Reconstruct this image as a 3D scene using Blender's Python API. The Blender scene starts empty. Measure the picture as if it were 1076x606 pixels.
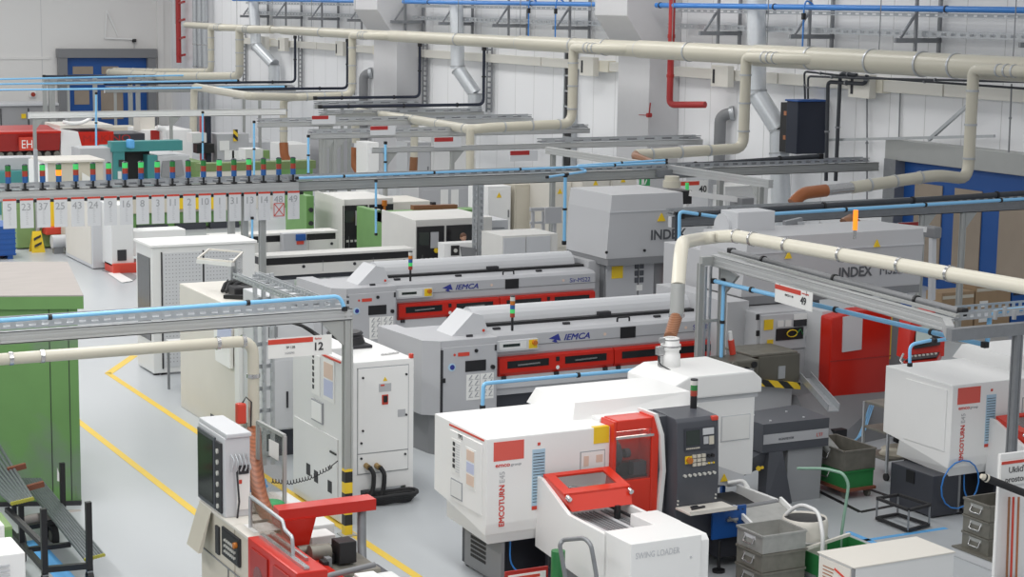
import bpy, bmesh, math, random
from mathutils import Vector as V, Matrix
random.seed(7)
SC = bpy.context.scene
COL = SC.collection
# ------------------------------------------------------------------ camera
FPX, YAW, PITCH, ROLL = 1947.05, 0.486533, 0.152124, 0.0146857
CAM = V((0, 0, 6.0))
_f = V((math.sin(YAW)*math.cos(PITCH), math.cos(YAW)*math.cos(PITCH), -math.sin(PITCH)))
_r = V((math.cos(YAW), -math.sin(YAW), 0)); _u = _r.cross(_f)
CR = _r*math.cos(ROLL) + _u*math.sin(ROLL); CU = _u*math.cos(ROLL) - _r*math.sin(ROLL)
cd = bpy.data.cameras.new('camera'); cam = bpy.data.objects.new('camera', cd); COL.objects.link(cam)
cd.sensor_width = 36; cd.lens = FPX/1076*36; cd.clip_end = 300
m3 = Matrix((CR, CU, -_f)).transposed()
cam.matrix_world = Matrix.Translation(CAM) @ m3.to_4x4()
SC.camera = cam

def P(px, py, X=None, Y=None, Z=None):
    """the point of the hall seen at a place in the photograph, on a known upright or level plane"""
    d = (px-538)/FPX*CR - (py-303)/FPX*CU + _f
    if X is not None: t = X/d.x
    elif Y is not None: t = Y/d.y
    else: t = (Z-6.0)/d.z
    return CAM + d*t

# ------------------------------------------------------------------ materials
MATS = {}
def mat(name, col, rough=.5, metal=0., noise=0., scale=6., emit=0., alpha=1., bump=0., spec=.5, trans=0., streak=None):
    m = bpy.data.materials.new(name); m.use_nodes = True
    nt = m.node_tree; b = nt.nodes['Principled BSDF']
    c = (*col, 1)
    b.inputs['Base Color'].default_value = c
    b.inputs['Roughness'].default_value = rough; b.inputs['Metallic'].default_value = metal
    b.inputs['Specular IOR Level'].default_value = spec
    if trans: b.inputs['Transmission Weight'].default_value = trans; b.inputs['IOR'].default_value = 1.1
    if alpha < 1: b.inputs['Alpha'].default_value = alpha
    if emit: b.inputs['Emission Color'].default_value = c; b.inputs['Emission Strength'].default_value = emit
    if noise or bump:
        tc = nt.nodes.new('ShaderNodeTexCoord'); n = nt.nodes.new('ShaderNodeTexNoise')
        n.inputs['Scale'].default_value = scale; n.inputs['Detail'].default_value = 5
        src = tc.outputs['Object']
        if streak:
            mp = nt.nodes.new('ShaderNodeMapping'); mp.inputs['Scale'].default_value = streak
            nt.links.new(src, mp.inputs['Vector']); src = mp.outputs['Vector']
        nt.links.new(src, n.inputs['Vector'])
        if noise:
            r = nt.nodes.new('ShaderNodeMix'); r.data_type = 'RGBA'
            r.inputs['A'].default_value = (*[max(0, x*(1-noise)) for x in col], 1)
            r.inputs['B'].default_value = (*[min(1, x*(1+noise)) for x in col], 1)
            nt.links.new(n.outputs['Fac'], r.inputs['Factor']); nt.links.new(r.outputs['Result'], b.inputs['Base Color'])
        if bump:
            bp = nt.nodes.new('ShaderNodeBump'); bp.inputs['Strength'].default_value = bump
            nt.links.new(n.outputs['Fac'], bp.inputs['Height']); nt.links.new(bp.outputs['Normal'], b.inputs['Normal'])
    MATS[name] = m
    return m
def wood_stripe(name, a, b, axis, scale):
    """diagonal two-colour warning tape, a pattern of the thing itself"""
    m = bpy.data.materials.new(name); m.use_nodes = True; nt = m.node_tree; bs = nt.nodes['Principled BSDF']
    tc = nt.nodes.new('ShaderNodeTexCoord'); dp = nt.nodes.new('ShaderNodeVectorMath'); dp.operation = 'DOT_PRODUCT'
    dp.inputs[1].default_value = axis
    mu = nt.nodes.new('ShaderNodeMath'); mu.operation = 'MULTIPLY'; mu.inputs[1].default_value = scale
    fr = nt.nodes.new('ShaderNodeMath'); fr.operation = 'FRACT'
    gt = nt.nodes.new('ShaderNodeMath'); gt.operation = 'GREATER_THAN'; gt.inputs[1].default_value = .5
    mx = nt.nodes.new('ShaderNodeMix'); mx.data_type = 'RGBA'
    mx.inputs['A'].default_value = (*a, 1); mx.inputs['B'].default_value = (*b, 1)
    nt.links.new(tc.outputs['Object'], dp.inputs[0]); nt.links.new(dp.outputs['Value'], mu.inputs[0])
    nt.links.new(mu.outputs[0], fr.inputs[0]); nt.links.new(fr.outputs[0], gt.inputs[0])
    nt.links.new(gt.outputs[0], mx.inputs['Factor']); nt.links.new(mx.outputs['Result'], bs.inputs['Base Color'])
    bs.inputs['Roughness'].default_value = .5; MATS[name] = m
    return m
mat('white', (.85, .85, .84), .38, noise=.03, scale=1.2)
mat('white2', (.74, .745, .74), .4, noise=.03, scale=1.5)
mat('warmwhite', (.70, .67, .61), .45, noise=.04, scale=2)
mat('oldwhite', (.70, .69, .66), .45, noise=.05, scale=2)
mat('beige', (.60, .56, .47), .5, noise=.06, scale=2)
mat('spiral', (.70, .73, .76), .32, .45, noise=.06, scale=14)
mat('trunking', (.74, .72, .66), .4)
mat('indexgrey', (.50, .505, .52), .42, noise=.03, scale=1.5)
mat('lightgrey', (.47, .475, .495), .42, noise=.03, scale=1.5)
mat('lightgrey2', (.58, .59, .61), .42, noise=.03, scale=1.5)
mat('midgrey', (.22, .225, .235), .45, noise=.05, scale=2)
mat('doorgrey', (.30, .31, .325), .45, noise=.05, scale=2)
mat('darkgrey', (.075, .08, .095), .42, noise=.06, scale=3)
mat('anthracite', (.045, .048, .06), .4, noise=.08, scale=3)
mat('black', (.012, .012, .014), .45)
mat('rubber', (.02, .02, .022), .7)
mat('red', (.55, .018, .008), .3, noise=.05, scale=2)
mat('redbright', (.66, .035, .015), .28, noise=.04, scale=2)
mat('logosq', (.70, .11, .085), .45)
mat('rust', (.20, .065, .035), .6, noise=.2, scale=12)
mat('worklight', (1., .93, .85), .3, emit=5.)
mat('darkred', (.38, .02, .015), .4, noise=.08)
mat('redpipe', (.42, .03, .03), .35)
mat('green', (.15, .31, .10), .5, noise=.12, scale=3)
mat('greenpale', (.22, .34, .13), .5, noise=.1, scale=2)
mat('oliveg', (.17, .24, .09), .5, noise=.1, scale=2)
mat('greenpaint', (.03, .20, .06), .4, noise=.2, scale=6)
mat('teal', (.06, .27, .27), .45, noise=.08, scale=2)
mat('blue', (.02, .10, .36), .4, noise=.05)
mat('bluedoor', (.012, .085, .32), .4, noise=.04, scale=1)
mat('bluepipe', (.25, .58, .90), .28)
mat('bluepipe2', (.04, .22, .62), .3)
mat('tape_blue', (.12, .42, .80), .5)
mat('tape_yellow', (.80, .55, .06), .5, noise=.06, scale=5)
mat('yellow', (.83, .57, .02), .45)
mat('oldyellow', (.45, .42, .06), .5)
mat('greygreen', (.24, .40, .31), .4)
mat('cream', (.585, .555, .46), .32, noise=.03, scale=1)
mat('creamlight', (.80, .76, .64), .3, noise=.02, scale=1)
mat('copper', (.42, .16, .07), .35, noise=.15, scale=30)
mat('orangehose', (.34, .11, .035), .4, noise=.1, scale=20)
mat('brownhose', (.25, .11, .05), .4, noise=.1, scale=20)
mat('galv', (.50, .52, .54), .36, .55, noise=.12, scale=12)
mat('galvdark', (.26, .27, .285), .42, .4, noise=.15, scale=10)
mat('alu', (.58, .59, .59), .38, .45, noise=.04, scale=3)
mat('aludull', (.42, .43, .42), .45, .3, noise=.05, scale=3)
mat('steel', (.55, .55, .55), .25, .9, noise=.08, scale=20)
mat('chrome', (.75, .75, .75), .12, 1.)
mat('bar', (.19, .205, .225), .35, .5, noise=.1, scale=8)
mat('zinccrate', (.46, .46, .44), .45, .55, noise=.22, scale=9)
mat('olive', (.115, .11, .09), .45, noise=.15, scale=5)
mat('zincold', (.23, .22, .19), .5, .5, noise=.3, scale=9)
mat('insul', (.045, .05, .06), .6, noise=.1)
mat('navy', (.014, .02, .04), .5)
mat('paper', (.82, .82, .80), .6)
mat('paperblue', (.42, .60, .74), .6)
mat('brass', (.40, .27, .12), .35, .6)
mat('platewhite', (.66, .67, .69), .5)
mat('ink', (.03, .03, .035), .6)
mat('inkgrey', (.35, .36, .38), .6)
mat('textgrey', (.09, .095, .105), .5)
mat('signred', (.62, .06, .035), .45)
mat('logored', (.66, .045, .03), .45)
mat('logoblue', (.03, .04, .26), .45)
mat('screen', (.03, .04, .035), .15)
mat('screenlit', (.36, .42, .40), .3, emit=.12)
mat('dial', (.60, .60, .56), .4)
mat('glassdark', (.022, .023, .025), .12)
mat('glassred', (.10, .012, .008), .1, noise=.4, scale=5)
mat('glass', (.20, .21, .21), .04, alpha=.2)
mat('clearpanel', (.20, .15, .10), .15, alpha=.42, noise=.1, scale=3)
mat('lens_green', (.03, .20, .05), .25)
mat('lens_green_lit', (.06, .50, .13), .25, emit=.38)
mat('lens_red', (.36, .05, .03), .3)
mat('lens_blue', (.025, .11, .33), .3)
mat('lens_orange', (.5, .16, .02), .25)
mat('lens_orange_lit', (1., .26, .02), .25, emit=1.0)
mat('lens_clear', (.6, .6, .57), .25)
mat('skin', (.55, .32, .22), .5)
mat('hair', (.12, .05, .025), .6)
mat('clothblue', (.05, .08, .16), .8)
mat('cardboard', (.36, .25, .15), .7, noise=.1)
mat('wood', (.36, .33, .31), .7, noise=.15, scale=3, streak=(1, 8, 1))
mat('greentape', (.05, .35, .12), .5)
wood_stripe('hazard', (.80, .55, .03), (.02, .02, .02), (.7, .7, .75), 5.2)
wood_stripe('hazard_post', (.80, .55, .03), (.02, .02, .02), (0, 0, 1.), 4.0)
wood_stripe('hose_rib', (.22, .06, .018), (.33, .105, .04), (0, 0, 1.), 45)
wood_stripe('copper_rib', (.25, .10, .045), (.34, .155, .08), (0, 0, 1.), 45)
def M_(x): return MATS[x] if isinstance(x, str) else x

# ------------------------------------------------------------------ geometry collector
class G:
    def __init__(s): s.v = []; s.f = []; s.sm = []
    def add(s, vs, fs, smooth=False):
        o = len(s.v); s.v += [V(a) for a in vs]; s.f += [tuple(i+o for i in f) for f in fs]; s.sm += [smooth]*len(fs)
        return s
    def box(s, x0, x1, y0, y1, z0, z1, b=0.):
        if x0 > x1: x0, x1 = x1, x0
        if y0 > y1: y0, y1 = y1, y0
        if z0 > z1: z0, z1 = z1, z0
        b = min(b, (x1-x0)*.45, (y1-y0)*.45, (z1-z0)*.45)
        if b <= 0:
            vs = [(x, y, z) for z in (z0, z1) for y in (y0, y1) for x in (x0, x1)]
            return s.add(vs, [(0, 2, 3, 1), (4, 5, 7, 6), (0, 1, 5, 4), (2, 6, 7, 3), (0, 4, 6, 2), (1, 3, 7, 5)])
        bm = bmesh.new(); bmesh.ops.create_cube(bm, size=1)
        for q in bm.verts: q.co = V(((x0+x1)/2+q.co.x*(x1-x0), (y0+y1)/2+q.co.y*(y1-y0), (z0+z1)/2+q.co.z*(z1-z0)))
        bmesh.ops.bevel(bm, geom=bm.edges[:], offset=b, segments=2, affect='EDGES', profile=.6)
        return s.frombm(bm)
    def frombm(s, bm, smooth=False):
        bm.verts.index_update(); vs = [q.co.copy() for q in bm.verts]; fs = [[q.index for q in f.verts] for f in bm.faces]
        bm.free(); return s.add(vs, fs, smooth)
    def prism(s, pts, axis, a, b, bev=0.):
        """polygon pts in the plane across the axis (x: (y,z)  y: (x,z)  z: (x,y)), from a to b"""
        def at(p, t): return {'x': (t, p[0], p[1]), 'y': (p[0], t, p[1]), 'z': (p[0], p[1], t)}[axis]
        n = len(pts)
        bm = bmesh.new()
        va = [bm.verts.new(at(p, a)) for p in pts]; vb = [bm.verts.new(at(p, b)) for p in pts]
        bm.faces.new(va); bm.faces.new(vb[::-1])
        for i in range(n): bm.faces.new((va[i], vb[i], vb[(i+1) % n], va[(i+1) % n]))
        bmesh.ops.recalc_face_normals(bm, faces=bm.faces[:])
        if bev > 0: bmesh.ops.bevel(bm, geom=bm.edges[:], offset=bev, segments=2, affect='EDGES', profile=.6)
        return s.frombm(bm)
    def hexa(s, lo, hi):
        """box from 4 lower and 4 upper points given round in the same order"""
        bm = bmesh.new(); a = [bm.verts.new(p) for p in lo]; b = [bm.verts.new(p) for p in hi]
        bm.faces.new(a[::-1]); bm.faces.new(b)
        for i in range(4): bm.faces.new((a[i], a[(i+1) % 4], b[(i+1) % 4], b[i]))
        bmesh.ops.recalc_face_normals(bm, faces=bm.faces[:]); return s.frombm(bm)
    def bar(s, p0, p1, w, h=None, up=(0, 0, 1)):
        """rectangular bar from p0 to p1"""
        h = w if h is None else h
        p0, p1 = V(p0), V(p1); d = (p1-p0).normalized(); up = V(up)
        if abs(d.dot(up)) > .98: up = V((1, 0, 0)) if abs(d.x) < .9 else V((0, 1, 0))
        a = d.cross(up).normalized(); b = a.cross(d)
        q = [a*(i*w/2)+b*(j*h/2) for i, j in ((-1, -1), (1, -1), (1, 1), (-1, 1))]
        return s.add([p0+x for x in q]+[p1+x for x in q], [(0, 1, 2, 3), (7, 6, 5, 4), (0, 4, 5, 1), (1, 5, 6, 2), (2, 6, 7, 3), (3, 7, 4, 0)])
    def tube(s, pts, r, seg=10, bend=0., cap=True, radii=None, n=5):
        pts = [V(p) for p in pts]
        if bend > 0 and len(pts) > 2:
            out = [pts[0]]
            for i in range(1, len(pts)-1):
                a, b, c = pts[i-1], pts[i], pts[i+1]
                k = min(bend, (a-b).length*.49, (c-b).length*.49)
                p, q = b+(a-b).normalized()*k, b+(c-b).normalized()*k
                for j in range(n+1):
                    t = j/n; out.append(p*(1-t)**2+b*2*t*(1-t)+q*t*t)
            out.append(pts[-1]); pts = out
        rings = []; N = len(pts)
        t0 = (pts[1]-pts[0]).normalized(); up = V((0, 0, 1)) if abs(t0.z) < .9 else V((1, 0, 0))
        a = t0.cross(up).normalized()
        for i, p in enumerate(pts):
            t = ((pts[min(i+1, N-1)]-pts[max(i-1, 0)]).normalized())
            a = (a-t*a.dot(t)).normalized(); b = t.cross(a)
            rr = radii[i] if radii and len(radii) == N else r
            rings.append([p+(a*math.cos(2*math.pi*k/seg)+b*math.sin(2*math.pi*k/seg))*rr for k in range(seg)])
        vs = [x for R in rings for x in R]
        fs = [(i*seg+k, i*seg+(k+1) % seg, (i+1)*seg+(k+1) % seg, (i+1)*seg+k) for i in range(N-1) for k in range(seg)]
        s.add(vs, fs, True)
        if cap: s.add(rings[0], [tuple(range(seg))[::-1]]); s.add(rings[-1], [tuple(range(seg))])
        return s
    def cyl(s, p0, p1, r, r1=None, seg=16):
        p0, p1 = V(p0), V(p1); r1 = r if r1 is None else r1
        t = (p1-p0).normalized(); up = V((0, 0, 1)) if abs(t.z) < .9 else V((1, 0, 0))
        a = t.cross(up).normalized(); b = t.cross(a)
        A = [p0+(a*math.cos(2*math.pi*k/seg)+b*math.sin(2*math.pi*k/seg))*r for k in range(seg)]
        B = [p1+(a*math.cos(2*math.pi*k/seg)+b*math.sin(2*math.pi*k/seg))*r1 for k in range(seg)]
        s.add(A+B, [(k, (k+1) % seg, seg+(k+1) % seg, seg+k) for k in range(seg)], True)
        s.add(A, [tuple(range(seg))]); s.add(B, [tuple(range(seg))[::-1]])
        return s
    def lathe(s, base, prof, seg=20):
        """profile of (radius, height) turned about the upright through base"""
        base = V(base); n = len(prof)
        vs = [base+V((r*math.cos(2*math.pi*k/seg), r*math.sin(2*math.pi*k/seg), h)) for r, h in prof for k in range(seg)]
        fs = [(i*seg+k, i*seg+(k+1) % seg, (i+1)*seg+(k+1) % seg, (i+1)*seg+k) for i in range(n-1) for k in range(seg)]
        return s.add(vs, fs, True)
    def quad(s, a, b, c, d, t=0.004):
        """thin plate with corners a b c d"""
        a, b, c, d = map(V, (a, b, c, d)); n = (b-a).cross(d-a).normalized()*t
        return s.hexa([a, b, c, d], [a+n, b+n, c+n, d+n])
    def loft(s, ra, rb, smooth=False):
        """closed solid between two rings of the same number of points"""
        bm = bmesh.new(); a = [bm.verts.new(p) for p in ra]; b = [bm.verts.new(p) for p in rb]; n = len(a)
        bm.faces.new(a); bm.faces.new(b[::-1])
        for i in range(n): bm.faces.new((a[i], a[(i+1) % n], b[(i+1) % n], b[i]))
        bmesh.ops.recalc_face_normals(bm, faces=bm.faces[:]); return s.frombm(bm, smooth)
    def pieces(s):
        """sets of faces that lie well apart from each other"""
        par = list(range(len(s.v))); key = {}
        def find(a):
            while par[a] != a: par[a] = par[par[a]]; a = par[a]
            return a
        for i, q in enumerate(s.v):
            k = (round(q.x, 4), round(q.y, 4), round(q.z, 4)); j = key.setdefault(k, i)
            if j != i: par[find(i)] = find(j)
        for f in s.f:
            for a in f[1:]: par[find(a)] = find(f[0])
        ids = {}
        for i, f in enumerate(s.f): ids.setdefault(find(f[0]), []).append(i)
        bx = []
        for fs in ids.values():
            vs = [s.v[a] for i in fs for a in s.f[i]]
            bx.append((fs, [min(q[c] for q in vs) for c in range(3)], [max(q[c] for q in vs) for c in range(3)]))
        n = len(bx)
        if n < 2 or n > 500: return [list(range(len(s.f)))]
        sz = [max(b[2][c]-b[1][c] for c in range(3)) for b in bx]; up = list(range(n))
        def fd(a):
            while up[a] != a: a = up[a]
            return a
        for i in range(n):
            for j in range(i+1, n):
                g = math.sqrt(sum(max(0, bx[i][1][c]-bx[j][2][c], bx[j][1][c]-bx[i][2][c])**2 for c in range(3)))
                if g <= max(.02, .49*max(sz[i], sz[j])): up[fd(i)] = fd(j)
        out = {}
        for i in range(n): out.setdefault(fd(i), []).extend(bx[i][0])
        return list(out.values())
    def build(s, name, m, root=None, label=None):
        off = root_loc(root); first = None
        for fs in (s.pieces() if root is not None else [list(range(len(s.f)))]):
            used = {}; vs = []; ff = []
            for i in fs:
                for a in s.f[i]:
                    if a not in used: used[a] = len(vs); vs.append(s.v[a]-off)
                ff.append([used[a] for a in s.f[i]])
            me = bpy.data.meshes.new(name)
            me.from_pydata(vs, [], ff); me.materials.append(M_(m))
            me.polygons.foreach_set('use_smooth', [s.sm[i] for i in fs]); me.update()
            o = bpy.data.objects.new(name, me); COL.objects.link(o)
            if root is not None: o.parent = root
            if label: o['label'] = label
            first = first or o
        return first
def root_loc(o):
    l = V((0, 0, 0))
    while o is not None: l = l+V(o.location); o = o.parent
    return l
def root_of(o):
    while o.parent is not None: o = o.parent
    return o
def tag(o, label, cat, group=None, kind=None):
    if label: o['label'] = label
    if cat: o['category'] = cat
    if group: o['group'] = group
    if kind: o['kind'] = kind
    return o
def T(name, label, cat, loc, group=None):
    o = bpy.data.objects.new(name, None); COL.objects.link(o); o.location = V(loc); o.empty_display_size = .1
    return tag(o, label, cat, group)
def S(name, g, m, parent=None):
    o = g.build(name, m, parent)
    if parent is None: o['kind'] = 'structure'
    return o
def kids(o): return [c for c in COL.objects if c.parent == o]
def dup(o, loc=None, label=None, parent=None):
    c = o.copy(); COL.objects.link(c)
    if parent is not None: c.parent = parent
    if loc is not None: c.location = V(loc)
    if label: c['label'] = label
    for k in kids(o): dup(k, None, None, c)
    return c
def text(s, h, pos, right, up, m, root, name='lettering', bold=0., shear=0., out=.003, align='LEFT', sx=1., w=None, thick=0.):
    """raised lettering on a flat face: pos is its lower left corner, right and up the directions of the writing"""
    cu = bpy.data.curves.new(name, 'FONT'); cu.body = s; cu.size = h*1.39; cu.extrude = .0015; cu.offset = bold*h; cu.shear = shear
    cu.align_x = align; cu.resolution_u = 3
    ob = bpy.data.objects.new(name, cu); COL.objects.link(ob)
    me = bpy.data.meshes.new_from_object(ob.evaluated_get(bpy.context.evaluated_depsgraph_get()))
    bpy.data.objects.remove(ob); bpy.data.curves.remove(cu)
    if w and len(me.vertices): sx = w/max(.001, max(q.co.x for q in me.vertices))
    right = V(right).normalized(); up = V(up).normalized(); n = right.cross(up); off = root_loc(root)
    for q in me.vertices: q.co = V(pos)-off+right*q.co.x*sx+up*q.co.y+n*(q.co.z+out)
    if thick:
        bm = bmesh.new(); bm.from_mesh(me); src = bm.verts[:]+bm.edges[:]+bm.faces[:]
        for k, (a, b) in enumerate(((1, 0), (0, 1), (1, 1))):
            got = bmesh.ops.duplicate(bm, geom=src)['geom']; bmesh.ops.translate(bm, verts=[q for q in got if isinstance(q, bmesh.types.BMVert)], vec=right*(a*thick*h)+up*(b*thick*h)+n*(.0002*(k+1)))
        bm.to_mesh(me); bm.free()
    me.name = name; me.materials.clear(); me.materials.append(M_(m))
    o = bpy.data.objects.new(name, me); COL.objects.link(o)
    if root is not None: o.parent = root
    return o
AX, AY, AZ = V((1, 0, 0)), V((0, 1, 0)), V((0, 0, 1))

def worn(name, a, b, scale, lo, hi):
    """paint worn through to grey in patches"""
    m = mat(name, a, .5, noise=.1, scale=3); nt = m.node_tree; bs = nt.nodes['Principled BSDF']
    src = bs.inputs['Base Color'].links[0].from_socket
    tc = nt.nodes.new('ShaderNodeTexCoord'); n = nt.nodes.new('ShaderNodeTexNoise'); n.inputs['Scale'].default_value = scale; n.inputs['Detail'].default_value = 8
    mr = nt.nodes.new('ShaderNodeMapRange'); mr.inputs[1].default_value = lo; mr.inputs[2].default_value = hi
    mx = nt.nodes.new('ShaderNodeMix'); mx.data_type = 'RGBA'; mx.inputs['B'].default_value = (*b, 1)
    nt.links.new(tc.outputs['Object'], n.inputs['Vector']); nt.links.new(n.outputs['Fac'], mr.inputs[0]); nt.links.new(mr.outputs[0], mx.inputs['Factor'])
    nt.links.new(src, mx.inputs['A']); nt.links.new(mx.outputs['Result'], bs.inputs['Base Color'])
worn('greenworn', (.15, .31, .10), (.20, .23, .22), 1.1, .52, .72)
# ================================================================== SETTING
XW, YF = 27.0, 86.0
# floor
m = mat('floor', (.47, .495, .515), .3, noise=.045, scale=.35, spec=.35)
S('floor', G().box(-4, XW+.3, 4, YF+.3, -.1, 0), 'floor')
wallm = mat('wallpanel', (.88, .885, .90), .55, noise=.015, scale=.3)
wallf = mat('wallfar', (.78, .77, .75), .55, noise=.02, scale=.3)
mat('seam', (.62, .62, .62), .6)
wr = S('wall_right', G().box(XW, XW+.3, 20, YF+.3, 0, 9), wallm)
g = G()
for i in range(55): g.box(XW-.004, XW, 21+i*1.2, 21.016+i*1.2, 0, 9)
S('panel_seam', g, 'seam', wr)
wf = S('wall_far', G().box(-4, XW, YF, YF+.3, 0, 9), wallf)
g = G()
for x in (8, 13, 18, 20.85): g.box(x, x+.03, YF-.008, YF, 0, 9)
S('panel_seam', g, 'seam', wf)
g = G().box(15, 21.2, YF-.05, YF, 3.18, 3.3).box(26.3, 26.6, YF-.12, YF, 0, 9).box(-4, 15, YF-.05, YF, 3.18, 3.3)
S('wall_ledge', g, wallf, wf)
# ---- building columns on the right wall with their corbels
for k, (ya, yb, ax, cz) in enumerate(((41.7, 43.3, 26.05, 4.9), (57.75, 59.7, 26.0, 4.9))):
    c = S('column_%d' % (k+1), G().box(ax, XW-.01, ya, yb, 0, 9, .02), mat('column%d' % k, (.60, .60, .615), .6, noise=.02))
    S('corbel', G().prism([(ax-.75, 5.75), (ax-.75, 7.6), (XW-.01, 7.6), (XW-.01, 4.7), (ax-.05, 4.8)], 'y', ya-.03, yb+.03, .02), 'column%d' % k, c)
# ---- roll-up doors
def roll_door(name, face, a0, a1, hh, panes, top, dp):
    """face 'x': on the right wall (a = Y);  'y': on the far wall (a = X)"""
    def bx(g, u0, u1, d0, d1, z0, z1, b=0.):
        return g.box(XW-d1, XW-d0, u0, u1, z0, z1, b) if face == 'x' else g.box(u0, u1, YF-d1, YF-d0, z0, z1, b)
    r = S(name, bx(G(), a0, a1, .02, .08, 0, hh), 'bluedoor')
    S('door_header', bx(G(), a0-.45, a1+.45, 0, dp, hh-.02, top, .02), 'aludull' if face == 'x' else 'midgrey', r)
    g = G()
    for u in (a0-.4, a1): bx(g, u, u+.4, 0, .35, 0, hh)
    S('door_jamb', g, 'galvdark' if face == 'x' else 'midgrey', r)
    for i, (u0, u1, z0, z1) in enumerate(panes):
        S('door_pane', bx(G(), u0, u1, .085, .11, z0, z1), 'pane_door', r)
mat('pane_door', (.34, .28, .22), .2, noise=.22, scale=.9)
mat('midgrey2', (.33, .33, .34), .5)
roll_door('door_1', 'y', 21.95, 25.75, 3.28, [(22.25, 23.2, 2.5, 2.86), (23.6, 24.4, 2.5, 2.86), (22.3, 23.0, 1.1, 1.75), (23.55, 24.6, .4, 1.75)], 3.68, .4)
roll_door('door_2', 'x', 24.5, 32.3, 2.72, [(31.0, 31.9, .2, 2.25), (29.75, 30.6, .2, 2.25), (27.2, 29.2, .2, 2.25), (24.9, 26.7, .2, 2.25)], 3.16, .3)
# ---- floor markings
g = G().box(6.62, 6.72, 16.5, 37.5, .0, .003)
S('floor_marking', g, 'tape_yellow')
c = P(142, 374, Z=0)
g = G().box(7.95, 8.05, 14.5, 29.1, 0, .003).quad((7.95, 29.1, 0), (8.05, 29.0, 0), (c.x+.05, c.y, 0), (c.x-.05, c.y+.1, 0), .003)
S('floor_marking', g, 'tape_yellow')
q = P(960, 575, Z=0)
g = G().box(13.2, 13.28, 15.35, 16.6, 0, .003).box(13.2, 14.4, 16.2, 16.27, 0, .003)
S('floor_marking', g, 'tape_blue')
a, b, c2 = P(858, 515, Z=0), P(904, 538, Z=0), P(960, 527, Z=0)
S('floor_marking', G().bar(a, b, .06, .012).bar(b, c2, .06, .012).bar(P(902, 510, Z=0), P(950, 527, Z=0), .06, .012), 'black')
g = G().box(4.55, 4.75, 17.6, 20.2, 0, .003)
S('floor_marking', g, 'tape_blue')

# ================================================================== LIGHT: bright overcast roof glazing and rows of hall lamps
w = bpy.data.worlds.new('world'); SC.world = w; w.use_nodes = True
bg = w.node_tree.nodes['Background']; bg.inputs[0].default_value = (.93, .96, 1., 1); bg.inputs[1].default_value = .42
for i, (x, y, en) in enumerate([(x, y, e) for x, e in ((-1, 620), (7, 620), (15, 330), (23, 330)) for y in (10, 24, 40, 56, 74)]):
    ld = bpy.data.lights.new('hall_lamp', 'AREA'); ld.shape = 'RECTANGLE'; ld.size = 1.6; ld.size_y = 14
    ld.energy = en*({-1: .95, 7: .86, 15: .42, 23: .2}[x] if y < 30 else 1.); ld.color = (1., .985, .96)
    lo = bpy.data.objects.new('hall_lamp', ld); COL.objects.link(lo); lo.location = (x, y, 8.8)
SC.view_settings.view_transform = 'Standard'; SC.view_settings.look = 'None'; SC.view_settings.gamma = 1
SC.view_settings.use_curve_mapping = False; SC.view_settings.exposure = 0.0
SC.cycles.use_denoising = True
SC.cycles.max_bounces = 6; SC.cycles.sample_clamp_indirect = 4

# ================================================================== WALL FITTINGS
def perforated(g, p0, p1, w=.2, h=.06, pitch=.16, slot=.55):
    """cable tray: floor plate and two slotted side flanges"""
    p0, p1 = V(p0), V(p1); d = (p1-p0); L = d.length; d.normalize(); sd = d.cross(AZ).normalized()
    g.bar(p0, p1, w, .006)
    for e in (-1, 1):
        o = sd*(e*w/2)
        g.bar(p0+o+AZ*(h*.12), p1+o+AZ*(h*.12), .008, h*.3); g.bar(p0+o+AZ*(h*.9), p1+o+AZ*(h*.9), .008, h*.3)
        n = max(1, int(L/pitch))
        for i in range(n):
            s = p0+o+d*(L*(i+.5)/n)+AZ*(h*.5)
            g.bar(s-d*(pitch*(1-slot)/2), s+d*(pitch*(1-slot)/2), .007, h*.55)
    return g
def clampring(g, c, d, r):
    d = V(d).normalized(); g.cyl(V(c)-d*.02, V(c)+d*.02, r*1.12, seg=12); return g

# cream trunking with its boxes
t = T('wall_trunking', 'long cream cable trunking fixed along the right wall below the thick duct', 'trunking', (26.88, 25, 4.3))
g = G(); y = 25.0
while y < 76:
    g.box(26.78, XW, y+.03, min(76, y+5.97), 4.18, 4.44, .008); y += 6
g.build('trunking_channel', 'trunking', t)
g = G()
for y in (33, 45, 61, 72): g.box(26.74, XW, y, y+.5, 4.15, 4.47, .01)
g.build('coupling', 'creamlight', t)
for k, (py, lab) in enumerate(((33.6, 'cream junction box with black slot plate, on the wall trunking nearest the blue roll-up door'), (39.2, 'cream junction box on the wall trunking just right of the red pipe'), (45.9, 'cream junction box on the wall trunking between the two building columns, by the black riser'), (64.2, 'cream junction box on the wall trunking left of the far building column'), (70.2, 'cream junction box on the far stretch of wall trunking, second from its end'), (72.4, 'cream junction box at the far end of the wall trunking'))):
    t = T('junction_box', lab, 'junction box', (26.7, py, 4.1), 'junction boxes on the wall trunking')
    G().box(26.55, 26.74, py-.4, py+.35, 4.02, 4.55, .012).build('housing', 'trunking', t)
    G().box(26.54, 26.552, py+.18, py+.27, 4.1, 4.45).build('slot_plate', 'ink', t)
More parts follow.
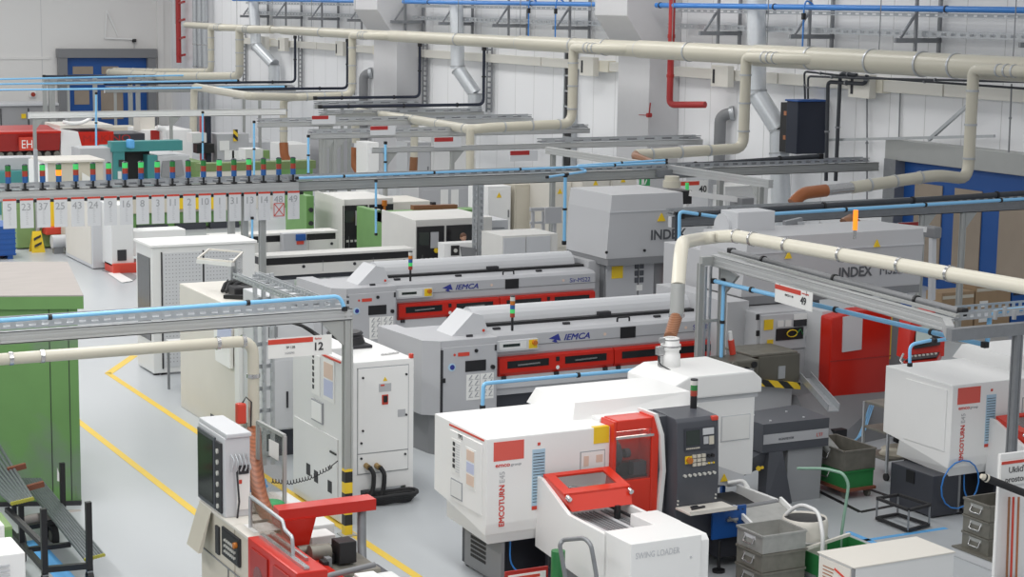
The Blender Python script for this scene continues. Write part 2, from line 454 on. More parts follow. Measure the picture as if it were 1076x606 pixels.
# brackets with trays above the duct
t0 = None
for k in range(13):
    y = 27.6+3.75*k
    loc = (26.8, y, 5.3)
    lab = ['nearest the right picture edge', 'above the duct left of the roll-up door', 'above the dark blue wall cabinet', 'right of the red riser pipe', 'beside the red riser pipe', 'left of the nearer building column', 'above the black wall riser', 'above the fourth cream drop pipe', 'right of the silver elbow duct', 'by the silver elbow duct', 'right of the far building column', 'left of the far building column', 'farthest along the wall'][k]
    if t0 is None:
        t0 = T('wall_bracket', 'galvanized strut bracket carrying the wall cable trays, '+lab, 'bracket', loc, 'brackets under the wall cable trays')
        x, y0, z = loc
        G().bar((26.9, y, 4.75), (26.9, y, 7.0), .07, .07).build('strut', 'galvdark', t0)
        G().bar((26.25, y, 4.75), (26.25, y, 7.0), .06, .06).build('strut', 'galvdark', t0)
        G().bar((25.7, y, 5.36), (26.95, y, 5.36), .07, .1).build('arm', 'galvdark', t0)
        G().bar((25.85, y, 5.42), (26.25, y, 5.95), .05, .05).build('brace', 'galvdark', t0)
    else:
        dup(t0, loc, 'galvanized strut bracket carrying the wall cable trays, '+lab)
for z, wd, h, nm in ((5.44, .34, .12, 'broad perforated cable tray lying on the wall brackets above the cream duct'), (5.86, .22, .08, 'narrow perforated cable tray high on the right wall just under the thick blue pipe')):
    t = T('cable_tray', nm, 'cable tray', (26.55, 26, z), 'trays along the right wall')
    for ya, yb in ((25.5, 41.4), (43.6, 57.3), (59.9, 74)):
        perforated(G(), (26.55, ya, z), (26.55, yb, z), wd, h, .3).build('tray_section', 'galv', t)
t = T('air_main', 'thick blue compressed air main running high along the right wall', 'pipe', (26.5, 24, 6.03))
G().tube([(25.9, 24, 6.03), (25.9, 41.2, 6.03)], .065, 12).build('pipe_run', 'bluepipe2', t)
G().tube([(25.9, 43.8, 6.03), (25.9, 57.0, 6.03)], .065, 12).tube([(25.9, 60.5, 6.03), (25.9, 74, 6.03)], .065, 12).build('pipe_run', 'bluepipe2', t)
g = G()
for y in (30, 36, 41, 48, 55): clampring(g, (25.9, y, 6.03), AY, .07)
g.build('coupling', 'navy', t)
for k, (y, zb) in enumerate(((34.6, 4.75), (46.2, 5.0), (47.8, 4.95))):
    t = T('air_dropper', ['thin blue air line falling from the blue main in front of the cream duct', 'thin blue air line falling behind the cream duct near the black riser', 'second thin blue air line falling left of the black riser'][k], 'pipe', (25.9, y, zb), 'blue lines falling from the wall main')
    G().tube([(25.95, y, 6.1), (25.75, y, 6.2), (25.7, y, 6.0), (25.7, y, zb)], .02, 8, .1).build('line', 'bluepipe2', t)
    G().box(25.66, 25.74, y-.04, y+.04, 5.75, 5.9, .01).build('valve', 'black', t)

# ---- main cream extraction duct, stepped
DX = 25.0
t = T('extraction_duct', 'long cream extraction duct running the length of the right wall, thicker towards the camera', 'duct', (DX, 24, 4.9))
secs = [(77.5, 66, .13), (66, 56, .165), (56, 47, .185), (47, 40.5, .205), (40.5, 35.4, .225), (35.4, 29.6, .25), (29.6, 22, .24)]
for ya, yb, r in secs:
    G().tube([(DX, ya, 4.92), (DX, yb, 4.92)], r, 20).build('duct_section', 'cream', t)
g = G()
for y in (73, 66, 62, 56, 51, 47, 43.9, 42.2, 40.5, 38.2, 35.4, 33.3, 31.2, 29.6, 28.6):
    r = next(r for a, b, r in secs if b <= y <= a)
    g.cyl((DX, y-.025, 4.92), (DX, y+.025, 4.92), r+.018, seg=20)
g.build('clamp_ring', 'galv', t)
g = G()
for y in range(27, 80, 4): g.bar((DX, y, 4.95), (DX, y, 7.2), .016)
g.build('hanger', 'galvdark', t)
# drops
def drop(lab, px, pyt, pyb, leg, r, xx=24.6):
    """cream branch: from the main down and then along leg points"""
    a = P(px, pyb, X=xx); y = a.y
    t = T('duct_drop', lab, 'duct', (xx, y, a.z), 'branches of the extraction duct')
    pts = [(DX, y-2.6, 4.92), (xx+.04, y-1.5, 4.9), (xx, y-.3, 4.9), (xx, y, 4.88), V((xx, y, a.z))]+[V(p) for p in leg]
    G().tube(pts, r, 14, .32).build('branch_pipe', 'cream', t)
    g = G()
    for i in range(1, len(pts)-1):
        p, q = V(pts[i]), V(pts[i+1]); d = (q-p)
        if d.length > 1.2:
            for s in (.4/d.length, .5, 1-.4/d.length): clampring(g, p+d*s, d, r)
    g.build('clamp_ring', 'galv', t)
    return t, y
d6, y6 = drop('cream branch duct falling before the blue roll-up door and ending in a brown hose', 1017, 75, 188, [P(984, 184, Y=27.3), P(895, 197, Y=27.3)], .115)
e, h = P(895, 197, Y=27.3), P(868, 200, Y=27.3)
G().tube([e, h], .1, 14).build('metal_sleeve', 'steel', d6)
G().tube([h, P(843, 203, Y=27.3), P(833, 214, Y=27.3)], .115, 14, .25).build('flexible_hose', 'orangehose', d6, 'orange brown flexible hose')
d5, y5 = drop('cream branch duct beside the bright silver duct, with a hose to the tall grey housing', 781, 65, 156, [P(760, 157, Y=35.2), P(668, 163, Y=35.2)], .125)
e = P(668, 163, Y=35.2)
G().tube([e, e+V((-.15, -.25, -.02)), P(690, 174, Y=34.2), P(704, 178, Y=33.9), P(706, 197, Y=33.9)], .1, 14, .25).build('flexible_hose', 'brownhose', d5, 'brown flexible hose')
d4, y4 = drop('longest cream branch duct in mid hall, with two pipes dropping to machines', 601, 55, 130, [P(515, 134, Y=43.3), P(494, 136, Y=43.3), P(432, 125, Y=49.5), P(373, 117, Y=55.5), P(374, 150, Y=55.5)], .13)
G().tube([P(494, 136, Y=43.3), P(494, 195, Y=43.3)], .11, 12).build('branch_pipe', 'cream', d4)
G().tube([P(436, 126, Y=49.3), P(435, 165, Y=49.3)], .11, 12).build('branch_pipe', 'cream', d4)
G().tube([P(373, 155, Y=55.5), P(371, 170, Y=55.5), P(378, 182, Y=55.3)], .14, 10, .2).build('flexible_hose', 'orangehose', d4)
G().tube([P(435, 165, Y=49.3), P(434, 185, Y=49.3)], .12, 10).build('flexible_hose', 'brownhose', d4)
d3, y3 = drop('cream branch duct falling left of the far building column, with an orange hose', 370, 40, 100, [P(310, 102, Y=58.4), P(298, 103, Y=58.4), P(298, 150, Y=58.4)], .13)
G().tube([P(310, 102, Y=58.4), P(262, 101, Z=2.96), P(232, 96, Z=2.96), P(204, 91, Z=2.96), P(203, 145, Y=P(204, 91, Z=2.96).y)], .13, 12, .3).build('branch_pipe', 'cream', d3)
G().tube([P(298, 150, Y=58.4), P(299, 168, Y=58.3), P(318, 178, Y=58.2)], .15, 10, .25).build('flexible_hose', 'orangehose', d3)
d2, y2 = drop('thicker cream branch duct crossing in front of the far blue door', 252, 28, 80, [P(170, 80, Y=75), P(115, 76, Y=82)], .16)
d1, y1 = drop('farthest cream branch duct, falling beside the ribbed silver ducts in the corner', 222, 24, 75, [P(160, 75, Y=79.5), P(120, 74, Y=83)], .13)

# ---- silver ventilation ducts on the right wall
def vduct(lab, px, pts, r, X0):
    t = T('ventilation_duct', lab, 'duct', (X0, pts[0].y, 3), 'silver ventilation ducts on the wall')
    for i in range(len(pts)-1):
        G().tube([pts[i], pts[i+1]], r, 18).build('duct_section', 'spiral', t)
    g = G()
    for p, q in zip(pts, pts[1:]):
        d = q-p
        for s in ((0, .97) if d.length > 1 else (0,)): g.cyl(p+d*s, p+d*s+d.normalized()*.04, r+.02, seg=18)
    g.build('joint_ring', 'galv', t)
    return t
vduct('bright silver spiral duct bending twice, between building column and dark blue cabinet', 795, [P(795, -40, X=26.2), P(795, 98, X=26.2), P(819, 136, X=26.5), P(819, 160, X=26.5), P(822, 260, X=26.5)], .235, 26.2)
vduct('silver spiral duct with two bends in mid wall, left of the fourth cream branch', 480, [P(479, -30, X=26.2), P(481, 72, X=26.2), P(499, 98, X=26.6), P(499, 135, X=26.6)], .22, 26.2)
vduct('silver bent duct at the far end of the right wall, near the corner', 266, [P(265, -20, X=26.2), P(269, 48, X=26.2), P(288, 68, X=26.6), P(288, 90, X=26.6)], .22, 26.2)
for k, px in enumerate((206, 211, 216)):
    t = T('ventilation_duct', ['leftmost of the three ribbed silver ducts standing in the far corner', 'middle of the three ribbed silver ducts standing in the far corner', 'rightmost of the three ribbed silver ducts standing in the far corner'][k], 'duct', (26.6, 80, 0), 'silver ventilation ducts on the wall')
    a = P(px, 70, X=26.6)
    G().tube([(26.6, a.y, 0), (26.6, a.y, 9)], .14, 12).build('duct_section', 'galv', t)
    g = G()
    for z in (1, 2, 3, 4, 5, 6, 7): g.cyl((26.6, a.y, z), (26.6, a.y, z+.05), .155, seg=12)
    g.build('joint_ring', 'steel', t)
# half round dark vents standing off the wall
for px, py, wdt, lab in ((757, 118, .3, 'grey round-topped outlet duct standing on the wall right of the red pipe'), (382, 75, .34, 'grey round-topped outlet duct on the wall left of the far building column')):
    a = P(px, py+4, X=26.75)
    t = T('outlet_duct', lab, 'duct', (26.75, a.y, 0))
    G().tube([(26.75, a.y, 0), (26.75, a.y, a.z), (26.95, a.y-.25, a.z+.1)], wdt/2, 14, .2).build('duct_body', 'midgrey', t)
    G().cyl((26.9, a.y-.2, a.z+.08), (26.98, a.y-.27, a.z+.1), wdt/2+.03, seg=14).build('flange', 'galv', t)
# red riser pipes
a = P(707, 110, X=26.0)
t = T('riser_pipe', 'thick red sprinkler riser on the nearer building column, turning right below the duct', 'pipe', (26.0, a.y, a.z))
G().tube([(25.9, a.y, 8.5), (25.9, a.y, a.z), P(741, 110, X=26.3)], .085, 14, .16).build('pipe_run', 'redpipe', t)
G().cyl((25.9, a.y, 5.2), (25.9, a.y, 5.3), .1).cyl((25.9, a.y, 4.2), (25.9, a.y, 4.28), .1).build('coupling', 'darkred', t)
t = T('hand_valve', 'small red hand valve with lever on the nearer building column', 'valve', P(683, 121, X=25.95))
p = P(682, 121, X=25.98)
G().cyl(p+V((-.06, 0, 0)), p+V((.06, 0, 0)), .06).tube([p, p+V((0, .5, -.02))], .012, 6).build('valve_body', 'redpipe', t)
G().bar(p, p+V((-.02, -.08, .33)), .03).build('lever', 'redpipe', t)
a = P(188, 70, X=26.6)
t = T('riser_pipe', 'thin red riser pipe with side valves in the far corner by the silver ducts', 'pipe', (26.6, a.y, 0))
G().tube([(26.6, a.y, 3.1), (26.6, a.y, 8.5)], .12, 10).build('pipe_run', 'redpipe', t)
g = G()
for z in (3.4, 4.2, 5.0, 5.8): g.bar((26.6, a.y, z), (26.6, a.y-.9, z+.1), .09)
g.build('side_valve', 'redpipe', t)
# dark blue wall unit
y0 = P(838, 130, X=26.1).y; x1 = min(26.98, P(868, 130, Y=y0).x); y1 = P(826, 130, X=26.1).y; y2 = P(816, 130, X=26.1).y
za, zb = P(838, 107, Y=y0).z, P(838, 162, Y=y0).z
t = T('wall_cabinet', 'tall dark blue dryer cabinet on the right wall beside the silver spiral duct', 'cabinet', (26.5, y0, zb))
G().box(26.1, x1, y0, y1, zb, za, .02).build('body', 'navy', t)
G().box(26.06, x1, y0-.03, y1+.03, za, za+.04, .01).build('lid', 'bluedoor', t)
G().box(26.2, x1, y1, y2, zb, za-.05, .01).build('side_unit', 'black', t)
for z in (za-.35, zb+.3): G().box(26.17, 26.2, y1+.1, y1+.2, z, z+.1).build('hinge', 'copper', t)
# dark pipes beside it, conduits on the wall
for k, (pts, r, nm) in enumerate((
    ([P(846, 104, X=26.5), P(845, 75, X=26.5), P(880, 79, X=26.5), P(1076, 93, X=26.5)], .025, 'black insulated pipe running from the dark blue cabinet to the right, lower of two'),
    ([P(849, 104, X=26.4), P(849, 80, X=26.4), P(900, 82, X=26.4), P(1076, 86, X=26.4)], .025, 'black insulated pipe running from the dark blue cabinet to the right, upper of two'),
    ([P(868, 190, X=26.5), P(870, 86, X=26.5), P(909, 88, X=26.5), P(911, 79, X=26.5)], .045, 'black insulated pipe dropping beside the dark blue cabinet, left one of the pair'),
    ([P(878, 190, X=26.5), P(883, 77, X=26.5), P(900, 79, X=26.5)], .045, 'black insulated pipe dropping beside the dark blue cabinet, right one of the pair'),
    ([P(911, 210, X=26.9), P(911, 90, X=26.9)], .02, 'thin grey conduit down the wall right of the dark blue cabinet'),
    ([P(943, 200, X=26.95), P(946, 96, X=26.95)], .018, 'thin grey conduit down the wall under the cream box'),
    ([P(1060, 160, X=26.6), P(1063, 88, X=26.6)], .018, 'thin dark rod down the wall above the blue roll-up door'))):
    t = T('conduit', nm, 'pipe', pts[0], 'pipes down the right wall')
    G().tube(pts, r, 8, .12).build('pipe_run', 'insul' if k < 4 else 'galvdark', t)
    g = G()
    for p, q in zip(pts, pts[1:]): clampring(g, (p+q)/2, q-p, r+.01)
    g.build('clip', 'galvdark', t)
# wall props (slanted white-grey braces)
a, b = P(976, 147, X=26.6), P(1020, 108, X=26.6)
t = T('wall_brace', 'slanted silver brace on the wall beside the roll-up door header', 'brace', a)
G().bar(a, b, .07).build('strut', 'galv', t); G().bar(P(870, 147, X=26.6), P(1045, 143, X=26.6), .06).build('rail', 'galv', t)
t = T('wall_crane', 'thin white swing bracket fixed on the far wall above the blue door', 'bracket', (22.5, YF-.1, 4))
p = [P(112, 11, Y=YF-.1), P(110, 40, Y=YF-.1), P(124, 38, Y=YF-.1), P(141, 41, Y=YF-.1)]
G().bar(p[0], p[1], .06).bar(p[1], p[3], .07).bar(p[0], p[2], .05).build('arm', 'white', t)
G().cyl(p[3], p[3]+V((0, 0, -.15)), .1).build('hook_block', 'black', t); G().bar(p[3], P(141, 60, Y=YF-.1), .02).build('cable', 'galvdark', t)
t = T('alarm_lamp', 'small red alarm lamp on the far wall left of the blue door', 'lamp', P(34, 99, Y=YF))
p = P(34, 99, Y=YF); G().box(p.x-.15, p.x+.15, YF-.12, YF-.002, p.z-.15, p.z+.15, .03).build('base', 'white', t); G().cyl(p+V((0, -.12, 0)), p+V((0, -.2, 0)), .1).build('lens', 'lens_red', t)
# ================================================================== MEDIA GANTRIES (beams on posts with cable trays) AND PIPES
def profile_beam(g, p0, p1, w, h):
    """aluminium profile: body with grooved faces"""
    p0, p1 = V(p0), V(p1); d = (p1-p0).normalized(); sd = d.cross(AZ).normalized()
    g.bar(p0, p1, w*.8, h*.86)
    for e in (-1, 1):
        for k in (-.39, 0, .39): g.bar(p0+sd*(e*w*.43)+AZ*(k*h), p1+sd*(e*w*.43)+AZ*(k*h), w*.14, h*.2)
    g.bar(p0+AZ*(h*.46), p1+AZ*(h*.46), w, h*.08); g.bar(p0-AZ*(h*.46), p1-AZ*(h*.46), w, h*.08)
    return g
def post(root, x, y, z1, w=.08, m='aludull', hazard=0., z0=0):
    g = G(); profile_beam(g, (x, y, z0+hazard), (x, y, z1), w, w) if False else None
    g.bar((x, y, z0+hazard), (x, y, z1), w*.8)
    for e in (-1, 1):
        for f in (-1, 1):
            g.bar((x+e*w*.4, y+f*w*.4, z0+hazard), (x+e*w*.4, y+f*w*.4, z1), w*.24)
    p = g.build('post', m, root)
    if z0 == 0: G().box(x-w, x+w, y-w, y+w, 0, .015).build('foot_plate', m, p)
    if hazard: G().box(x-w*.52, x+w*.52, y-w*.52, y+w*.52, .015, hazard).build('warning_band', 'hazard_post', p, 'black and yellow striped warning band')
    return p
def gantry(lab, y, x0, x1, posts, zt=2.62, h=.13, bm='alu', tray=True, pitch=.2, gus=True, tx=None, cables=True):
    t = T('media_gantry', lab, 'gantry', ((x0+x1)/2, y, 0), 'gantries carrying cables and pipes over the machines')
    profile_beam(G(), (x0, y, zt-h/2), (x1, y, zt-h/2), .1, h).build('beam', bm, t)
    G().box(x0-.012, x0, y-.05, y+.05, zt-h, zt).build('end_cap', 'lightgrey2', t)
    for x in posts:
        post(t, x, y, zt-h, .085, 'aludull')
        if gus: G().prism([(x+.04, zt-h), (x+.3, zt-h), (x+.04, zt-h-.3)], 'y', y-.03, y+.03).build('gusset', 'aludull', t)
    if tray:
        a, b = tx or (x0+.1, x1)
        perforated(G(), (a, y+.17, zt+.01), (b, y+.17, zt+.01), .24, .09, pitch).build('cable_tray', 'galv', t)
        g = G()
        for k in range(3 if cables else 0): g.tube([(a, y+.1+.06*k, zt+.035), ((a+b)/2, y+.11+.06*k, zt+.05), (b, y+.1+.06*k, zt+.035)], .02, 6)
        if cables: g.build('cable_bunch', 'galvdark', t)
    return t
def pipe(lab, pts, r=.025, m='bluepipe', name='air_pipe', bend=.08, clips=True, cat='pipe', group='air and conduit pipes over the machines', valve=None):
    pts = [V(p) for p in pts]
    t = T(name, lab, cat, pts[0], group)
    G().tube(pts, r, 10, bend).build('pipe_run', m, t)
    if clips:
        for p, q in zip(pts, pts[1:]):
            d = q-p
            if d.length > .6:
                n = max(1, int(d.length/1.6))
                for i in range(n): clampring(G(), p+d*((i+.5)/n), d, r*1.25).build('clip', 'black', t)
    for e in (pts[0], pts[-1]): G().box(e.x-r*1.2, e.x+r*1.2, e.y-r*1.2, e.y+r*1.2, e.z-r*1.2, e.z+r*1.2, r*.4).build('end_fitting', 'black', t)
    return t

# ---- gantry over the front aisle: Y 18.9
t = gantry('aluminium gantry over the front aisle ending at the black and yellow banded post', 18.92, 1.2, 7.97, [], tray=True, pitch=.13, cables=False)
post(t, 7.93, 18.92, 2.62, .09, 'aludull', hazard=.78)
G().prism([(7.88, 2.49), (7.6, 2.49), (7.88, 2.2)], 'y', 18.89, 18.95).build('gusset', 'aludull', t)
for e in (0, .28):
    perforated(G(), (7.45+e, 19.05, 2.66), (7.45+e, 21.3, 2.66), .05, .06, .1).build('ladder_rail', 'galv', t)
for i in range(8): G().bar((7.45, 19.2+i*.28, 2.66), (7.73, 19.2+i*.28, 2.66), .03).build('rung', 'galv', t)
vx = P(278, 300, Y=21.2).x
t = T('cable_ladder', 'galvanized perforated cable ladder standing upright behind the hanging sign with a 12', 'cable ladder', (vx, 21.2, 0))
for e in (-.11, .0, .11):
    g = G().bar((vx+e, 21.24, .3), (vx+e, 21.24, 2.7), .03, .05)
    for i in range(20): g.bar((vx+e-.018, 21.2, .32+i*.12), (vx+e-.018, 21.2, .39+i*.12), .02, .03)
    g.build('rail', 'galv', t)
for i in range(9): G().box(vx-.11, vx+.11, 21.26, 21.3, .4+i*.28, .45+i*.28).build('rung', 'galv', t)
pipe('light blue air pipe lying along the front aisle gantry above its cable tray', [P(-60, 341, Y=18.8), P(357, 311, Y=18.8), P(362, 313, Y=18.8)+V((0, 0, -.12))], .023)

def hang_sign(lab, a, b, zt, zb, num, l1, l2, brand, big=.52):
    """hanging plate between plan points a (its left) and b, with red bar, machine name and number"""
    a, b = V(a), V(b); d = (b-a); L = d.length; d.normalize(); n = d.cross(AZ); h = zt-zb
    t = T('hanging_sign', lab, 'sign', (a+b)/2, 'machine number signs hanging from the gantries')
    def q(u, z, o): return a+d*(u*L)+AZ*z+n*o
    def plate(u0, u1, z0, z1, o0, o1): return G().hexa([q(u0, z0, o0), q(u1, z0, o0), q(u1, z0, o1), q(u0, z0, o1)], [q(u0, z1, o0), q(u1, z1, o0), q(u1, z1, o1), q(u0, z1, o1)])
    plate(0, 1, zb, zt, -.004, .004).build('plate', 'paper', t)
    plate(0, .7, zt-h*.3, zt-h*.06, .004, .008).build('red_bar', 'signred', t)
    text(brand, h*.1, q(.73, zt-h*.2, .005), d, AZ, 'signred', t)
    text(l1, h*.12, q(.28, zt-h*.55, .005), d, AZ, 'ink', t)
    if l2: text(l2, h*.09, q(.26, zt-h*.82, .005), d, AZ, 'inkgrey', t)
    text(num, h*.4, q(.7, zt-h*.74, .005), d, AZ, 'ink', t, bold=.03)
    for u in (.12, .85): G().bar(q(u, zt, 0), q(u, 2.5, 0), .012).build('hanger', 'galvdark', t)
    return t
a, b = P(281.5, 356, Y=18.82), P(348.5, 352, Y=18.82)
hang_sign('white hanging sign with a red bar and a big 12 under the front aisle gantry', (a.x, 18.82, 0), (b.x, 18.82, 0), a.z, P(281.5, 377, Y=18.82).z, '12', 'SP 12B', '21242702', 'fischer')

# ---- pale pipe under the front aisle gantry with its orange hose
YP = 18.45
e0, e1 = P(-60, 381, Y=YP), P(266, 358.5, Y=YP)
e1.z = e0.z = (e0.z+e1.z)/2
e2 = P(266, 452, Y=YP); e2.x = e1.x
t = T('extraction_pipe', 'cream extraction pipe under the front aisle gantry bending down to an orange hose', 'pipe', e1)
G().tube([e0, e1, e2], .062, 16, .17).build('pipe_run', 'cream', t)
for px in (11, 44, 229, 256):
    c = P(px, 372, Y=YP); clampring(G(), (c.x, YP, e1.z), AX, .064).build('clamp_ring', 'steel', t)
    G().bar((c.x, YP+.02, e1.z), (c.x, YP+.02, 2.49), .014).build('hanger', 'galvdark', t)
clampring(G(), (e1.x, YP, e2.z+.6), AZ, .066).build('clamp_ring', 'steel', t)
h = [e2, P(268, 488, Y=17.75), P(273, 525, Y=16.9), P(292, 564, Y=16.2)]
G().tube(h, .078, 16, .3).build('flexible_hose', 'hose_rib', t, 'orange ribbed flexible hose')
clampring(G(), e2, AZ, .07).build('hose_clamp', 'chrome', t)
p = P(253, 433, Y=YP-.05)
G().box(p.x-.05, p.x+.05, YP-.1, YP, p.z-.12, p.z+.1, .02).build('handle_grip', 'signred', t, 'red pull handle')
G().tube([p+V((.02, 0, .1)), p+V((.06, 0, .16)), p+V((.12, 0, .1)), p+V((.1, 0, -.4)), p+V((.06, 0, -.9))], .008, 6).build('pull_cord', 'ink', t)

# ---- gantry with the 49 sign
A0, A1 = V((14.2, 20.95, 2.58)), V((13.66, 15.5, 2.58))
t = T('media_gantry', 'aluminium gantry carrying the sign with a 49, running towards the white lathe', 'gantry', (13.9, 18, 0), 'gantries carrying cables and pipes over the machines')
profile_beam(G(), A0, A1, .1, .15).build('beam', 'alu', t)
G().bar(A0+V((.1, 0, .1)), A1+V((.1, 0, .1)), .06, .03).build('upper_rail', 'aludull', t)
pA = P(736.5, 275, Y=20.9)
post(t, pA.x, 20.9, 2.55, .075, 'aludull'); post(t, 14.3, 20.86, 2.5, .085, 'aludull')
G().bar((pA.x, 20.9, 2.58), (14.3, 20.9, 2.58), .08, .12).bar((pA.x, 20.9, 1.75), (14.3, 20.9, 1.75), .05, .04).build('cross_beam', 'aludull', t)
G().prism([(20.8, 2.5), (20.45, 2.42), (20.8, 2.1)], 'x', 14.25, 14.3).build('gusset', 'aludull', t)
g = G()
for e in (.12, .2):
    g.bar((pA.x+e, 20.95, .3), (pA.x+e, 20.95, 2.5), .03)
    for i in range(18): g.bar((pA.x+e-.02, 20.92, .35+i*.12), (pA.x+e-.02, 20.92, .4+i*.12), .02)
g.build('upright_tray', 'galv', t)
g = G().bar((13.25, 15.05, 2.58), (14.5, 15.05, 2.58), .09, .13)
g.build('end_beam', 'galvdark', t)
post(t, P(1069, 360, Y=15.05).x, 15.05, 2.52, .085, 'galvdark')
G().bar((13.6, 15.5, 2.6), (13.3, 15.1, 2.6), .09, .13).build('corner_piece', 'alu', t)
perforated(G(), (13.8, 15.75, 2.62), (17.5, 15.75, 2.62), .4, .08, .1).build('cable_tray', 'galv', t)
for px, py in ((1046, 326), (1056, 322), (1066, 326)):
    c = P(px, py, Z=2.74); G().cyl(c-V((0, 0, .1)), c, .025).build('bolt', 'galv', t)
pipe('grey conduit pipe lying on the gantry with the 49 sign', [A0+V((.22, -.1, .12)), A1+V((.25, .1, .12))], .04, 'midgrey')
pipe('light blue air pipe crossing the red machine door beneath the gantry with the 49 sign', [(14.17, 20.89, 2.3), (14.28, 15.62, 2.3)], .03)
c = V((14.28, 15.62, 2.3))
pipe('short blue air pipe rising from the near end of the 49 gantry to its tray', [c, c+V((.05, .02, .02)), c+V((.07, .02, .36)), c+V((3, .3, .36))], .028)
pipe('thin blue air pipe crossing under the end beam above the white right lathe', [P(982, 358, Y=15.6), P(1035, 351, Y=15.6), P(1076, 342, Y=15.6)], .02)
dn = P(954, 350, Y=15.7)
pipe('short bent blue air pipe standing before the red framed control screen', [P(980, 357, Y=15.7), P(956, 362, Y=15.7), P(956, 383, Y=15.7)], .019)
b0 = P(739, 383, Y=20.75)
pipe('light blue air pipe falling at the 49 gantry and crossing the nearer bar feeder', [(pA.x+.28, 20.75, 2.32), (pA.x+.28, 20.75, b0.z), P(690, 386.5, Y=20.75), P(521, 401.5, Y=20.75), P(508, 403, Y=20.75), P(507, 428, Y=20.75)], .026, bend=.05)
a, b = P(816, 299, Y=17.9), P(853, 310, Y=17.1)
# sign plate 49 follows the gantry
p0 = P(815, 297, X=13.82); p1 = P(854, 308, X=13.75)
hang_sign('white hanging sign with a red bar and a big 49 on its gantry', (p0.x, p0.y, 0), (p1.x, p1.y, 0), p0.z, P(815, 316.5, X=13.82).z, '49', 'EMCO T 45', '', 'emco group')

# ---- thick pale pipe above it and its copper hose
q0, q1 = P(1120, 309, Z=3.02), P(768, 247, Z=3.02)
q2 = P(733, 250, Y=q1.y-.3); q2.z = 3.02
TWY = 17.75
q3 = P(713, 292, Y=TWY+.5); q4 = P(711, 332, Y=TWY+.3); q5 = P(697, 352, Y=TWY)
t = T('extraction_pipe', 'thick cream pipe above the 49 gantry bending down to a copper coloured hose', 'pipe', q1)
c1 = P(716, 256, Y=TWY+.6)
G().tube([q0, q1, P(735, 251, Y=20.4), P(716, 255, Y=18.6), P(712.5, 300, Y=18.3)], .085, 18, .42).build('pipe_run', 'creamlight', t)
for s in (.3, .44, .62, .8, .92, .98): clampring(G(), q0+(q1-q0)*s, q1-q0, .088).build('clamp_ring', 'steel', t)
u0, u1, u2 = P(712.5, 298, Y=18.3), P(711, 331, Y=18.25), P(704, 354, Y=18.0)
G().cyl(u0, u1, .085, seg=18).build('lower_sleeve', 'aludull', t)
G().tube([u1, (u1+u2)/2+V((0, 0, 0)), u2], .075, 14).build('flexible_hose', 'copper_rib', t, 'copper coloured ribbed hose')
clampring(G(), u1, AZ, .085).build('hose_clamp', 'steel', t)
TOWER = u2

# ---- right hand tray with the dark pipe: Y 25.7
t = gantry('dull grey gantry above the orange signal lamp, before the blue roll-up door', 25.8, 16.6, 26.8, [P(968, 250, Y=25.8).x, P(1011, 250, Y=25.8).x], zt=2.56, h=.18, bm='galvdark', pitch=.2)
t['label'] = 'dull grey gantry above the orange signal lamp, crossing in front of the blue roll-up door'
pipe('thick dark conduit lying on the gantry in front of the blue roll-up door', [P(715, 226, Y=25.6), P(1090, 202, Y=25.6)], .05, 'insul', 'conduit')
pipe('light blue air pipe along the gantry before the blue roll-up door', [P(713, 310, Y=25.5), P(714, 222, Y=25.5), P(755, 228, Y=25.4), P(1090, 208, Y=25.4)], .03)
pipe('dark thin conduit falling at the free end of the dull grey gantry', [P(710, 310, Y=25.6), P(710.5, 224, Y=25.6)], .025, 'insul', 'conduit')

# ---- gantry with the signal lamps and number plates: Y 33
YT = 33.0
t = gantry('long aluminium gantry carrying the row of signal lamps and number plates', YT, 5.0, P(313, 195, Y=YT).x, [], zt=2.62, h=.2, pitch=.26)
for px in (243, 257, 275.5): post(t, P(px, 240, Y=YT).x, YT, 2.42, .11, 'aludull')
xr = P(313, 195, Y=YT).x
t = gantry('grey gantry continuing from the signal lamps to the right over the old machining centres', YT+.1, xr+.02, 26.8, [], zt=2.6, h=.19, bm='aludull', pitch=.24, tx=(xr-.8, 26.6))
for px in (502,):
    x = P(px, 240, Y=YT).x
    g = G()
    for e in (-.07, .07):
        g.bar((x+e, YT, 0), (x+e, YT, 2.42), .03, .1)
        for i in range(18): g.bar((x+e, YT-.06, .1+i*.13), (x+e, YT-.06, .17+i*.13), .07, .02)
    g.bar((x, YT+.03, 0), (x, YT+.03, 2.42), .12, .02)
    g.build('upright_tray', 'galv', t)
G().box(P(690, 185, Y=YT).x, P(745, 185, Y=YT).x, YT-.03, YT+.25, 2.45, 2.6).build('coupling_box', 'galvdark', t)
pipe('light blue air pipe along the gantry over the old white machining centres', [P(312, 187, Y=YT-.1), P(590, 176, Y=YT-.1), P(700, 171, Y=YT-.1)], .024)
pipe('second blue air pipe branching on the gantry above the tall grey housing', [P(575, 186, Y=YT-.4), P(617, 180, Y=YT-.2), P(605, 174, Y=YT+.1), P(700, 168, Y=YT+.1)], .024)
pipe('blue air line hanging from the gantry behind the tall grey housing', [P(594, 184, Y=YT-.3), P(593, 255, Y=YT-.3)], .035)
pipe('dark conduit lying on the rear gantry in front of the building column', [P(685, 176, Y=33.3), P(862, 164, Y=33.3)], .05, 'insul', 'conduit')
for k, (px, ya, yb, lab) in enumerate(((395, 190, 246, 'thin blue air line falling to the grey control box of an old machining centre'), (265, 229, 276, 'thin blue air line with hazard tag falling beside the perforated grey cabinet'), (196, 80, 130, 'x'))):
    if k < 2: pipe(lab, [P(px, ya, Y=YT-.2), P(px, yb, Y=YT-.2)], .022)

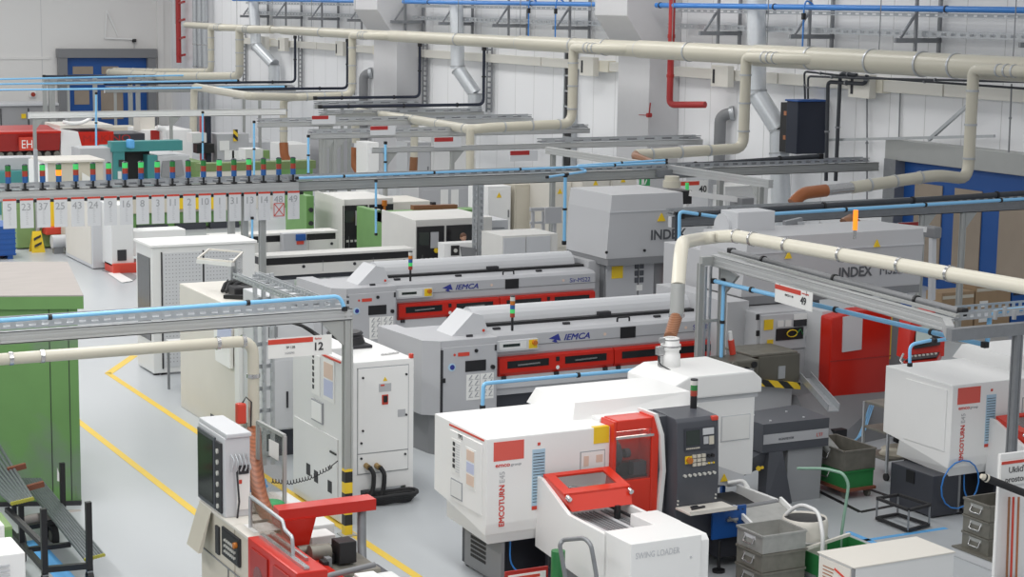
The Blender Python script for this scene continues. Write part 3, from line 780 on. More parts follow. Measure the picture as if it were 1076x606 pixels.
# signal lamps
pxs = [8.8, 26.6, 45, 62, 80, 98, 114.5, 131.7, 148.5, 165.6, 181.5, 198, 214, 230.6, 246, 261.7, 277, 293, 308]
lit = {2: 'g', 3: 'o', 4: 'g', 6: 'g', 7: 'g', 8: 'g', 9: 'g', 13: 'g', 15: 'g'}
nums = ['5', '23', '37', '25', '43', '24', '9', '16', '8', '3', '11', '2', '10', '1', '31', '13', '14', '48', '49']
cache = {}
for i, px in enumerate(pxs):
    x = P(px, 200, Y=YT-.02).x; st = lit.get(i, '')
    lab = 'signal lamp %s standing on the gantry above plate %s' % ({'g': 'with its green section lit', 'o': 'with its orange section lit', '': 'with no section lit'}[st], nums[i])
    if st in cache: dup(cache[st], (x, YT-.02, 2.62), lab); continue
    t = T('signal_lamp', lab, 'signal lamp', (x, YT-.02, 2.62), 'signal lamps along the plate gantry'); cache[st] = t
    G().cyl((x, YT-.02, 2.62), (x, YT-.02, 2.64), .06).cyl((x, YT-.02, 2.62), (x, YT-.02, 2.75), .02).build('stem', 'black', t)
    z = 2.75
    for m, hh in (('lens_blue', .11), ('lens_orange_lit' if st == 'o' else 'lens_red', .1), ('lens_green_lit' if st == 'g' else 'lens_green', .1)):
        G().cyl((x, YT-.02, z), (x, YT-.02, z+hh-.006), .05).cyl((x, YT-.02, z+hh-.006), (x, YT-.02, z+hh), .053).build({'lens_blue': 'blue_lens'}.get(m, 'lens'), m, t); z += hh
    G().cyl((x, YT-.02, z), (x, YT-.02, z+.02), .055, .03).build('cap', 'navy', t)
# number plates
pcx = [10, 28, 45.7, 63.7, 81.6, 98.6, 116, 132.7, 149.8, 166, 182, 199, 215.3, 231, 247, 262.7, 277.7, 293, 308.5]
for i, px in enumerate(pcx):
    yy = YT-.12; x = P(px, 215, Y=yy).x
    zt, zb = P(px, 209.3-px*.0285, Y=yy).z, P(px, 240.5-px*.0335, Y=yy).z
    if i == 17: zb = P(px, 229, Y=yy).z
    w = .118
    t = T('number_plate', 'white plate with red top edge and number %s hanging under the signal lamp gantry' % nums[i], 'plate', (x, yy, zb), 'number plates under the signal lamp gantry')
    G().box(x-w, x+w, yy-.004, yy+.004, zb, zt).build('plate', 'platewhite', t)
    G().box(x-w, x+w, yy-.008, yy-.004, zt-.035, zt).build('red_edge', 'signred', t)
    text(nums[i], .13, (x-(.1 if len(nums[i]) > 1 else .05), yy-.004, zt-.21), AX, AZ, 'inkgrey', t)
    if i == 17:
        G().bar((x-.09, yy-.008, zb+.05), (x+.09, yy-.008, zb+.27), .012).bar((x-.09, yy-.008, zb+.27), (x+.09, yy-.008, zb+.05), .012).bar((x-.1, yy-.008, zb+.04), (x+.1, yy-.008, zb+.04), .01).bar((x-.1, yy-.008, zb+.28), (x+.1, yy-.008, zb+.28), .01).bar((x-.1, yy-.008, zb+.04), (x-.1, yy-.008, zb+.28), .01).bar((x+.1, yy-.008, zb+.04), (x+.1, yy-.008, zb+.28), .01).build('crossed_box', 'signred', t)
    else:
        g = G()
        for k in range(9): g.box(x-.02+.006*(k % 2), x+.025-.008*(k % 3), yy-.006, yy-.004, zb+.06+k*.033, zb+.083+k*.033)
        g.build('print_marking', 'lightgrey2', t)
    G().box(x+.125, x+.2, yy-.0, yy+.03, zt-.075, zt-.02).build('clip', 'black', t)
    G().box(x-.1, x+.2, yy+.004, yy+.02, zt-.04, zt-.025).build('hang_rail', 'galvdark', t)

# ---- farther gantries
gantry('light gantry beam with blue drop line in mid hall, first beyond the signal lamps', 40.1, P(390, 152, Y=40.1).x, 26.7, [P(405, 170, Y=40.1).x, P(475, 170, Y=40.1).x], pitch=.5, tx=(22, 26.7))
gantry('grey gantry beam with red striped sign in mid hall, second beyond the signal lamps', 44.7, P(325, 139, Y=44.7).x, 26.0, [P(341, 160, Y=44.7).x, P(352, 160, Y=44.7).x], pitch=.4)
gantry('grey gantry beam in mid hall, third beyond the signal lamps', 49.3, P(270, 127, Y=49.3).x, 26.7, [P(337, 160, Y=49.3).x], pitch=.5)
gantry('white gantry beam on a tall post at the far red machine', 55.6, P(30, 116, Y=55.6).x, P(300, 115, Y=55.6).x, [P(37, 160, Y=55.6).x, P(180, 150, Y=55.6).x], tray=False, h=.2, bm='white')
for k, (y, px0, lab) in enumerate(((52.6, 335, 'perforated tray gantry reaching the wall below the mid hall silver duct'), (57.4, 330, 'perforated tray gantry reaching the wall right of the far column'), (63.7, 245, 'perforated tray gantry reaching the wall left of the far column'), (69.0, 110, 'perforated tray gantry at the far end under the second cream branch'), (75.5, 46, 'farthest perforated tray gantry, in front of the far blue door'))):
    x0 = P(px0, 95, Y=y).x
    gantry(lab, y, x0, 26.7, [x0+.4, x0+1.0], pitch=.6, bm='aludull', gus=False)
    pipe('dark blue air pipe along the '+lab[:lab.index('gantry')+6]+[' at the mid hall silver duct', ' right of the far column', ' left of the far column', ' under the second cream branch', ' before the far blue door'][k], [(26.65, y-.1, 4.6), (26.65, y-.1, 2.85), (x0, y-.1, 2.85)], .05, 'navy', 'conduit', .2)
    t = T('wall_riser', 'perforated upright tray on the right wall '+['right of the mid hall silver duct', 'right of the far building column', 'left of the far building column', 'by the second cream branch', 'near the far corner'][k], 'cable tray', (26.8, y, 2.7), 'upright trays on the right wall')
    g = G()
    for e in (-.17, .17): g.bar((26.9, y+e, 2.6), (26.9, y+e, 4.7), .06, .04)
    for i in range(12): g.bar((26.9, y-.17, 2.7+i*.17), (26.9, y+.17, 2.7+i*.17), .03, .05)
    g.build('riser_tray', 'galvdark', t)
for px, ya, yb, w, y2, lab in ((597, 55, 185, .5, 47.4, 'broad black cable riser on the wall right of the fourth cream branch'), (659, 45, 170, .36, 44.2, 'broad black cable riser on the wall left of the nearer building column')):
    a, b = P(px, ya, X=26.8), P(px, yb, X=26.8)
    t = T('wall_riser', lab, 'cable tray', (26.8, a.y, b.z), 'upright trays on the right wall')
    G().box(26.84, 26.97, a.y-w/2+.1, a.y+w/2-.1, b.z, a.z).build('cable_bundle', 'black', t)
    for e in (-1, 1): G().box(26.82, 26.98, a.y+e*w/2-.03, a.y+e*w/2+.03, b.z, a.z).build('side_rail', 'galv', t)
    for i in range(8): G().box(26.82, 26.84, a.y-w/2, a.y+w/2, b.z+.2+i*(a.z-b.z)/8, b.z+.25+i*(a.z-b.z)/8).build('strap', 'galv', t)
for k, (y, z, px0, lab) in enumerate(((73.2, 2.7, -40, 'upper'), (68.0, 2.68, -40, 'middle'), (62, 2.66, -40, 'lowest'))):
    pipe('light blue air pipe crossing before the far blue door, %s of three' % lab, [P(px0, [84, 89, 95][k], Y=y), P(200 + 50*k, [79, 84.5, 91][k], Y=y)], .035, 'bluepipe', clips=False)
# beam running towards the wall column: X 21.3
t = T('media_gantry', 'pale beam on grey posts running towards the camera above the sign with a 40', 'gantry', (21.3, 34, 0), 'gantries carrying cables and pipes over the machines')
profile_beam(G(), (21.2, 38.4, 2.6), (21.35, 29.6, 2.6), .12, .16).build('beam', 'alu', t)
for y in (38.2, 31.2, 29.8): post(t, 21.25, y, 2.53, .1, 'aludull')
G().prism([(29.85, 2.52), (30.2, 2.52), (29.85, 2.15)], 'x', 21.28, 21.32).build('gusset', 'aludull', t)
a, b = P(713, 190, Y=31.6), P(744, 189, Y=31.6)
hang_sign('white hanging sign with dark red bar and a 40 behind the green signal lamp', (a.x, 31.6, 0), (b.x, 31.6, 0), a.z, P(713, 207, Y=31.6).z, '40', '', '', '')
for k, (x0, y0, x1, yy, lab) in enumerate(((324, 122, 350, 44.5, 'small'), (396, 134, 420, 40.4, 'small'))):
    pass
for k, (px, py, yy, lab) in enumerate(((338, 123, 49.2, 'sign with a dark red bar on the third mid hall gantry'), (400, 134, 44.6, 'sign with a dark red bar on the second mid hall gantry'), (468, 146, 40.0, 'sign with a dark red bar on the mid hall gantry nearest the signal lamps'), (548, 160, 37.5, 'sign with a dark red bar left of the pale beam on grey posts'))):
    p = P(px, py, Y=yy)
    t = T('hanging_sign', lab, 'sign', p, 'machine number signs hanging from the gantries')
    G().box(p.x-.3, p.x+.42, yy-.012, yy, p.z-.2, p.z+.04).build('plate', 'platewhite', t)
    G().box(p.x-.3, p.x+.2, yy-.016, yy-.012, p.z-.06, p.z+.04).build('red_bar', 'redpipe', t)
for px, ya, yb, yy, lab in ((405, 150, 190, 40, 'blue air line falling from the mid hall gantry nearest the signal lamps'), (324, 143, 183, 44.6, 'blue air line falling from the second mid hall gantry'), (267, 128, 185, 49.2, 'blue air line falling from the third mid hall gantry'), (101, 98, 160, 55, 'blue air line falling beside the far red and white machine'), (213, 118, 180, 55, 'blue air line falling beside the far drop pipe')):
    pipe(lab, [P(px, ya, Y=yy), P(px, yb, Y=yy)], .03)
# ================================================================== WHITE CNC LATHES (front row)
def white_lathe(lab):
    x0, yf = 8.4, 16.38
    t = T('cnc_lathe', lab, 'lathe', (x0, yf, 0), 'white turning machines of the front row')
    # cladding: side profile (y, z) extruded along the machine
    prof = [(yf+.02, .60), (yf, .72), (yf, 1.62), (17.62, 1.64), (17.62, .80), (17.3, .76)]
    G().prism(prof, 'x', x0, 9.86, .012).build('cladding', 'white', t)
    G().hexa([(x0+.05, yf+.05, .5), (9.86, yf+.05, .5), (9.86, 17.55, .55), (x0+.05, 17.4, .55)], [(x0, yf+.02, .62), (9.86, yf+.02, .62), (9.86, 17.6, .8), (x0, 17.3, .76)]).build('lower_cladding', 'white2', t)
    G().box(x0-.004, x0+.02, 16.44, 17.25, 1.585, 1.605).build('red_stripe', 'signred', t)
    # raised lid
    lid = [P(598, 425, Z=1.78), P(745, 414, Z=1.78), P(667, 399, Z=1.78), P(567, 408, Z=1.78)]
    lo = [V((9.62, 16.76, 1.62)), V((11.2, 16.72, 1.62)), V((11.2, 18.0, 1.62)), V((9.62, 17.8, 1.62))]
    hi = [V((9.68, 16.82, 1.8)), V((11.15, 16.82, 1.8)), V((11.15, 17.7, 1.8)), V((9.68, 17.7, 1.8))]
    G().hexa(lo, hi).build('top_hood', 'white', t)
    G().box(9.86, 11.02, 16.6, 17.9, .62, 1.66, .012).build('rear_cladding', 'white', t)
    # machine bed below
    G().box(8.64, 11.0, 16.75, 17.4, .03, .6).build('bed', 'anthracite', t)
    b = G().box(8.62, 8.66, 16.45, 17.3, .03, .62).build('bed_side', 'midgrey', t)
    g = G()
    for i in range(8):
        for j in range(8): g.box(8.612, 8.62, 16.8+i*.045, 16.83+i*.045, .16+j*.05, .19+j*.05)
    g.build('vent_mesh', 'black', b)
    G().tube([(8.75, 16.5, .5), (8.72, 16.45, .2), (9.0, 16.4, .06), (9.3, 16.45, .2), (9.25, 16.5, .5)], .01, 6, .15).build('air_hose', 'bluepipe2', t, 'thin blue hose')
    for x, y in ((8.7, 16.5), (10.9, 16.5), (8.7, 17.3), (10.9, 17.3)): G().cyl((x, y, 0), (x, y, .05), .06).build('foot', 'black', t)
    # left side: door panel, posters
    g = G().box(x0-.012, x0, 16.47, 17.22, .8, 1.55, .004); p = g.build('side_panel', 'white', t)
    def sheet(y0, y1, z0, z1, m, nm, par=p, o=.016): return G().box(x0-o, x0-.012, y0, y1, z0, z1).build(nm, m, par)
    s = sheet(16.95, 17.17, 1.1, 1.47, 'paper', 'poster')
    g = G()
    for i in range(5): g.box(x0-.02, x0-.016, 17.08, 17.13, 1.16+i*.06, 1.2+i*.06)
    g.build('picture_print', 'ink', s)
    g = G()
    for i in range(12): g.box(x0-.02, x0-.016, 16.97, 17.06, 1.13+i*.027, 1.14+i*.027)
    g.build('print_marking', 'lightgrey2', s)
    s = sheet(16.6, 16.83, 1.02, 1.45, 'paper', 'poster')
    for i, m in enumerate(('mat_p1', 'mat_p2', 'mat_p1')):
        G().box(x0-.02, x0-.016, 16.63, 16.8, 1.06+i*.13, 1.17+i*.13).build('print_marking', m, s)
    G().box(x0-.018, x0-.012, 16.9, 17.17, .84, 1.04).build('label_frame', 'inkgrey', p); G().box(x0-.021, x0-.018, 16.915, 17.155, .855, 1.025).build('label', 'white2', p)
    text('TP2', .05, (x0-.012, 17.02, 1.5), -AY, AZ, 'ink', p)
    # front: logo, name, list
    lx = x0+.06
    G().box(lx+.02, lx+.37, yf-.004, yf, 1.38, 1.58).build('logo_square', 'logosq', t)
    text('emco', .045, (lx+.04, yf, 1.315), AX, AZ, 'logored', t, bold=.02, w=.17)
    text('group', .03, (lx+.22, yf, 1.318), AX, AZ, 'inkgrey', t, w=.12)
    text('EMCOTURN', .062, (lx+.15, yf, .68), AZ, -AX, 'logored', t, w=.44, thick=.05)
    text('E45', .062, (lx+.15, yf, 1.145), AZ, -AX, 'lightgrey', t, w=.12)
    s = G().box(lx+.47, lx+.62, yf-.004, yf, .82, 1.46).build('list_sheet', 'paperblue', t)
    g = G()
    for i in range(17): g.box(lx+.48, lx+.61, yf-.007, yf-.004, .9+i*.032, .906+i*.032)
    g.build('print_marking', 'ink', s)
    G().box(lx+.47, lx+.62, yf-.007, yf-.004, .82, .86).build('red_foot', 'signred', s)
    G().box(lx+.53, lx+.56, yf-.006, yf, 1.5, 1.53).build('small_mark', 'signred', t)
    # notice and yellow warning label
    a, b = P(606, 474, Y=yf), P(633, 497, Y=yf)
    s = G().box(9.5, 9.8, yf-.006, yf, 1.14, 1.38).build('notice_sheet', 'inkgrey', t); G().box(9.51, 9.79, yf-.009, yf-.006, 1.15, 1.37).build('notice_paper', 'paper', s)
    G().box(9.54, 9.6, yf-.011, yf-.009, 1.22, 1.33).box(9.69, 9.77, yf-.011, yf-.009, 1.25, 1.33).build('print_marking', 'mat_p1', s)
    s = G().box(9.66, 9.845, yf-.006, yf, 1.45, 1.625).build('warning_label', 'yellow', t); G().box(9.66, 9.845, yf-.003, yf+.06, 1.622, 1.626).build('label_fold', 'yellow', s)
    # sliding door, red, with window into the work room
    yd = yf-.08
    fr = G()
    fr.box(9.86, 9.895, yd, yf+.2, .62, 1.68, .012).box(10.33, 10.42, yd, yf+.2, .62, 1.70, .015).box(9.895, 10.33, yd, yf+.2, 1.57, 1.69, .015).box(9.895, 10.33, yd, yf+.2, .62, 1.03, .01)
    d = fr.build('sliding_door', 'redbright', t)
    G().box(9.895, 10.33, yd+.02, yd+.03, 1.03, 1.57).build('window_glass', 'glass', d)
    G().box(9.88, 10.35, yd-.012, yd+.02, 1.49, 1.515).build('handle_bar', 'steel', d)
    G().box(9.88, 10.34, yf+.18, yf+.2, 1.18, 1.6).build('work_room', 'redbright', t)
    G().box(9.9, 10.32, yf+.02, yf+.05, 1.545, 1.565).build('work_light', 'worklight', t, 'lit work lamp strip')
    G().box(9.88, 10.34, yf+.1, yf+.2, 1.0, 1.18).box(9.9, 10.34, yf+.0, yf+.2, 1.0, 1.06).build('chip_pan', 'glassdark', t)
    G().cyl((9.9, yf+.1, 1.3), (9.99, yf+.1, 1.3), .15, seg=20).build('chuck', 'darkgrey', t)
    G().cyl((10.06, yf+.04, 1.3), (10.12, yf+.04, 1.3), .05).box(10.16, 10.32, yf+.0, yf+.1, 1.04, 1.2, .01).build('turret', 'darkgrey', t)
    # white curved upright beside the console
    G().prism([(10.40, .55), (10.455, .55), (10.50, 1.1), (10.465, 1.5), (10.38, 1.73), (10.34, 1.73), (10.42, 1.48), (10.455, 1.1)], 'y', yd-.03, yf+.25).build('door_surround', 'white', t)
    G().box(10.42, 10.6, yf-.05, yf+.3, .4, 1.68).build('console_neck', 'darkgrey', t)
    # console
    cx0, cx1, cy0, cy1 = 10.56, 11.02, 16.13, 16.62
    c = G().prism([(cy0, .35), (cy0-.04, 1.0), (cy0, 1.64), (cy0+.03, 1.68), (cy1, 1.70), (cy1, .35)], 'x', cx0-.03, cx1+.04, .01).build('console', 'darkgrey', t)
    yc = cy0-.02
    def face(u0, u1, z0, z1, m, nm, par=c, o=.012): return G().hexa([(u0, yy(z0)-o, z0), (u1, yy(z0)-o, z0), (u1, yy(z0)+.02, z0), (u0, yy(z0)+.02, z0)], [(u0, yy(z1)-o, z1), (u1, yy(z1)-o, z1), (u1, yy(z1)+.02, z1), (u0, yy(z1)+.02, z1)]).build(nm, m, par)
    def yy(z): return cy0-.04+abs(z-1.0)*(.04/.64) if z > 1 else cy0-.04+(1-z)*.06
    bz = face(10.62, 11.01, 1.33, 1.57, 'anthracite', 'screen_bezel')
    face(10.64, 10.81, 1.39, 1.55, 'screen', 'screen', bz, .016)
    face(10.85, 10.99, 1.49, 1.56, 'lightgrey2', 'keypad', bz, .016); face(10.86, 10.92, 1.39, 1.47, 'lightgrey', 'keypad', bz, .016); face(10.93, 10.99, 1.38, 1.47, 'beige', 'keypad', bz, .016)
    for i in range(8): face(10.64+i*.022, 10.655+i*.022, 1.35, 1.365, 'beige', 'soft_key', bz, .016)
    for i in range(3):
        for j in range(3): face(10.72+i*.06, 10.765+i*.06, 1.16+j*.045, 1.195+j*.045, 'beige', 'key', c, .014)
    for i in range(2): G().cyl((10.92+i*.05, yy(1.26)-.01, 1.26), (10.92+i*.05, yy(1.26)-.035, 1.26), .018).build('rotary_knob', 'black', c)
    for i in range(4): face(10.89+i*.03, 10.91+i*.03, 1.17, 1.185, 'yellow' if i % 2 else 'beige', 'key', c, .014)
    face(10.63, 10.71, 1.195, 1.275, 'yellow', 'stop_plate'); G().cyl((10.67, yy(1.235), 1.235), (10.67, yy(1.235)-.05, 1.235), .032, .034).build('stop_button', 'lens_orange', c, 'orange red emergency stop button')
    for i in range(7):
        x = 10.62+i*.062; G().cyl((x, yy(1.07), 1.07), (x, yy(1.07)-.03, 1.07), .016).build('push_button', 'dial', c)
    for x, z in ((10.55, .8), (10.55, .76), (11.03, .82), (11.03, .78)): G().cyl((x, yy(z), z), (x, yy(z)-.012, z), .01).build('screw_head', 'dial', c)
    G().box(10.97, 11.05, cy0-.02, cy0+.04, 1.63, 1.68, .015).build('key_switch', 'signred', c)
    # shelf tray
    s = G().box(10.52, 11.12, cy0-.32, cy0-.03, .71, .735, .008).build('shelf_tray', 'warmwhite', t); G().box(10.52, 11.12, cy0-.32, cy0-.31, .735, .755).build('shelf_lip', 'warmwhite', s)
    G().bar((10.62, cy0-.2, .745), (10.8, cy0-.17, .745), .025, .02).bar((10.65, cy0-.14, .745), (10.74, cy0-.12, .745), .03, .02).build('pencil_tool', 'ink', s)
    # white end housing with the extraction tower
    G().box(11.05, 12.36, 17.3, 18.2, .62, 1.55, .01).build('end_housing', 'white', t)
    s = G().box(11.9, 12.3, 17.292, 17.3, 1.05, 1.35).build('notice_sheet', 'lightgrey2', t); G().box(11.91, 12.29, 17.288, 17.292, 1.06, 1.34).build('notice_paper', 'paper', s)
    G().box(11.52, 11.58, 17.26, 17.3, 1.0, 1.12, .01).build('yellow_tag', 'yellow', t)
    cap = [(11.2, 1.6), (11.2, 1.76), (11.42, 1.86), (12.3, 1.86), (12.42, 1.76), (12.42, 1.6)]
    G().prism(cap, 'y', 17.25, 18.25, .02).build('filter_cap', 'white', t)
    G().box(11.2, 12.4, 17.3, 18.2, 1.54, 1.61).build('filter_gap', 'lightgrey2', t)
    tx, ty = TOWER.x-.05, TOWER.y-.1
    f = G().lathe((tx, ty, 0), [(.0, 1.82), (.115, 1.82), (.115, 2.0), (.1, 2.01), (.1, 2.05), (.118, 2.06), (.118, 2.12), (.1, 2.13), (.1, 2.19), (.075, 2.2), (.075, TOWER.z), (0, TOWER.z)], 20).build('filter_tower', 'white', t)
    G().cyl((tx, ty, 2.09), (tx, ty, 2.11), .123).cyl((tx, ty, 2.17), (tx, ty, 2.185), .104).build('band_ring', 'steel', f)
    G().box(tx-.19, tx-.1, ty-.04, ty+.04, 2.0, 2.1, .01).box(tx-.15, tx-.09, ty-.03, ty+.03, 2.14, 2.2, .01).box(tx-.16, tx-.11, ty-.03, ty+.03, 1.86, 2.0, .01).build('pressure_valve', 'steel', f)
    G().tube([(tx-.17, ty, 2.02), (tx-.17, ty-.02, 1.9), (tx-.1, ty-.35, 1.82), (tx+.1, ty-.6, 1.815)], .008, 6, .06).build('air_hose', 'ink', f)
    lz = 1.69; lx2, ly2 = 10.98, 16.5
    l = G().cyl((lx2, ly2, lz), (lx2, ly2, lz+.14), .038).build('lamp_stem', 'black', t)
    G().cyl((lx2, ly2, lz+.14), (lx2, ly2, lz+.2), .04).build('red_lens', 'lens_red', l); G().cyl((lx2, ly2, lz+.2), (lx2, ly2, lz+.26), .04).build('green_lens', 'lens_green', l); G().cyl((lx2, ly2, lz+.26), (lx2, ly2, lz+.31), .04).build('clear_lens', 'lens_clear', l); G().cyl((lx2, ly2, lz+.31), (lx2, ly2, lz+.325), .041).build('lamp_cap', 'ink', l)
    # swing loader: white trough with a red hood
    a0, a1, ye, yb = 8.99, 9.79, 14.5, 16.4
    side = [(yb, .42), (yb, 1.17), (16.28, 1.17), (15.72, .93), (14.95, .92), (14.95, .36), (15.3, .33)]
    s1 = G().prism(side, 'x', a0, a0+.045, .006).build('loader_side', 'white', t)
    G().prism([(yb, .42), (yb, 1.0), (15.8, .93), (14.95, .92), (14.95, .36), (15.3, .33)], 'x', a1-.045, a1, .006).build('loader_side', 'white', t)
    G().box(a0+.045, a1-.045, ye+.4, yb, .76, .80).build('loader_floor', 'indexgrey', t)
    g = G()
    for i in range(13): g.box(a0+.1+i*.046, a0+.125+i*.046, 14.95, 16.1, .80, .815)
    g.build('belt_rib', 'midgrey', t)
    for x in (a0+.22, a0+.52): G().box(x, x+.04, 14.95, 16.1, .815, .822).build('guide_strip', 'lightgrey2', t)
    G().bar((a1-.1, 14.95, .85), (a1-.1, 16.1, .85), .025).build('guide_rod', 'ink', t)
    e = G().prism([(ye, .30), (ye, .95), (15.0, .95), (15.0, .30)], 'x', a0, a1, .008).build('loader_head', 'white', t)
    G().prism([(14.53, .38), (14.53, .88), (14.58, .93), (15.05, .93), (15.05, .38)], 'x', a1, a1+.11, .01).build('head_cover', 'white', e)
    G().box(a1-.2, a1+.12, 15.05, 15.5, .78, .93, .01).build('loader_box', 'white', t)
    text('SWING LOADER', .062, (a0+.05, ye, .8), AX, AZ, 'lightgrey2', e, 'lettering', w=.5)
    G().cyl((a1-.12, ye, .74), (a1-.12, ye-.006, .74), .012).build('screw_head', 'chrome', e)
    # hood
    hd = G()
    top = [(a0+.03, 16.3, 1.19), (a1+.02, 16.3, 1.19), (a1+.02, 15.86, 1.085), (a0+.03, 15.86, 1.085)]
    def lerp(a, b, t_): return V(a)+(V(b)-V(a))*t_
    A, B, Cc, Dd = map(V, top); n = V((0, 0, .022))
    inner = [lerp(lerp(A, B, .14), lerp(Dd, Cc, .14), .14), lerp(lerp(A, B, .86), lerp(Dd, Cc, .86), .14), lerp(lerp(A, B, .86), lerp(Dd, Cc, .86), .78), lerp(lerp(A, B, .14), lerp(Dd, Cc, .14), .78)]
    o4 = [A, B, Cc, Dd]
    for i in range(4):
        j = (i+1) % 4; hd.hexa([o4[i], o4[j], inner[j], inner[i]], [o4[i]+n, o4[j]+n, inner[j]+n, inner[i]+n])
    hd.hexa([Dd, Cc, (a1-.02, 15.76, .94), (a0+.07, 15.76, .94)], [Dd+V((0, .02, .02)), Cc+V((0, .02, .02)), (a1-.02, 15.78, .94), (a0+.07, 15.78, .94)])
    hd.hexa([A, Dd, (a0+.07, 15.76, .94), (a0+.07, 16.3, .94)], [A+V((.02, 0, 0)), Dd+V((.02, 0, 0)), (a0+.09, 15.78, .94), (a0+.09, 16.3, .94)])
    hd.hexa([B, Cc, (a1-.02, 15.76, .94), (a1-.02, 16.3, .94)], [B+V((-.02, 0, 0)), Cc+V((-.02, 0, 0)), (a1-.04, 15.78, .94), (a1-.04, 16.3, .94)])
    h = hd.build('loader_hood', 'redbright', t)
    G().hexa([q-V((0, 0, .004)) for q in inner], [q+V((0, 0, .004)) for q in inner]).build('hood_window', 'glass', h)
    for x in (a0+.06, a1-.01): G().cyl((x, 15.84, 1.075), (x, 15.79, 1.06), .026).build('hood_knob', 'chrome', h)
    G().tube([(a0+.25, 16.15, 1.08), (a0+.5, 16.05, 1.06), (a0+.62, 16.1, 1.06)], .02, 8).build('gripper_arm', 'steel', t)
    G().bar((a1-.2, 15.75, .74), (a1-.2, 15.75, .95), .05).build('stop_post', 'black', t)
    G().box(a0+.1, a1-.06, 15.1, 16.3, .2, .34).build('underframe', 'midgrey', t)
    G().box(a0+.1, a1, 16.1, 16.35, .03, .36).build('loader_foot', 'anthracite', t)
    return t
mat('mat_p1', (.72, .55, .45), .6); mat('mat_p2', (.52, .56, .74), .6)
L1 = white_lathe('white turning machine nearest the camera, with dark control console and unloading trough')
# dark carcass, blue tool panel and discharge tray at the right end of the first machine
t = T('discharge_unit', 'black and white discharge conveyor tray at the console end of the nearest white lathe', 'conveyor', (11.3, 16.3, 0))
G().prism([(11.05, .12), (11.05, .5), (11.75, .46), (11.75, .12)], 'y', 16.05, 17.2).build('carcass', 'anthracite', t)
DZ = -.28
G().box(11.14, 12.05, 16.3, 17.25, .70+DZ, .74+DZ).build('belt', 'black', t)
G().bar((11.95, 16.25, .56), (12.1, 17.2, .48), .05, .13).build('tray_side', 'white', t)
G().bar((11.3, 16.1, .55), (11.2, 17.0, .48), .05, .13).build('tray_side', 'white', t)
G().cyl((11.33, 16.22, .58), (11.93, 16.22, .60), .035).build('roller', 'midgrey', t)
G().hexa([(11.28, 15.74, .5), (11.86, 15.74, .52), (11.93, 16.16, .6), (11.33, 16.16, .58)], [(11.28, 15.74, .515), (11.86, 15.74, .535), (11.93, 16.16, .615), (11.33, 16.16, .595)]).build('slide_plate', 'zinccrate', t)
G().bar((11.27, 15.72, .53), (11.33, 16.18, .62), .03, .06).bar((11.88, 15.72, .55), (11.95, 16.18, .64), .03, .06).build('slide_rail', 'white', t)
bx_ = -.2
s = G().hexa([(11.12+bx_, 15.97, .36), (11.55+bx_, 15.97, .36), (11.55+bx_, 16.0, .36), (11.12+bx_, 16.0, .36)], [(11.12+bx_, 15.97, .70), (11.55+bx_, 15.97, .70), (11.55+bx_, 16.0, .70), (11.12+bx_, 16.0, .70)]).build('tool_panel', 'bluedoor', t, 'blue perforated tool panel')
for i in range(6): G().cyl((11.2+bx_+i*.06, 15.97, .66), (11.2+bx_+i*.06, 15.962, .66), .008).build('hole_ring', 'ink', s)
G().box(11.28+bx_, 11.42+bx_, 15.93, 15.97, .55, .58).bar((11.3+bx_, 15.94, .6), (11.4+bx_, 15.93, .53), .02).box(11.5+bx_, 11.53+bx_, 15.94, 15.97, .45, .49).build('hand_tool', 'steel', s)
for x, y in ((11.0, 15.95), (11.3, 15.9)): G().cyl((x, y, 0), (x, y, .03), .07).cyl((x, y, .03), (x, y, .35), .018).build('levelling_foot', 'black', t)
q = [P(750, 488, Y=17.22), P(782, 499, Y=17.22), P(782, 511, Y=17.22), P(750, 509, Y=17.22)]
p = G().loft(q, [v+V((0, .02, 0)) for v in q]).build('end_plate', 'lightgrey2', t)
c = P(761, 502, Y=17.21); G().prism([(c.x-.05, c.z-.04), (c.x+.05, c.z-.04), (c.x, c.z+.05)], 'y', 17.205, 17.215).build('warning_triangle', 'yellow', p)
G().tube([(11.95, 17.2, .86+DZ), (12.1, 17.1, .9+DZ), (12.15, 17.0, .75+DZ)], .025, 8, .05).build('white_hose', 'white', t)
# second white machine: a copy farther along the row
L2 = dup(L1, L1.location+V((6.28, .18, 0)), 'white turning machine behind the grey end post, its flank towards the small wire stands')
def drop_tree(o):
    for k in kids(o): drop_tree(k)
    bpy.data.objects.remove(o)
for o in kids(L2):
    n = o.name.split('.')[0]
    if n == 'red_stripe': drop_tree(o)
    elif n == 'side_panel':
        for k in kids(o): drop_tree(k)
t = T('coolant_tank', 'dark blue grey coolant tank under the second white turning machine with a coiled blue hose', 'tank', (14.9, 16.7, 0))
G().box(14.5, 14.9, 16.62, 17.4, .02, .52, .01).build('tank_body', 'anthracite', t)
p = P(990, 513, X=14.75)
g = G()
pts = [(14.86+.32*math.cos(a)*.9, 16.55-.02*math.sin(a), .4+.3*math.sin(a)) for a in [i*math.pi/8 for i in range(17)]]
G().tube(pts, .01, 6).build('coiled_hose', 'bluepipe2', t, 'thin blue hose loop')
G().box(14.49, 14.5, 16.95, 17.1, .35, .5).build('socket_box', 'black', t)

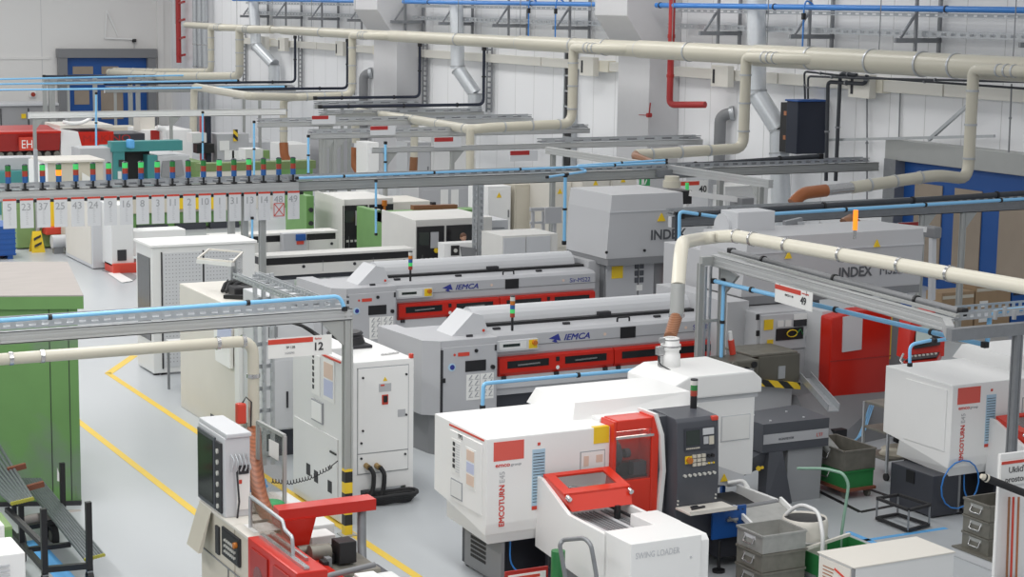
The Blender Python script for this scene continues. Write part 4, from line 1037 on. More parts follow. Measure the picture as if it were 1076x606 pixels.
# ================================================================== GREY CHIP CONVEYOR
t = T('chip_conveyor', 'dark grey chip conveyor head on splayed legs beside the nearest white lathe', 'conveyor', (13.5, 18.3, 0))
tp = [P(802, 446, Z=1.0), P(871.6, 438.6, Z=1.0), P(836, 425, Z=1.0), P(770, 435, Z=1.0)]
zb = P(802, 476, Y=tp[0].y).z
G().hexa([V((q.x, q.y, zb)) for q in tp], tp).build('head_housing', 'darkgrey', t)
yq = tp[0].y
dd = (tp[1]-tp[0]); dd.z = 0; dd.normalize(); nn = V((dd.y, -dd.x, 0)); z0_, z1_ = P(802, 467, Y=yq).z, P(802, 457, Y=yq).z
qa, qb = tp[0]+dd*.01, tp[1]-dd*.01
def zz_(q, z, o): return V((q.x, q.y, z))+nn*o
s = G().loft([zz_(qa, z0_, .008), zz_(qb, z0_, .008), zz_(qb, z1_, .008), zz_(qa, z1_, .008)], [zz_(qa, z0_, -.01), zz_(qb, z0_, -.01), zz_(qb, z1_, -.01), zz_(qa, z1_, -.01)]).build('label_strip', 'lightgrey', t)
text('KONVEYOR', .03, zz_(qa, z0_+.035, .008)+dd*.22, dd, AZ, 'darkgrey', s); text('LTF', .045, zz_(qa, z0_+.03, .008)+dd*.78, dd, AZ, 'signred', s)
for fx in (.2, .7):
    for fy in (.2, .75):
        q = tp[0]+(tp[1]-tp[0])*fx+(tp[3]-tp[0])*fy; G().cyl(q, q+V((0, 0, .012)), .015).build('screw_head', 'lightgrey2', t)
G().hexa([(13.35, 17.95, .0), (13.85, 17.95, .0), (13.9, 18.6, 0), (13.4, 18.6, 0)], [(13.42, 18.05, zb), (13.95, 18.05, zb), (13.95, 18.7, zb), (13.42, 18.7, zb)]).build('leg_housing', 'doorgrey', t)
G().hexa([(12.95, 17.85, .0), (13.4, 17.9, 0), (13.4, 18.0, 0), (12.95, 18.0, 0)], [(13.1, 18.0, zb), (13.3, 18.0, zb), (13.3, 18.2, zb), (13.1, 18.2, zb)]).build('leg', 'darkgrey', t)
G().hexa([(12.0, 18.1, .25), (12.25, 18.1, .2), (12.25, 18.6, .2), (12.0, 18.6, .25)], [(13.05, 18.05, zb), (13.35, 18.05, zb-.1), (13.35, 18.7, zb-.1), (13.05, 18.7, zb)]).build('incline', 'darkgrey', t)
G().cyl(P(797, 492, Y=18.0), P(797, 492, Y=17.97), .03).cyl(P(801, 491, Y=18.0), P(801, 491, Y=17.97), .02).build('yellow_button', 'yellow', t)
t = T('step_frame', 'blue steel frame standing behind the legs of the grey chip conveyor', 'frame', (13.0, 18.7, 0))
for x in (12.85, 13.1): G().bar((x, 18.6, 0), (x, 18.6, .6), .05).build('leg', 'bluedoor', t)
for z in (.12, .35, .58): G().box(12.85, 13.1, 18.5, 18.7, z, z+.03).build('rung', 'warmwhite', t)

# ================================================================== INDEX MACHINES
def index_head(lab, x0, x1, y0, y1, zb, zt, letters, lx, lz, big, brand2=None):
    t = T('automatic_lathe', lab, 'lathe', (x0, y0, 0), 'grey multi spindle machines with overhead housings')
    zm = zb+(zt-zb)*.74
    G().hexa([(x0, y0+.02, zb), (x1, y0+.02, zb), (x1, y1, zb), (x0, y1, zb)], [(x0+.03, y0-.02, zm), (x1, y0-.02, zm), (x1, y1, zm), (x0+.03, y1, zm)]).build('overhead_housing', 'indexgrey', t)
    G().hexa([(x0+.03, y0-.03, zm), (x1, y0-.03, zm), (x1, y1, zm), (x0+.03, y1, zm)], [(x0+.07, y0-.0, zt), (x1, y0-.0, zt), (x1, y1, zt), (x0+.07, y1, zt)]).build('housing_cover', 'indexgrey', t)
    G().box(x0+.02, x1, y0-.035, y0, zm-.015, zm+.01).build('joint_strip', 'lightgrey2', t)
    G().box(x0+.02, x1-.02, y0+.0, y1, zb-.12, zb).build('housing_sill', 'midgrey', t)
    text(letters, big, (lx, y0+.0, lz), AX, AZ, 'textgrey', t, bold=.035, sx=1.0)
    if brand2: text(brand2[0], big, (brand2[1], y0, lz), AX, AZ, 'darkgrey', t, sx=.95)
    return t
I1 = index_head('rear grey multi spindle machine with tall overhead housing, behind the farther bar feeder', 15.87, 17.35, 26.6, 28.0, 1.78, 2.86, 'INDEX', 16.72, 2.07, .17)
for px, py in ((637, 265), (677, 263)):
    p = P(px, py, Y=26.58); G().cyl(p, p+V((0, -.02, 0)), .025).build('hole_ring', 'black', I1)
p = P(695, 228, Y=26.58); G().prism([(p.x-.08, p.z-.07), (p.x+.08, p.z-.07), (p.x, p.z+.07)], 'y', 26.565, 26.585).build('warning_triangle', 'yellow', I1)
G().box(15.97, 17.2, 26.85, 27.9, 0, 1.66, .01).build('lower_cabinet', 'midgrey', I1)
G().box(15.75, 15.97, 27.0, 27.9, 0, 1.7).build('spindle_housing', 'indexgrey', I1)
for a, b, m in ((16.0, 16.62, 'lightgrey'), (16.65, 16.95, 'lightgrey')): G().box(a, b, 26.82, 26.85, .7, 1.64, .006).build('cabinet_door', m, I1)
p = P(648, 285, Y=26.82); G().box(p.x-.1, p.x+.12, 26.81, 26.82, p.z-.12, p.z+.09).build('warning_label', 'yellow', I1)
p = P(672, 287, Y=26.82)
g = G()
for i in range(3):
    for j in range(2): g.box(p.x-.1+j*.1, p.x-.02+j*.1, 26.81, 26.82, p.z-.16+i*.12, p.z-.07+i*.12)
g.build('gauge_panel', 'darkgrey', I1)
G().box(p.x-.06, p.x+.06, 26.81, 26.82, p.z-.3, p.z-.2).box(p.x+.0, p.x+.05, 26.81, 26.82, p.z+.15, p.z+.2).build('notice_sheet', 'paper', I1)
p = P(700, 280, Y=26.8); G().box(p.x-.02, p.x+.5, 26.78, 26.9, .3, 1.72).build('red_door', 'red', I1, 'red sliding door')
p = P(706, 192, Y=27.4)
G().cyl((p.x, 27.4, 2.86), (p.x, 27.4, 2.98), .16).cyl((p.x, 27.4, 2.98), (p.x, 27.4, 3.06), .13).build('exhaust_collar', 'cream', I1)
p = P(701, 329, Y=26.8); G().box(p.x-.25, p.x+.22, 26.79, 26.82, p.z-.05, p.z+.06).build('blue_label', 'tape_blue', I1)
# second one, right of the 49 gantry
I2 = index_head('front grey multi spindle machine with red sliding door and overhead housing lettered in grey', 15.32, 18.62, 21.85, 23.0, 1.86, 2.72, 'INDEX', P(883, 292, Y=21.8).x, P(883, 292, Y=21.8).z, .15, ('MS22', P(926, 291, Y=21.8).x))
p = P(795, 235, Y=23.2)
G().box(P(773, 235, Y=22.6).x, P(812, 235, Y=22.6).x, 22.55, 23.0, 2.66, P(790, 222, Y=22.6).z, .01).build('top_box', 'lightgrey2', I2)
q = P(765, 238, Y=22.9)
c = G().cyl(q+V((-.12, 0, 0)), q+V((.16, 0, 0)), .2, seg=20).build('fan_housing', 'lightgrey2', I2); G().cyl(q+V((.16, 0, 0)), q+V((.3, 0, 0)), .17, seg=20).build('outlet_pipe', 'beige', I2)
for px, py in ((829, 268), (922, 256)):
    p = P(px, py, Y=21.8); G().prism([(p.x-.06, p.z-.05), (p.x+.06, p.z-.05), (p.x, p.z+.06)], 'y', 21.8, 21.82).build('warning_triangle', 'yellow', I2)
# machine body below the housing
yb = 21.3
e0, e1 = P(796, 330, Y=yb), P(862, 322, Y=yb)
G().box(14.9, e0.x+.06, 21.6, 23.5, 0, 1.85).build('back_wall', 'indexgrey', I2)
G().box(e0.x, e1.x+.05, yb, 23, 0.25, 1.72, .012).build('control_cabinet', 'indexgrey', I2)
zq = P(830, 366, Y=yb).z
d = G().box(e0.x+.05, e1.x-.0, yb-.03, yb, zq, 1.69, .01).build('cabinet_door', 'lightgrey2', I2)
for px, py in ((795.5, 333), (795.5, 350)):
    p = P(px, py, Y=yb-.03); G().box(p.x-.02, p.x+.03, yb-.05, yb-.03, p.z-.04, p.z+.04).build('hinge', 'black', d)
def i2plate(px0, py0, px1, py1, m, nm, par=I2, o=.034, y=yb):
    a, b = P(px0, py0, Y=y-o), P(px1, py1, Y=y-o); w = max(a.z, b.z); return G().box(a.x, b.x, y-o-.01, y-o, min(a.z, b.z), w).build(nm, m, par)
i2plate(803, 336, 812, 346, 'yellow', 'warning_label', d)
i2plate(834, 330, 854, 334.5, 'white', 'name_plate', d); i2plate(834, 336, 853, 341.5, 'ink', 'display_strip', d)
i2plate(817, 337, 823, 343, 'paper', 'small_label', d); i2plate(825, 336.5, 831, 342.5, 'paper', 'small_label', d)
o = i2plate(815.5, 345.5, 843.5, 355.5, 'black', 'wire_opening', d)
a = P(832, 350, Y=yb-.05); G().tube([a+V((.09*math.cos(k), -.01, .05*math.sin(k))) for k in [i*.5 for i in range(13)]], .008, 6).build('cable', 'yellow', o); G().tube([a+V((.05, 0, -.05)), a+V((.15, 0, .05)), a+V((.2, 0, -.03))], .01, 6).build('cable', 'greenpaint', o)
i2plate(846.5, 346, 852.5, 352, 'paper', 'small_label', d); i2plate(806, 357, 812, 361, 'yellow', 'yellow_switch', d)
G().box(e0.x+.3, e1.x, yb-.02, yb, .55, zq-.02, .008).build('cabinet_door', 'indexgrey', I2)
# red sliding door and base
yr = 20.9
r0, r1 = P(863, 330, Y=yr), P(925, 318, Y=yr)
zb = P(878, 418, Y=yr).z
d = G().prism([(r0.x, zb+.12), (r0.x+.08, zb+.0), (r0.x+.36, zb-.03), (r1.x+.02, zb+.08), (r1.x+.02, 1.80), (r0.x+.45, 1.78), (r0.x, 1.70)], 'y', yr-.25, yr+.02, .03).build('red_door', 'red', I2, 'big red sliding door with a window coloured pale for its lit inside')
zs = P(890, 378, Y=yr-.25).z
G().box(r0.x, r1.x+.03, yr-.256, yr-.24, zs-.008, zs+.008).build('door_groove', 'darkred', d)
wv = [P(885, 370, Y=yr-.26), P(905, 367, Y=yr-.26), P(906.5, 329, Y=yr-.26), P(886, 333, Y=yr-.26)]
G().hexa([q+V((0, .02, 0)) for q in wv], [q-V((0, .006, 0)) for q in wv]).build('door_window', 'lightgrey2', d)  # opaque pale plate, the lit interior behind it put into its colour
G().box(e1.x-.02, r0.x+.02, 20.9, 22, .5, 1.75).build('door_post', 'lightgrey2', I2)
a, b = P(878, 478, Z=0), P(925, 458, Z=0)
G().hexa([(15.4, 19.9, 0), (17.6, 20.4, 0), (17.6, 23, 0), (14.9, 23, 0)], [(15.5, 20.7, .62), (17.6, 20.85, .7), (17.6, 23, .7), (14.9, 23, .62)]).build('base', 'midgrey', I2)
G().box(r1.x+.04, r1.x+.42, 20.95, 21.3, .0, 1.8).build('side_post', 'midgrey', I2)
p = P(926.5, 350, Y=20.9); z0, z1 = P(926, 380, Y=20.9).z, P(926, 318, Y=20.9).z
for a_, b_, m in ((z0+.02, z1-.12, 'yellow'),): G().box(r1.x+.14, r1.x+.26, 20.93, 20.95, a_, b_).build('yellow_strip', m, I2)
G().cyl(P(928, 384, Y=20.95), P(928, 384, Y=20.85), .07).build('red_switch', 'signred', I2)
G().bar(P(922, 318, Y=20.85), P(920, 408, Y=20.85), .03).build('door_rail', 'steel', I2)
G().box(15.1, 15.25, 20.8, 21.0, .04, .06).build('foot', 'black', I2)
p = P(883, 455, Y=20.1); G().box(p.x-.1, p.x+.1, p.y-.02, p.y+.15, p.z-.05, p.z+.05).build('socket_box', 'black', I2)
# cylinder lamp on top, prop rod, white strut
G().box(15.4, 17.6, 23.0, 24.1, 0, 2.4, .01).build('rear_housing', 'indexgrey', I2)
p = P(898, 251, Z=2.72)
t = T('signal_lamp', 'glowing orange signal lamp on the front grey multi spindle machine', 'signal lamp', p)
G().cyl(p, p+V((0, 0, .13)), .025).build('stem', 'steel', t)
G().cyl(p+V((0, 0, .13)), p+V((0, 0, .42)), .035).build('lens', 'lens_orange_lit', t)
p = P(722, 216, Y=29)
t = T('signal_lamp', 'slender green and white signal lamp beside the sign with a 40', 'signal lamp', p)
G().cyl(P(722, 217, Y=29), P(722, 201, Y=29), .03).build('stem', 'white', t); G().cyl(P(722, 201, Y=29), P(722, 192, Y=29), .035).build('lens', 'lens_green_lit', t)
t = T('swing_arm', 'white swing arm with grey end block in front of the sign with a 40', 'arm', P(770, 212, Y=27.5))
G().bar(P(724, 203, Y=28.5), P(777, 210, Y=28.5), .1).build('arm_tube', 'white', t); G().box(P(777, 210, Y=28.5).x-.08, P(786, 210, Y=28.5).x, 28.3, 28.7, P(777, 217, Y=28.5).z, P(777, 207, Y=28.5).z, .02).build('end_block', 'midgrey', t)
G().box(P(700, 200, Y=28.6).x, P(724, 200, Y=28.6).x, 28.5, 29.0, P(712, 214, Y=28.6).z, P(712, 200, Y=28.6).z).build('base_block', 'black', t)
t = T('swing_arm', 'long white swing arm beside the orange signal lamp, ending at a grey post', 'arm', P(930, 236, Y=23.6))
G().bar(P(900, 233, Y=24), P(972, 241, Y=24), .09).build('arm_tube', 'white', t)
G().box(P(978, 240, Y=24).x, P(986, 240, Y=24).x, 23.9, 24.2, P(980, 250, Y=24).z, P(980, 238, Y=24).z, .03).build('end_block', 'midgrey', t)
G().bar(P(980, 250, Y=24), P(979, 315, Y=24), .09).build('arm_tube', 'lightgrey2', t)
G().tube([P(888, 236, Y=24), P(893, 232, Y=24), P(900, 238, Y=24)], .12, 10).build('motor', 'brownhose', t)
G().bar(P(862, 237, Y=23.5), P(892, 243, Y=23.5), .1).build('stay', 'midgrey', t)
a = P(963, 233, Y=27)
t = T('hanging_sign', 'dark red topped sign by the post in front of the blue roll-up door', 'sign', a, 'machine number signs hanging from the gantries')
G().box(P(943, 233, Y=26.6).x, P(969, 233, Y=26.6).x, 26.58, 26.6, a.z-.28, a.z+.06).build('plate', 'lightgrey2', t); G().box(P(943, 233, Y=26.6).x, P(964, 233, Y=26.6).x, 26.57, 26.58, a.z-.04, a.z+.06).build('red_bar', 'redpipe', t)
p = P(830, 240, Y=23.3)
t = T('cylinder_unit', 'small silver pneumatic unit on top of the front grey multi spindle machine', 'cylinder', p)
G().box(P(836, 240, Y=23).x, P(843, 240, Y=23).x, 22.95, 23.2, p.z-.2, p.z+.15, .01).build('block', 'galv', t); G().cyl(P(830, 250, Y=23), P(830, 236, Y=23), .12, .05).build('cone', 'steel', t); G().bar(P(824, 235, Y=23), P(842, 231, Y=23), .08).build('bracket', 'galvdark', t)
# silver chute and striped bar head in front
t = T('parts_chute', 'open silver channel chute sloping down from the striped loading head towards the red door', 'chute', P(860, 415, Y=20))
a, b = P(846, 398, Y=20.6), P(876, 432, Y=19.6)
d = (b-a).normalized(); sd = d.cross(AZ).normalized()
G().bar(a, b, .16, .015).build('channel_floor', 'galv', t)
for e in (-1, 1): G().bar(a+sd*(.08*e)+V((0, 0, .05)), b+sd*(.08*e)+V((0, 0, .05)), .012, .1).build('channel_side', 'galv', t)
t = T('loading_head', 'olive grey bar loading head with black and yellow edge on the front multi spindle machine', 'loading head', P(800, 390, Y=20.9))
y = 20.6
a, b = P(798, 375, Y=y), P(841, 373, Y=y); zl = P(820, 403, Y=y).z
G().box(a.x, b.x, y, y+.55, zl, a.z, .015).build('head_body', 'olive', t)
G().box(a.x-.12, b.x-.03, y+.02, y+.7, a.z, a.z+.035, .01).build('head_cover', 'zincold', t)
hz = [P(777, 397, Y=y-.06), P(841, 402, Y=y-.06), P(841, 409, Y=y-.06), P(777, 404, Y=y-.06)]
G().loft(hz, [v+V((0, .04, 0)) for v in hz]).build('warning_edge', 'hazard', t, 'black and yellow striped edge')
G().box(P(766, 385, Y=y-.2).x, P(798, 385, Y=y-.2).x, y-.2, y+.3, P(780, 397, Y=y-.2).z, P(780, 379, Y=y-.2).z, .03).build('bearing_block', 'olive', t)
for px, py, r in ((772, 384, .05), (785, 390, .06), (793, 383, .045)):
    c = P(px, py, Y=y-.22); G().cyl(c, c+V((0, .06, 0)), r).build('shaft_end', 'zincold' if px == 772 else 'black', t)
G().box(P(786, 395, Y=y-.26).x, P(792, 395, Y=y-.26).x, y-.26, y-.2, P(786, 396, Y=y-.26).z, P(786, 388, Y=y-.26).z).build('sight_plate', 'galv', t)
G().box(P(818, 390, Y=y-.01).x, P(825, 390, Y=y-.01).x, y-.015, y, P(825, 397, Y=y).z, P(825, 384, Y=y).z).build('sight_plate', 'galv', t)
G().box(a.x-.05, b.x-.05, y+.1, y+.5, 0, zl).build('pedestal', 'lightgrey', t)
q = P(793, 400, Y=y-.1); G().tube([q+V((.07*math.cos(k), 0, .06*math.sin(k))) for k in [i*.52 for i in range(13)]], .014, 8).build('pull_ring', 'yellow', t)
G().loft([P(752, 410, Y=y+.2), P(768, 404, Y=y+.2), P(790, 445, Y=y+.2), P(775, 445, Y=y+.2)], [P(752, 410, Y=y+.2)+V((0, .06, 0)), P(768, 404, Y=y+.2)+V((0, .06, 0)), P(790, 445, Y=y+.2)+V((0, .06, 0)), P(775, 445, Y=y+.2)+V((0, .06, 0))]).build('diagonal_strut', 'darkgrey', t)
p = P(767, 365, Y=20.8)
t = T('spray_gun', 'red coolant gun hanging on the grey gantry post beside the loading head', 'spray gun', p)
G().tube([P(767, 348, Y=20.8), P(768, 358, Y=20.8)], .03, 8).build('nozzle', 'white', t); G().tube([P(768, 357, Y=20.8), P(770, 372, Y=20.8)], .045, 8).build('grip', 'signred', t)
# red control pendant
t = T('operating_console', 'red framed control panel with screen on a black pedestal behind the second white lathe', 'control panel', (17.1, 20, 0))
a, b = P(950, 372, X=17.0), P(990, 366, X=17.0)
fr = [P(958, 330, Y=20.1), P(994, 326, Y=20.1), P(992, 374, Y=19.9), P(954, 378, Y=19.9)]
n = V((0, .25, .02))
f = G().hexa(fr, [q+n for q in fr]).build('screen_housing', 'red', t)
sc = [P(962, 340, Y=20.08), P(988, 337, Y=20.08), P(987, 362, Y=19.93), P(960, 366, Y=19.93)]
G().hexa(sc, [q+V((0, -.02, 0)) for q in sc]).build('screen_bezel', 'black', f)
sc = [P(963, 343, Y=20.05), P(979, 341, Y=20.05), P(978, 358, Y=19.9), P(962, 361, Y=19.9)]
G().hexa(sc, [q+V((0, -.02, 0)) for q in sc]).build('screen', 'screenlit', f)
kb = [P(948, 381, Y=19.5), P(985, 377, Y=19.5), P(990, 368, Y=20.0), P(957, 372, Y=20.0)]
k = G().hexa([q-V((0, 0, .1)) for q in kb], kb).build('keyboard_desk', 'red', t)
kb2 = [P(951, 379.5, Y=19.53), P(984, 375.5, Y=19.53), P(988, 370, Y=19.95), P(958, 373, Y=19.95)]
G().hexa(kb2, [q+V((0, 0, .012)) for q in kb2]).build('keypad', 'ink', k)
for i in range(7):
    q = kb2[0]+(kb2[1]-kb2[0])*(.1+.13*i)+(kb2[3]-kb2[0])*.5; G().cyl(q, q+V((0, 0, .03)), .02).build('push_button', 'dial', k)
g = [P(949, 372, Y=19.6), P(945.5, 379, Y=19.45), P(950, 384, Y=19.4), P(972, 387, Y=19.35)]
G().tube(g, .018, 8, .08).build('grab_rail', 'steel', t)
G().cyl(P(963, 332, Y=20.0), P(975, 331, Y=20.0), .035).build('top_handle', 'red', t)
q = P(958, 395, Y=19.9); G().lathe((q.x, 19.9, 0), [(0, 0), (.22, 0), (.2, .25), (.13, .5), (.16, .8), (.14, 1.05), (0, 1.05)], 14).build('pedestal', 'black', t)
t = T('service_column', 'black and blue cabinet with hazard tape behind the red control panel', 'cabinet', (17.9, 21.5, 0))
a, b = P(938, 322, Y=21.6), P(958, 322, Y=21.6)
G().box(a.x, b.x, 21.6, 22.2, 0, P(940, 320, Y=21.6).z).build('body', 'bluedoor', t); G().box(a.x-.05, a.x+.12, 21.57, 21.6, P(940, 352, Y=21.6).z, P(940, 320, Y=21.6).z).build('warning_strip', 'hazard', t)
G().box(a.x-.1, b.x+.2, 21.5, 22.1, .9, P(940, 352, Y=21.5).z, .03).build('black_case', 'black', t)
G().box(a.x-.1, b.x+.3, 21.5, 22.1, 0, .9).build('plinth', 'midgrey', t)
# ================================================================== BAR FEEDERS
def bar_feeder():
    t = T('bar_feeder', 'nearer grey bar feeder with red window band, just behind the first white lathe', 'bar feeder', (10.5, 21.85, 0), 'grey bar feeders')
    yf = 22.05; x0, x1 = 11.3, 15.12
    # cabinet at the left end
    G().box(10.5, 11.36, 21.87, 23.0, .0, 1.56, .01).build('cabinet', 'lightgrey', t)
    d = G().box(10.52, 11.33, 21.84, 21.87, .02, 1.47, .006).build('cabinet_door', 'lightgrey', t)
    G().box(10.5, 10.53, 21.835, 21.86, .0, 1.44).box(11.3, 11.33, 21.832, 21.86, 1.38, 1.46).build('door_seal', 'ink', d)
    for z in (1.0, .15): G().box(10.5, 10.56, 21.82, 21.84, z, z+.06).build('hinge', 'black', d)
    G().cyl((11.02, 21.84, 1.4), (11.02, 21.82, 1.4), .025).cyl((11.27, 21.84, 1.16), (11.27, 21.81, 1.16), .03).build('lock', 'black', d)
    G().box(10.75, 10.92, 21.834, 21.84, 1.34, 1.39).build('red_label', 'signred', d); G().cyl((10.7, 21.84, 1.365), (10.7, 21.835, 1.365), .018).build('red_label', 'signred', d)
    G().box(10.86, 11.17, 21.83, 21.84, 1.12, 1.27, .004).build('display_recess', 'black', d)
    r = G().cyl((10.66, 21.84, 1.2), (10.66, 21.834, 1.2), .055).build('round_label', 'paperblue', d); G().cyl((10.665, 21.834, 1.2), (10.665, 21.831, 1.2), .035).build('round_label_core', 'logoblue', r)
    for a in (10.88, 11.09):
        s = G().box(a, a+.2, 21.834, 21.84, .73, 1.08).build('instruction_sheet', 'paper', d)
        g = G()
        for i in range(2):
            for j in range(4): g.bar((a+.04+i*.09, 21.832, .78+j*.08), (a+.08+i*.09, 21.832, .83+j*.08), .012).box(a+.03+i*.09, a+.1+i*.09, 21.831, 21.834, .765+j*.08, .772+j*.08)
        g.build('print_marking', 'inkgrey', s)
    # overhanging side hood
    ring = lambda z: [(10.5, 21.86, z), (10.3, 22.02, z), (10.22, 23.3, z), (10.5, 23.3, z)]
    G().loft(ring(.55), ring(1.56)).build('side_hood', 'lightgrey', t)
    ring2 = lambda z: [(10.5, 21.87, z), (10.42, 22.05, z), (10.3, 23.2, z), (10.5, 23.2, z)]
    G().loft(ring2(.0), ring2(.55)).build('side_plinth', 'midgrey', t)
    # triangular end shield on the cabinet top
    z0 = 1.56
    tri = [P(475, 361, Y=22.15), P(514, 357, Y=22.15), P(507, 331, Y=22.15), P(497, 329, Y=22.15)]
    for q in tri[:2]: q.z = z0
    G().loft(tri, [q+V((0, .5, 0)) for q in tri]).build('end_shield', 'lightgrey2', t)
    p = P(508, 347, Y=22.15); G().cyl(p+V((0, .02, 0)), p+V((0, -.006, 0)), .02).build('round_label', 'signred', t)
    G().box(tri[0].x+.15, tri[0].x+.24, 22.0, 22.03, z0, z0+.03).build('latch', 'ink', t)
    # long body
    G().prism([(yf+.02, 1.24), (yf, 1.27), (yf, 1.53), (yf+.06, 1.57), (yf+.55, 1.6), (yf+.55, .7), (yf+.02, .7)], 'x', x0, x1, .006).build('feeder_body', 'lightgrey', t)
    G().box(x0, x1+.005, yf-.006, yf, 1.37, 1.38).build('body_groove', 'midgrey', t)
    G().box(x0, x1, yf-.008, yf+.02, .80, .97).build('lower_rail', 'lightgrey2', t)
    G().box(x0+.1, x1-.1, yf+.1, yf+.5, .35, .7).build('trough', 'anthracite', t)
    for x in (x0+.5, x1-.4): G().box(x, x+.35, yf+.12, yf+.45, 0, .36).build('pedestal', 'midgrey', t)
    # red window doors
    n = 2
    for k in range(n):
        a = x0+.16+k*(x1-x0-.17)/n; b = a+(x1-x0-.2)/n
        d = G().prism([(yf-.02, .97), (yf-.06, 1.02), (yf-.05, 1.22), (yf+.02, 1.24), (yf+.02, .97)], 'x', a, b, .004).build('window_door', 'red', t, 'red window door')
        m = (a+b)/2
        for u0, u1 in ((a+.12, m-.14), (m+.12, b-.12)):
            G().box(u0, u1, yf-.062, yf-.05, 1.08, 1.18).build('window_slot', 'glassdark', d)
            G().bar((u0+.15, yf-.064, 1.12), (u0+.5, yf-.064, 1.13), .03, .02).build('bar_reflection', 'steel', d) if k == 0 else None
        G().box(m-.025, m+.025, yf-.066, yf-.05, 1.13, 1.19).build('door_catch', 'black', d)
        G().cyl((m, yf-.062, 1.04), (m, yf-.066, 1.04), .028).build('round_label', 'paper', d)
        for u in (a+.08, m, b-.12): G().box(u-.03, u+.03, yf-.05, yf-.01, .93, .975).build('hinge', 'ink', d)
    # control display, emblem, lettering
    p = P(533, 365, Y=yf)
    c = G().box(11.41, 12.05, yf-.07, yf, 1.32, 1.47, .008).build('display_unit', 'lightgrey2', t)
    G().box(11.44, 11.86, yf-.074, yf-.07, 1.35, 1.45).build('display_frame', 'white2', c); G().box(11.5, 11.76, yf-.078, yf-.074, 1.385, 1.425).build('display_screen', 'screen', c)
    G().box(11.9, 12.03, yf-.075, yf-.07, 1.34, 1.46).build('stop_plate', 'yellow', c); G().cyl((11.98, yf-.075, 1.42), (11.98, yf-.12, 1.42), .035).build('stop_button', 'lens_orange', c)
    text('IEMCA', .085, (12.48, yf, 1.4), AX, AZ, 'logoblue', t, shear=.3, w=.42, thick=.05)
    e = G().prism([(12.25, 1.44), (12.4, 1.5), (12.44, 1.4)], 'y', yf-.004, yf).prism([(12.3, 1.4), (12.36, 1.43), (12.4, 1.36)], 'y', yf-.004, yf).build('emblem', 'logoblue', t)
    for x, m_ in ((13.15, 'signred'), (13.7 + .8, 'signred')): G().cyl((x, yf, 1.44), (x, yf-.004, 1.44), .022).build('round_label', 'mat_p1', t)
    G().box(13.4, 13.65, yf-.012, yf, 1.36, 1.52, .004).build('black_socket', 'black', t)
    text('Sir-MS22', .075, (14.62, yf, 1.4), AX, AZ, 'logoblue', t, w=.4)
    G().tube([(13.42, yf+.12, 1.58), (13.42, yf+.12, 1.64), (13.62, yf+.12, 1.64), (13.62, yf+.12, 1.58)], .014, 8, .03).build('lid_handle', 'black', t)
    for x in (11.5, 12.6, 14.1): G().box(x, x+.1, yf+.2, yf+.25, 1.575, 1.61).build('latch', 'ink', t)
    # opened half round rear cover
    arc = [(yf+.72+.2*math.cos(a), 1.66+.17*math.sin(a)) for a in [math.pi*(.05+i*.9/8) for i in range(9)]]+[(yf+.5, 1.6), (yf+.92, 1.6)]
    G().prism(arc, 'x', 11.35, 15.0).build('rear_cover', 'lightgrey2', t)
    G().box(11.4, x1, yf+.4, yf+.6, 1.57, 1.63).build('cover_gap', 'black', t)
    G().box(13.3, 13.5, yf+.42, yf+.5, 1.6, 1.68, .01).build('drive_block', 'ink', t)
    # signal lamp on the left end
    lx = P(538, 360, Y=yf+.1).x
    l = G().cyl((lx, yf+.1, 1.57), (lx, yf+.1, 1.76), .018).build('lamp_stem', 'black', t)
    z = 1.76
    for m_, nm in (('lens_red', 'red_lens'), ('lens_green_lit', 'green_lens'), ('lens_blue', 'blue_lens'), ('lens_orange', 'orange_lens'), ('lens_clear', 'clear_lens')):
        G().cyl((lx, yf+.1, z), (lx, yf+.1, z+.055), .034).build(nm, m_, l); z += .057
    G().cyl((lx, yf+.1, z), (lx, yf+.1, z+.015), .034).build('lamp_cap', 'ink', l)
    return t
F1 = bar_feeder()
F2 = dup(F1, F1.location+V((.62, 4.7, 0)), 'farther grey bar feeder with a red window band, leading to the tall grey housing')

# ================================================================== WHITE CABINETS BEHIND THE POST
t = T('cooling_unit', 'white cooling cabinet with two black hoses at its foot, behind the banded post', 'cabinet', (8.9, 20.1, 0))
G().box(8.5, 9.3, 20.1, 21.85, .16, 1.74, .012).build('housing', 'white', t)
for x in (8.5, 9.2): G().box(x, x+.1, 20.1, 20.25, 0, .17).box(x, x+.1, 21.6, 21.8, 0, .17).build('leg', 'white', t)
d = G().box(8.56, 9.22, 20.085, 20.1, .62, 1.66, .004).build('door_panel', 'white', t); G().box(8.555, 9.225, 20.09, 20.102, .61, .62).box(8.555, 9.225, 20.09, 20.102, .36, .365).box(8.553, 8.558, 20.09, 20.102, .36, 1.67).box(9.222, 9.227, 20.09, 20.102, .36, 1.67).box(8.553, 9.227, 20.09, 20.102, 1.66, 1.67).build('door_gap', 'inkgrey', t)
G().box(8.56, 9.22, 20.085, 20.1, .37, .605, .004).build('lower_panel', 'white', t)
for x, z in ((8.62, 1.55), (9.19, 1.55), (8.62, .9), (8.6, .75), (9.19, 1.05), (8.6, .56), (9.18, .56)): G().cyl((x, 20.085, z), (x, 20.07, z), .014).build('lock', 'ink', d)
s = G().box(8.83, 8.99, 20.08, 20.085, 1.36, 1.46).build('type_plate', 'lightgrey', d); G().box(8.85, 8.9, 20.077, 20.08, 1.43, 1.45).build('print_marking', 'signred', s)
G().prism([(8.88, 1.49), (8.94, 1.49), (8.91, 1.54)], 'y', 20.08, 20.085).build('warning_triangle', 'yellow', d)
s = G().box(8.87, 8.95, 20.078, 20.085, 1.2, 1.32).build('switch_plate', 'signred', d); G().box(8.885, 8.935, 20.06, 20.078, 1.23, 1.31, .005).build('main_switch', 'black', s)
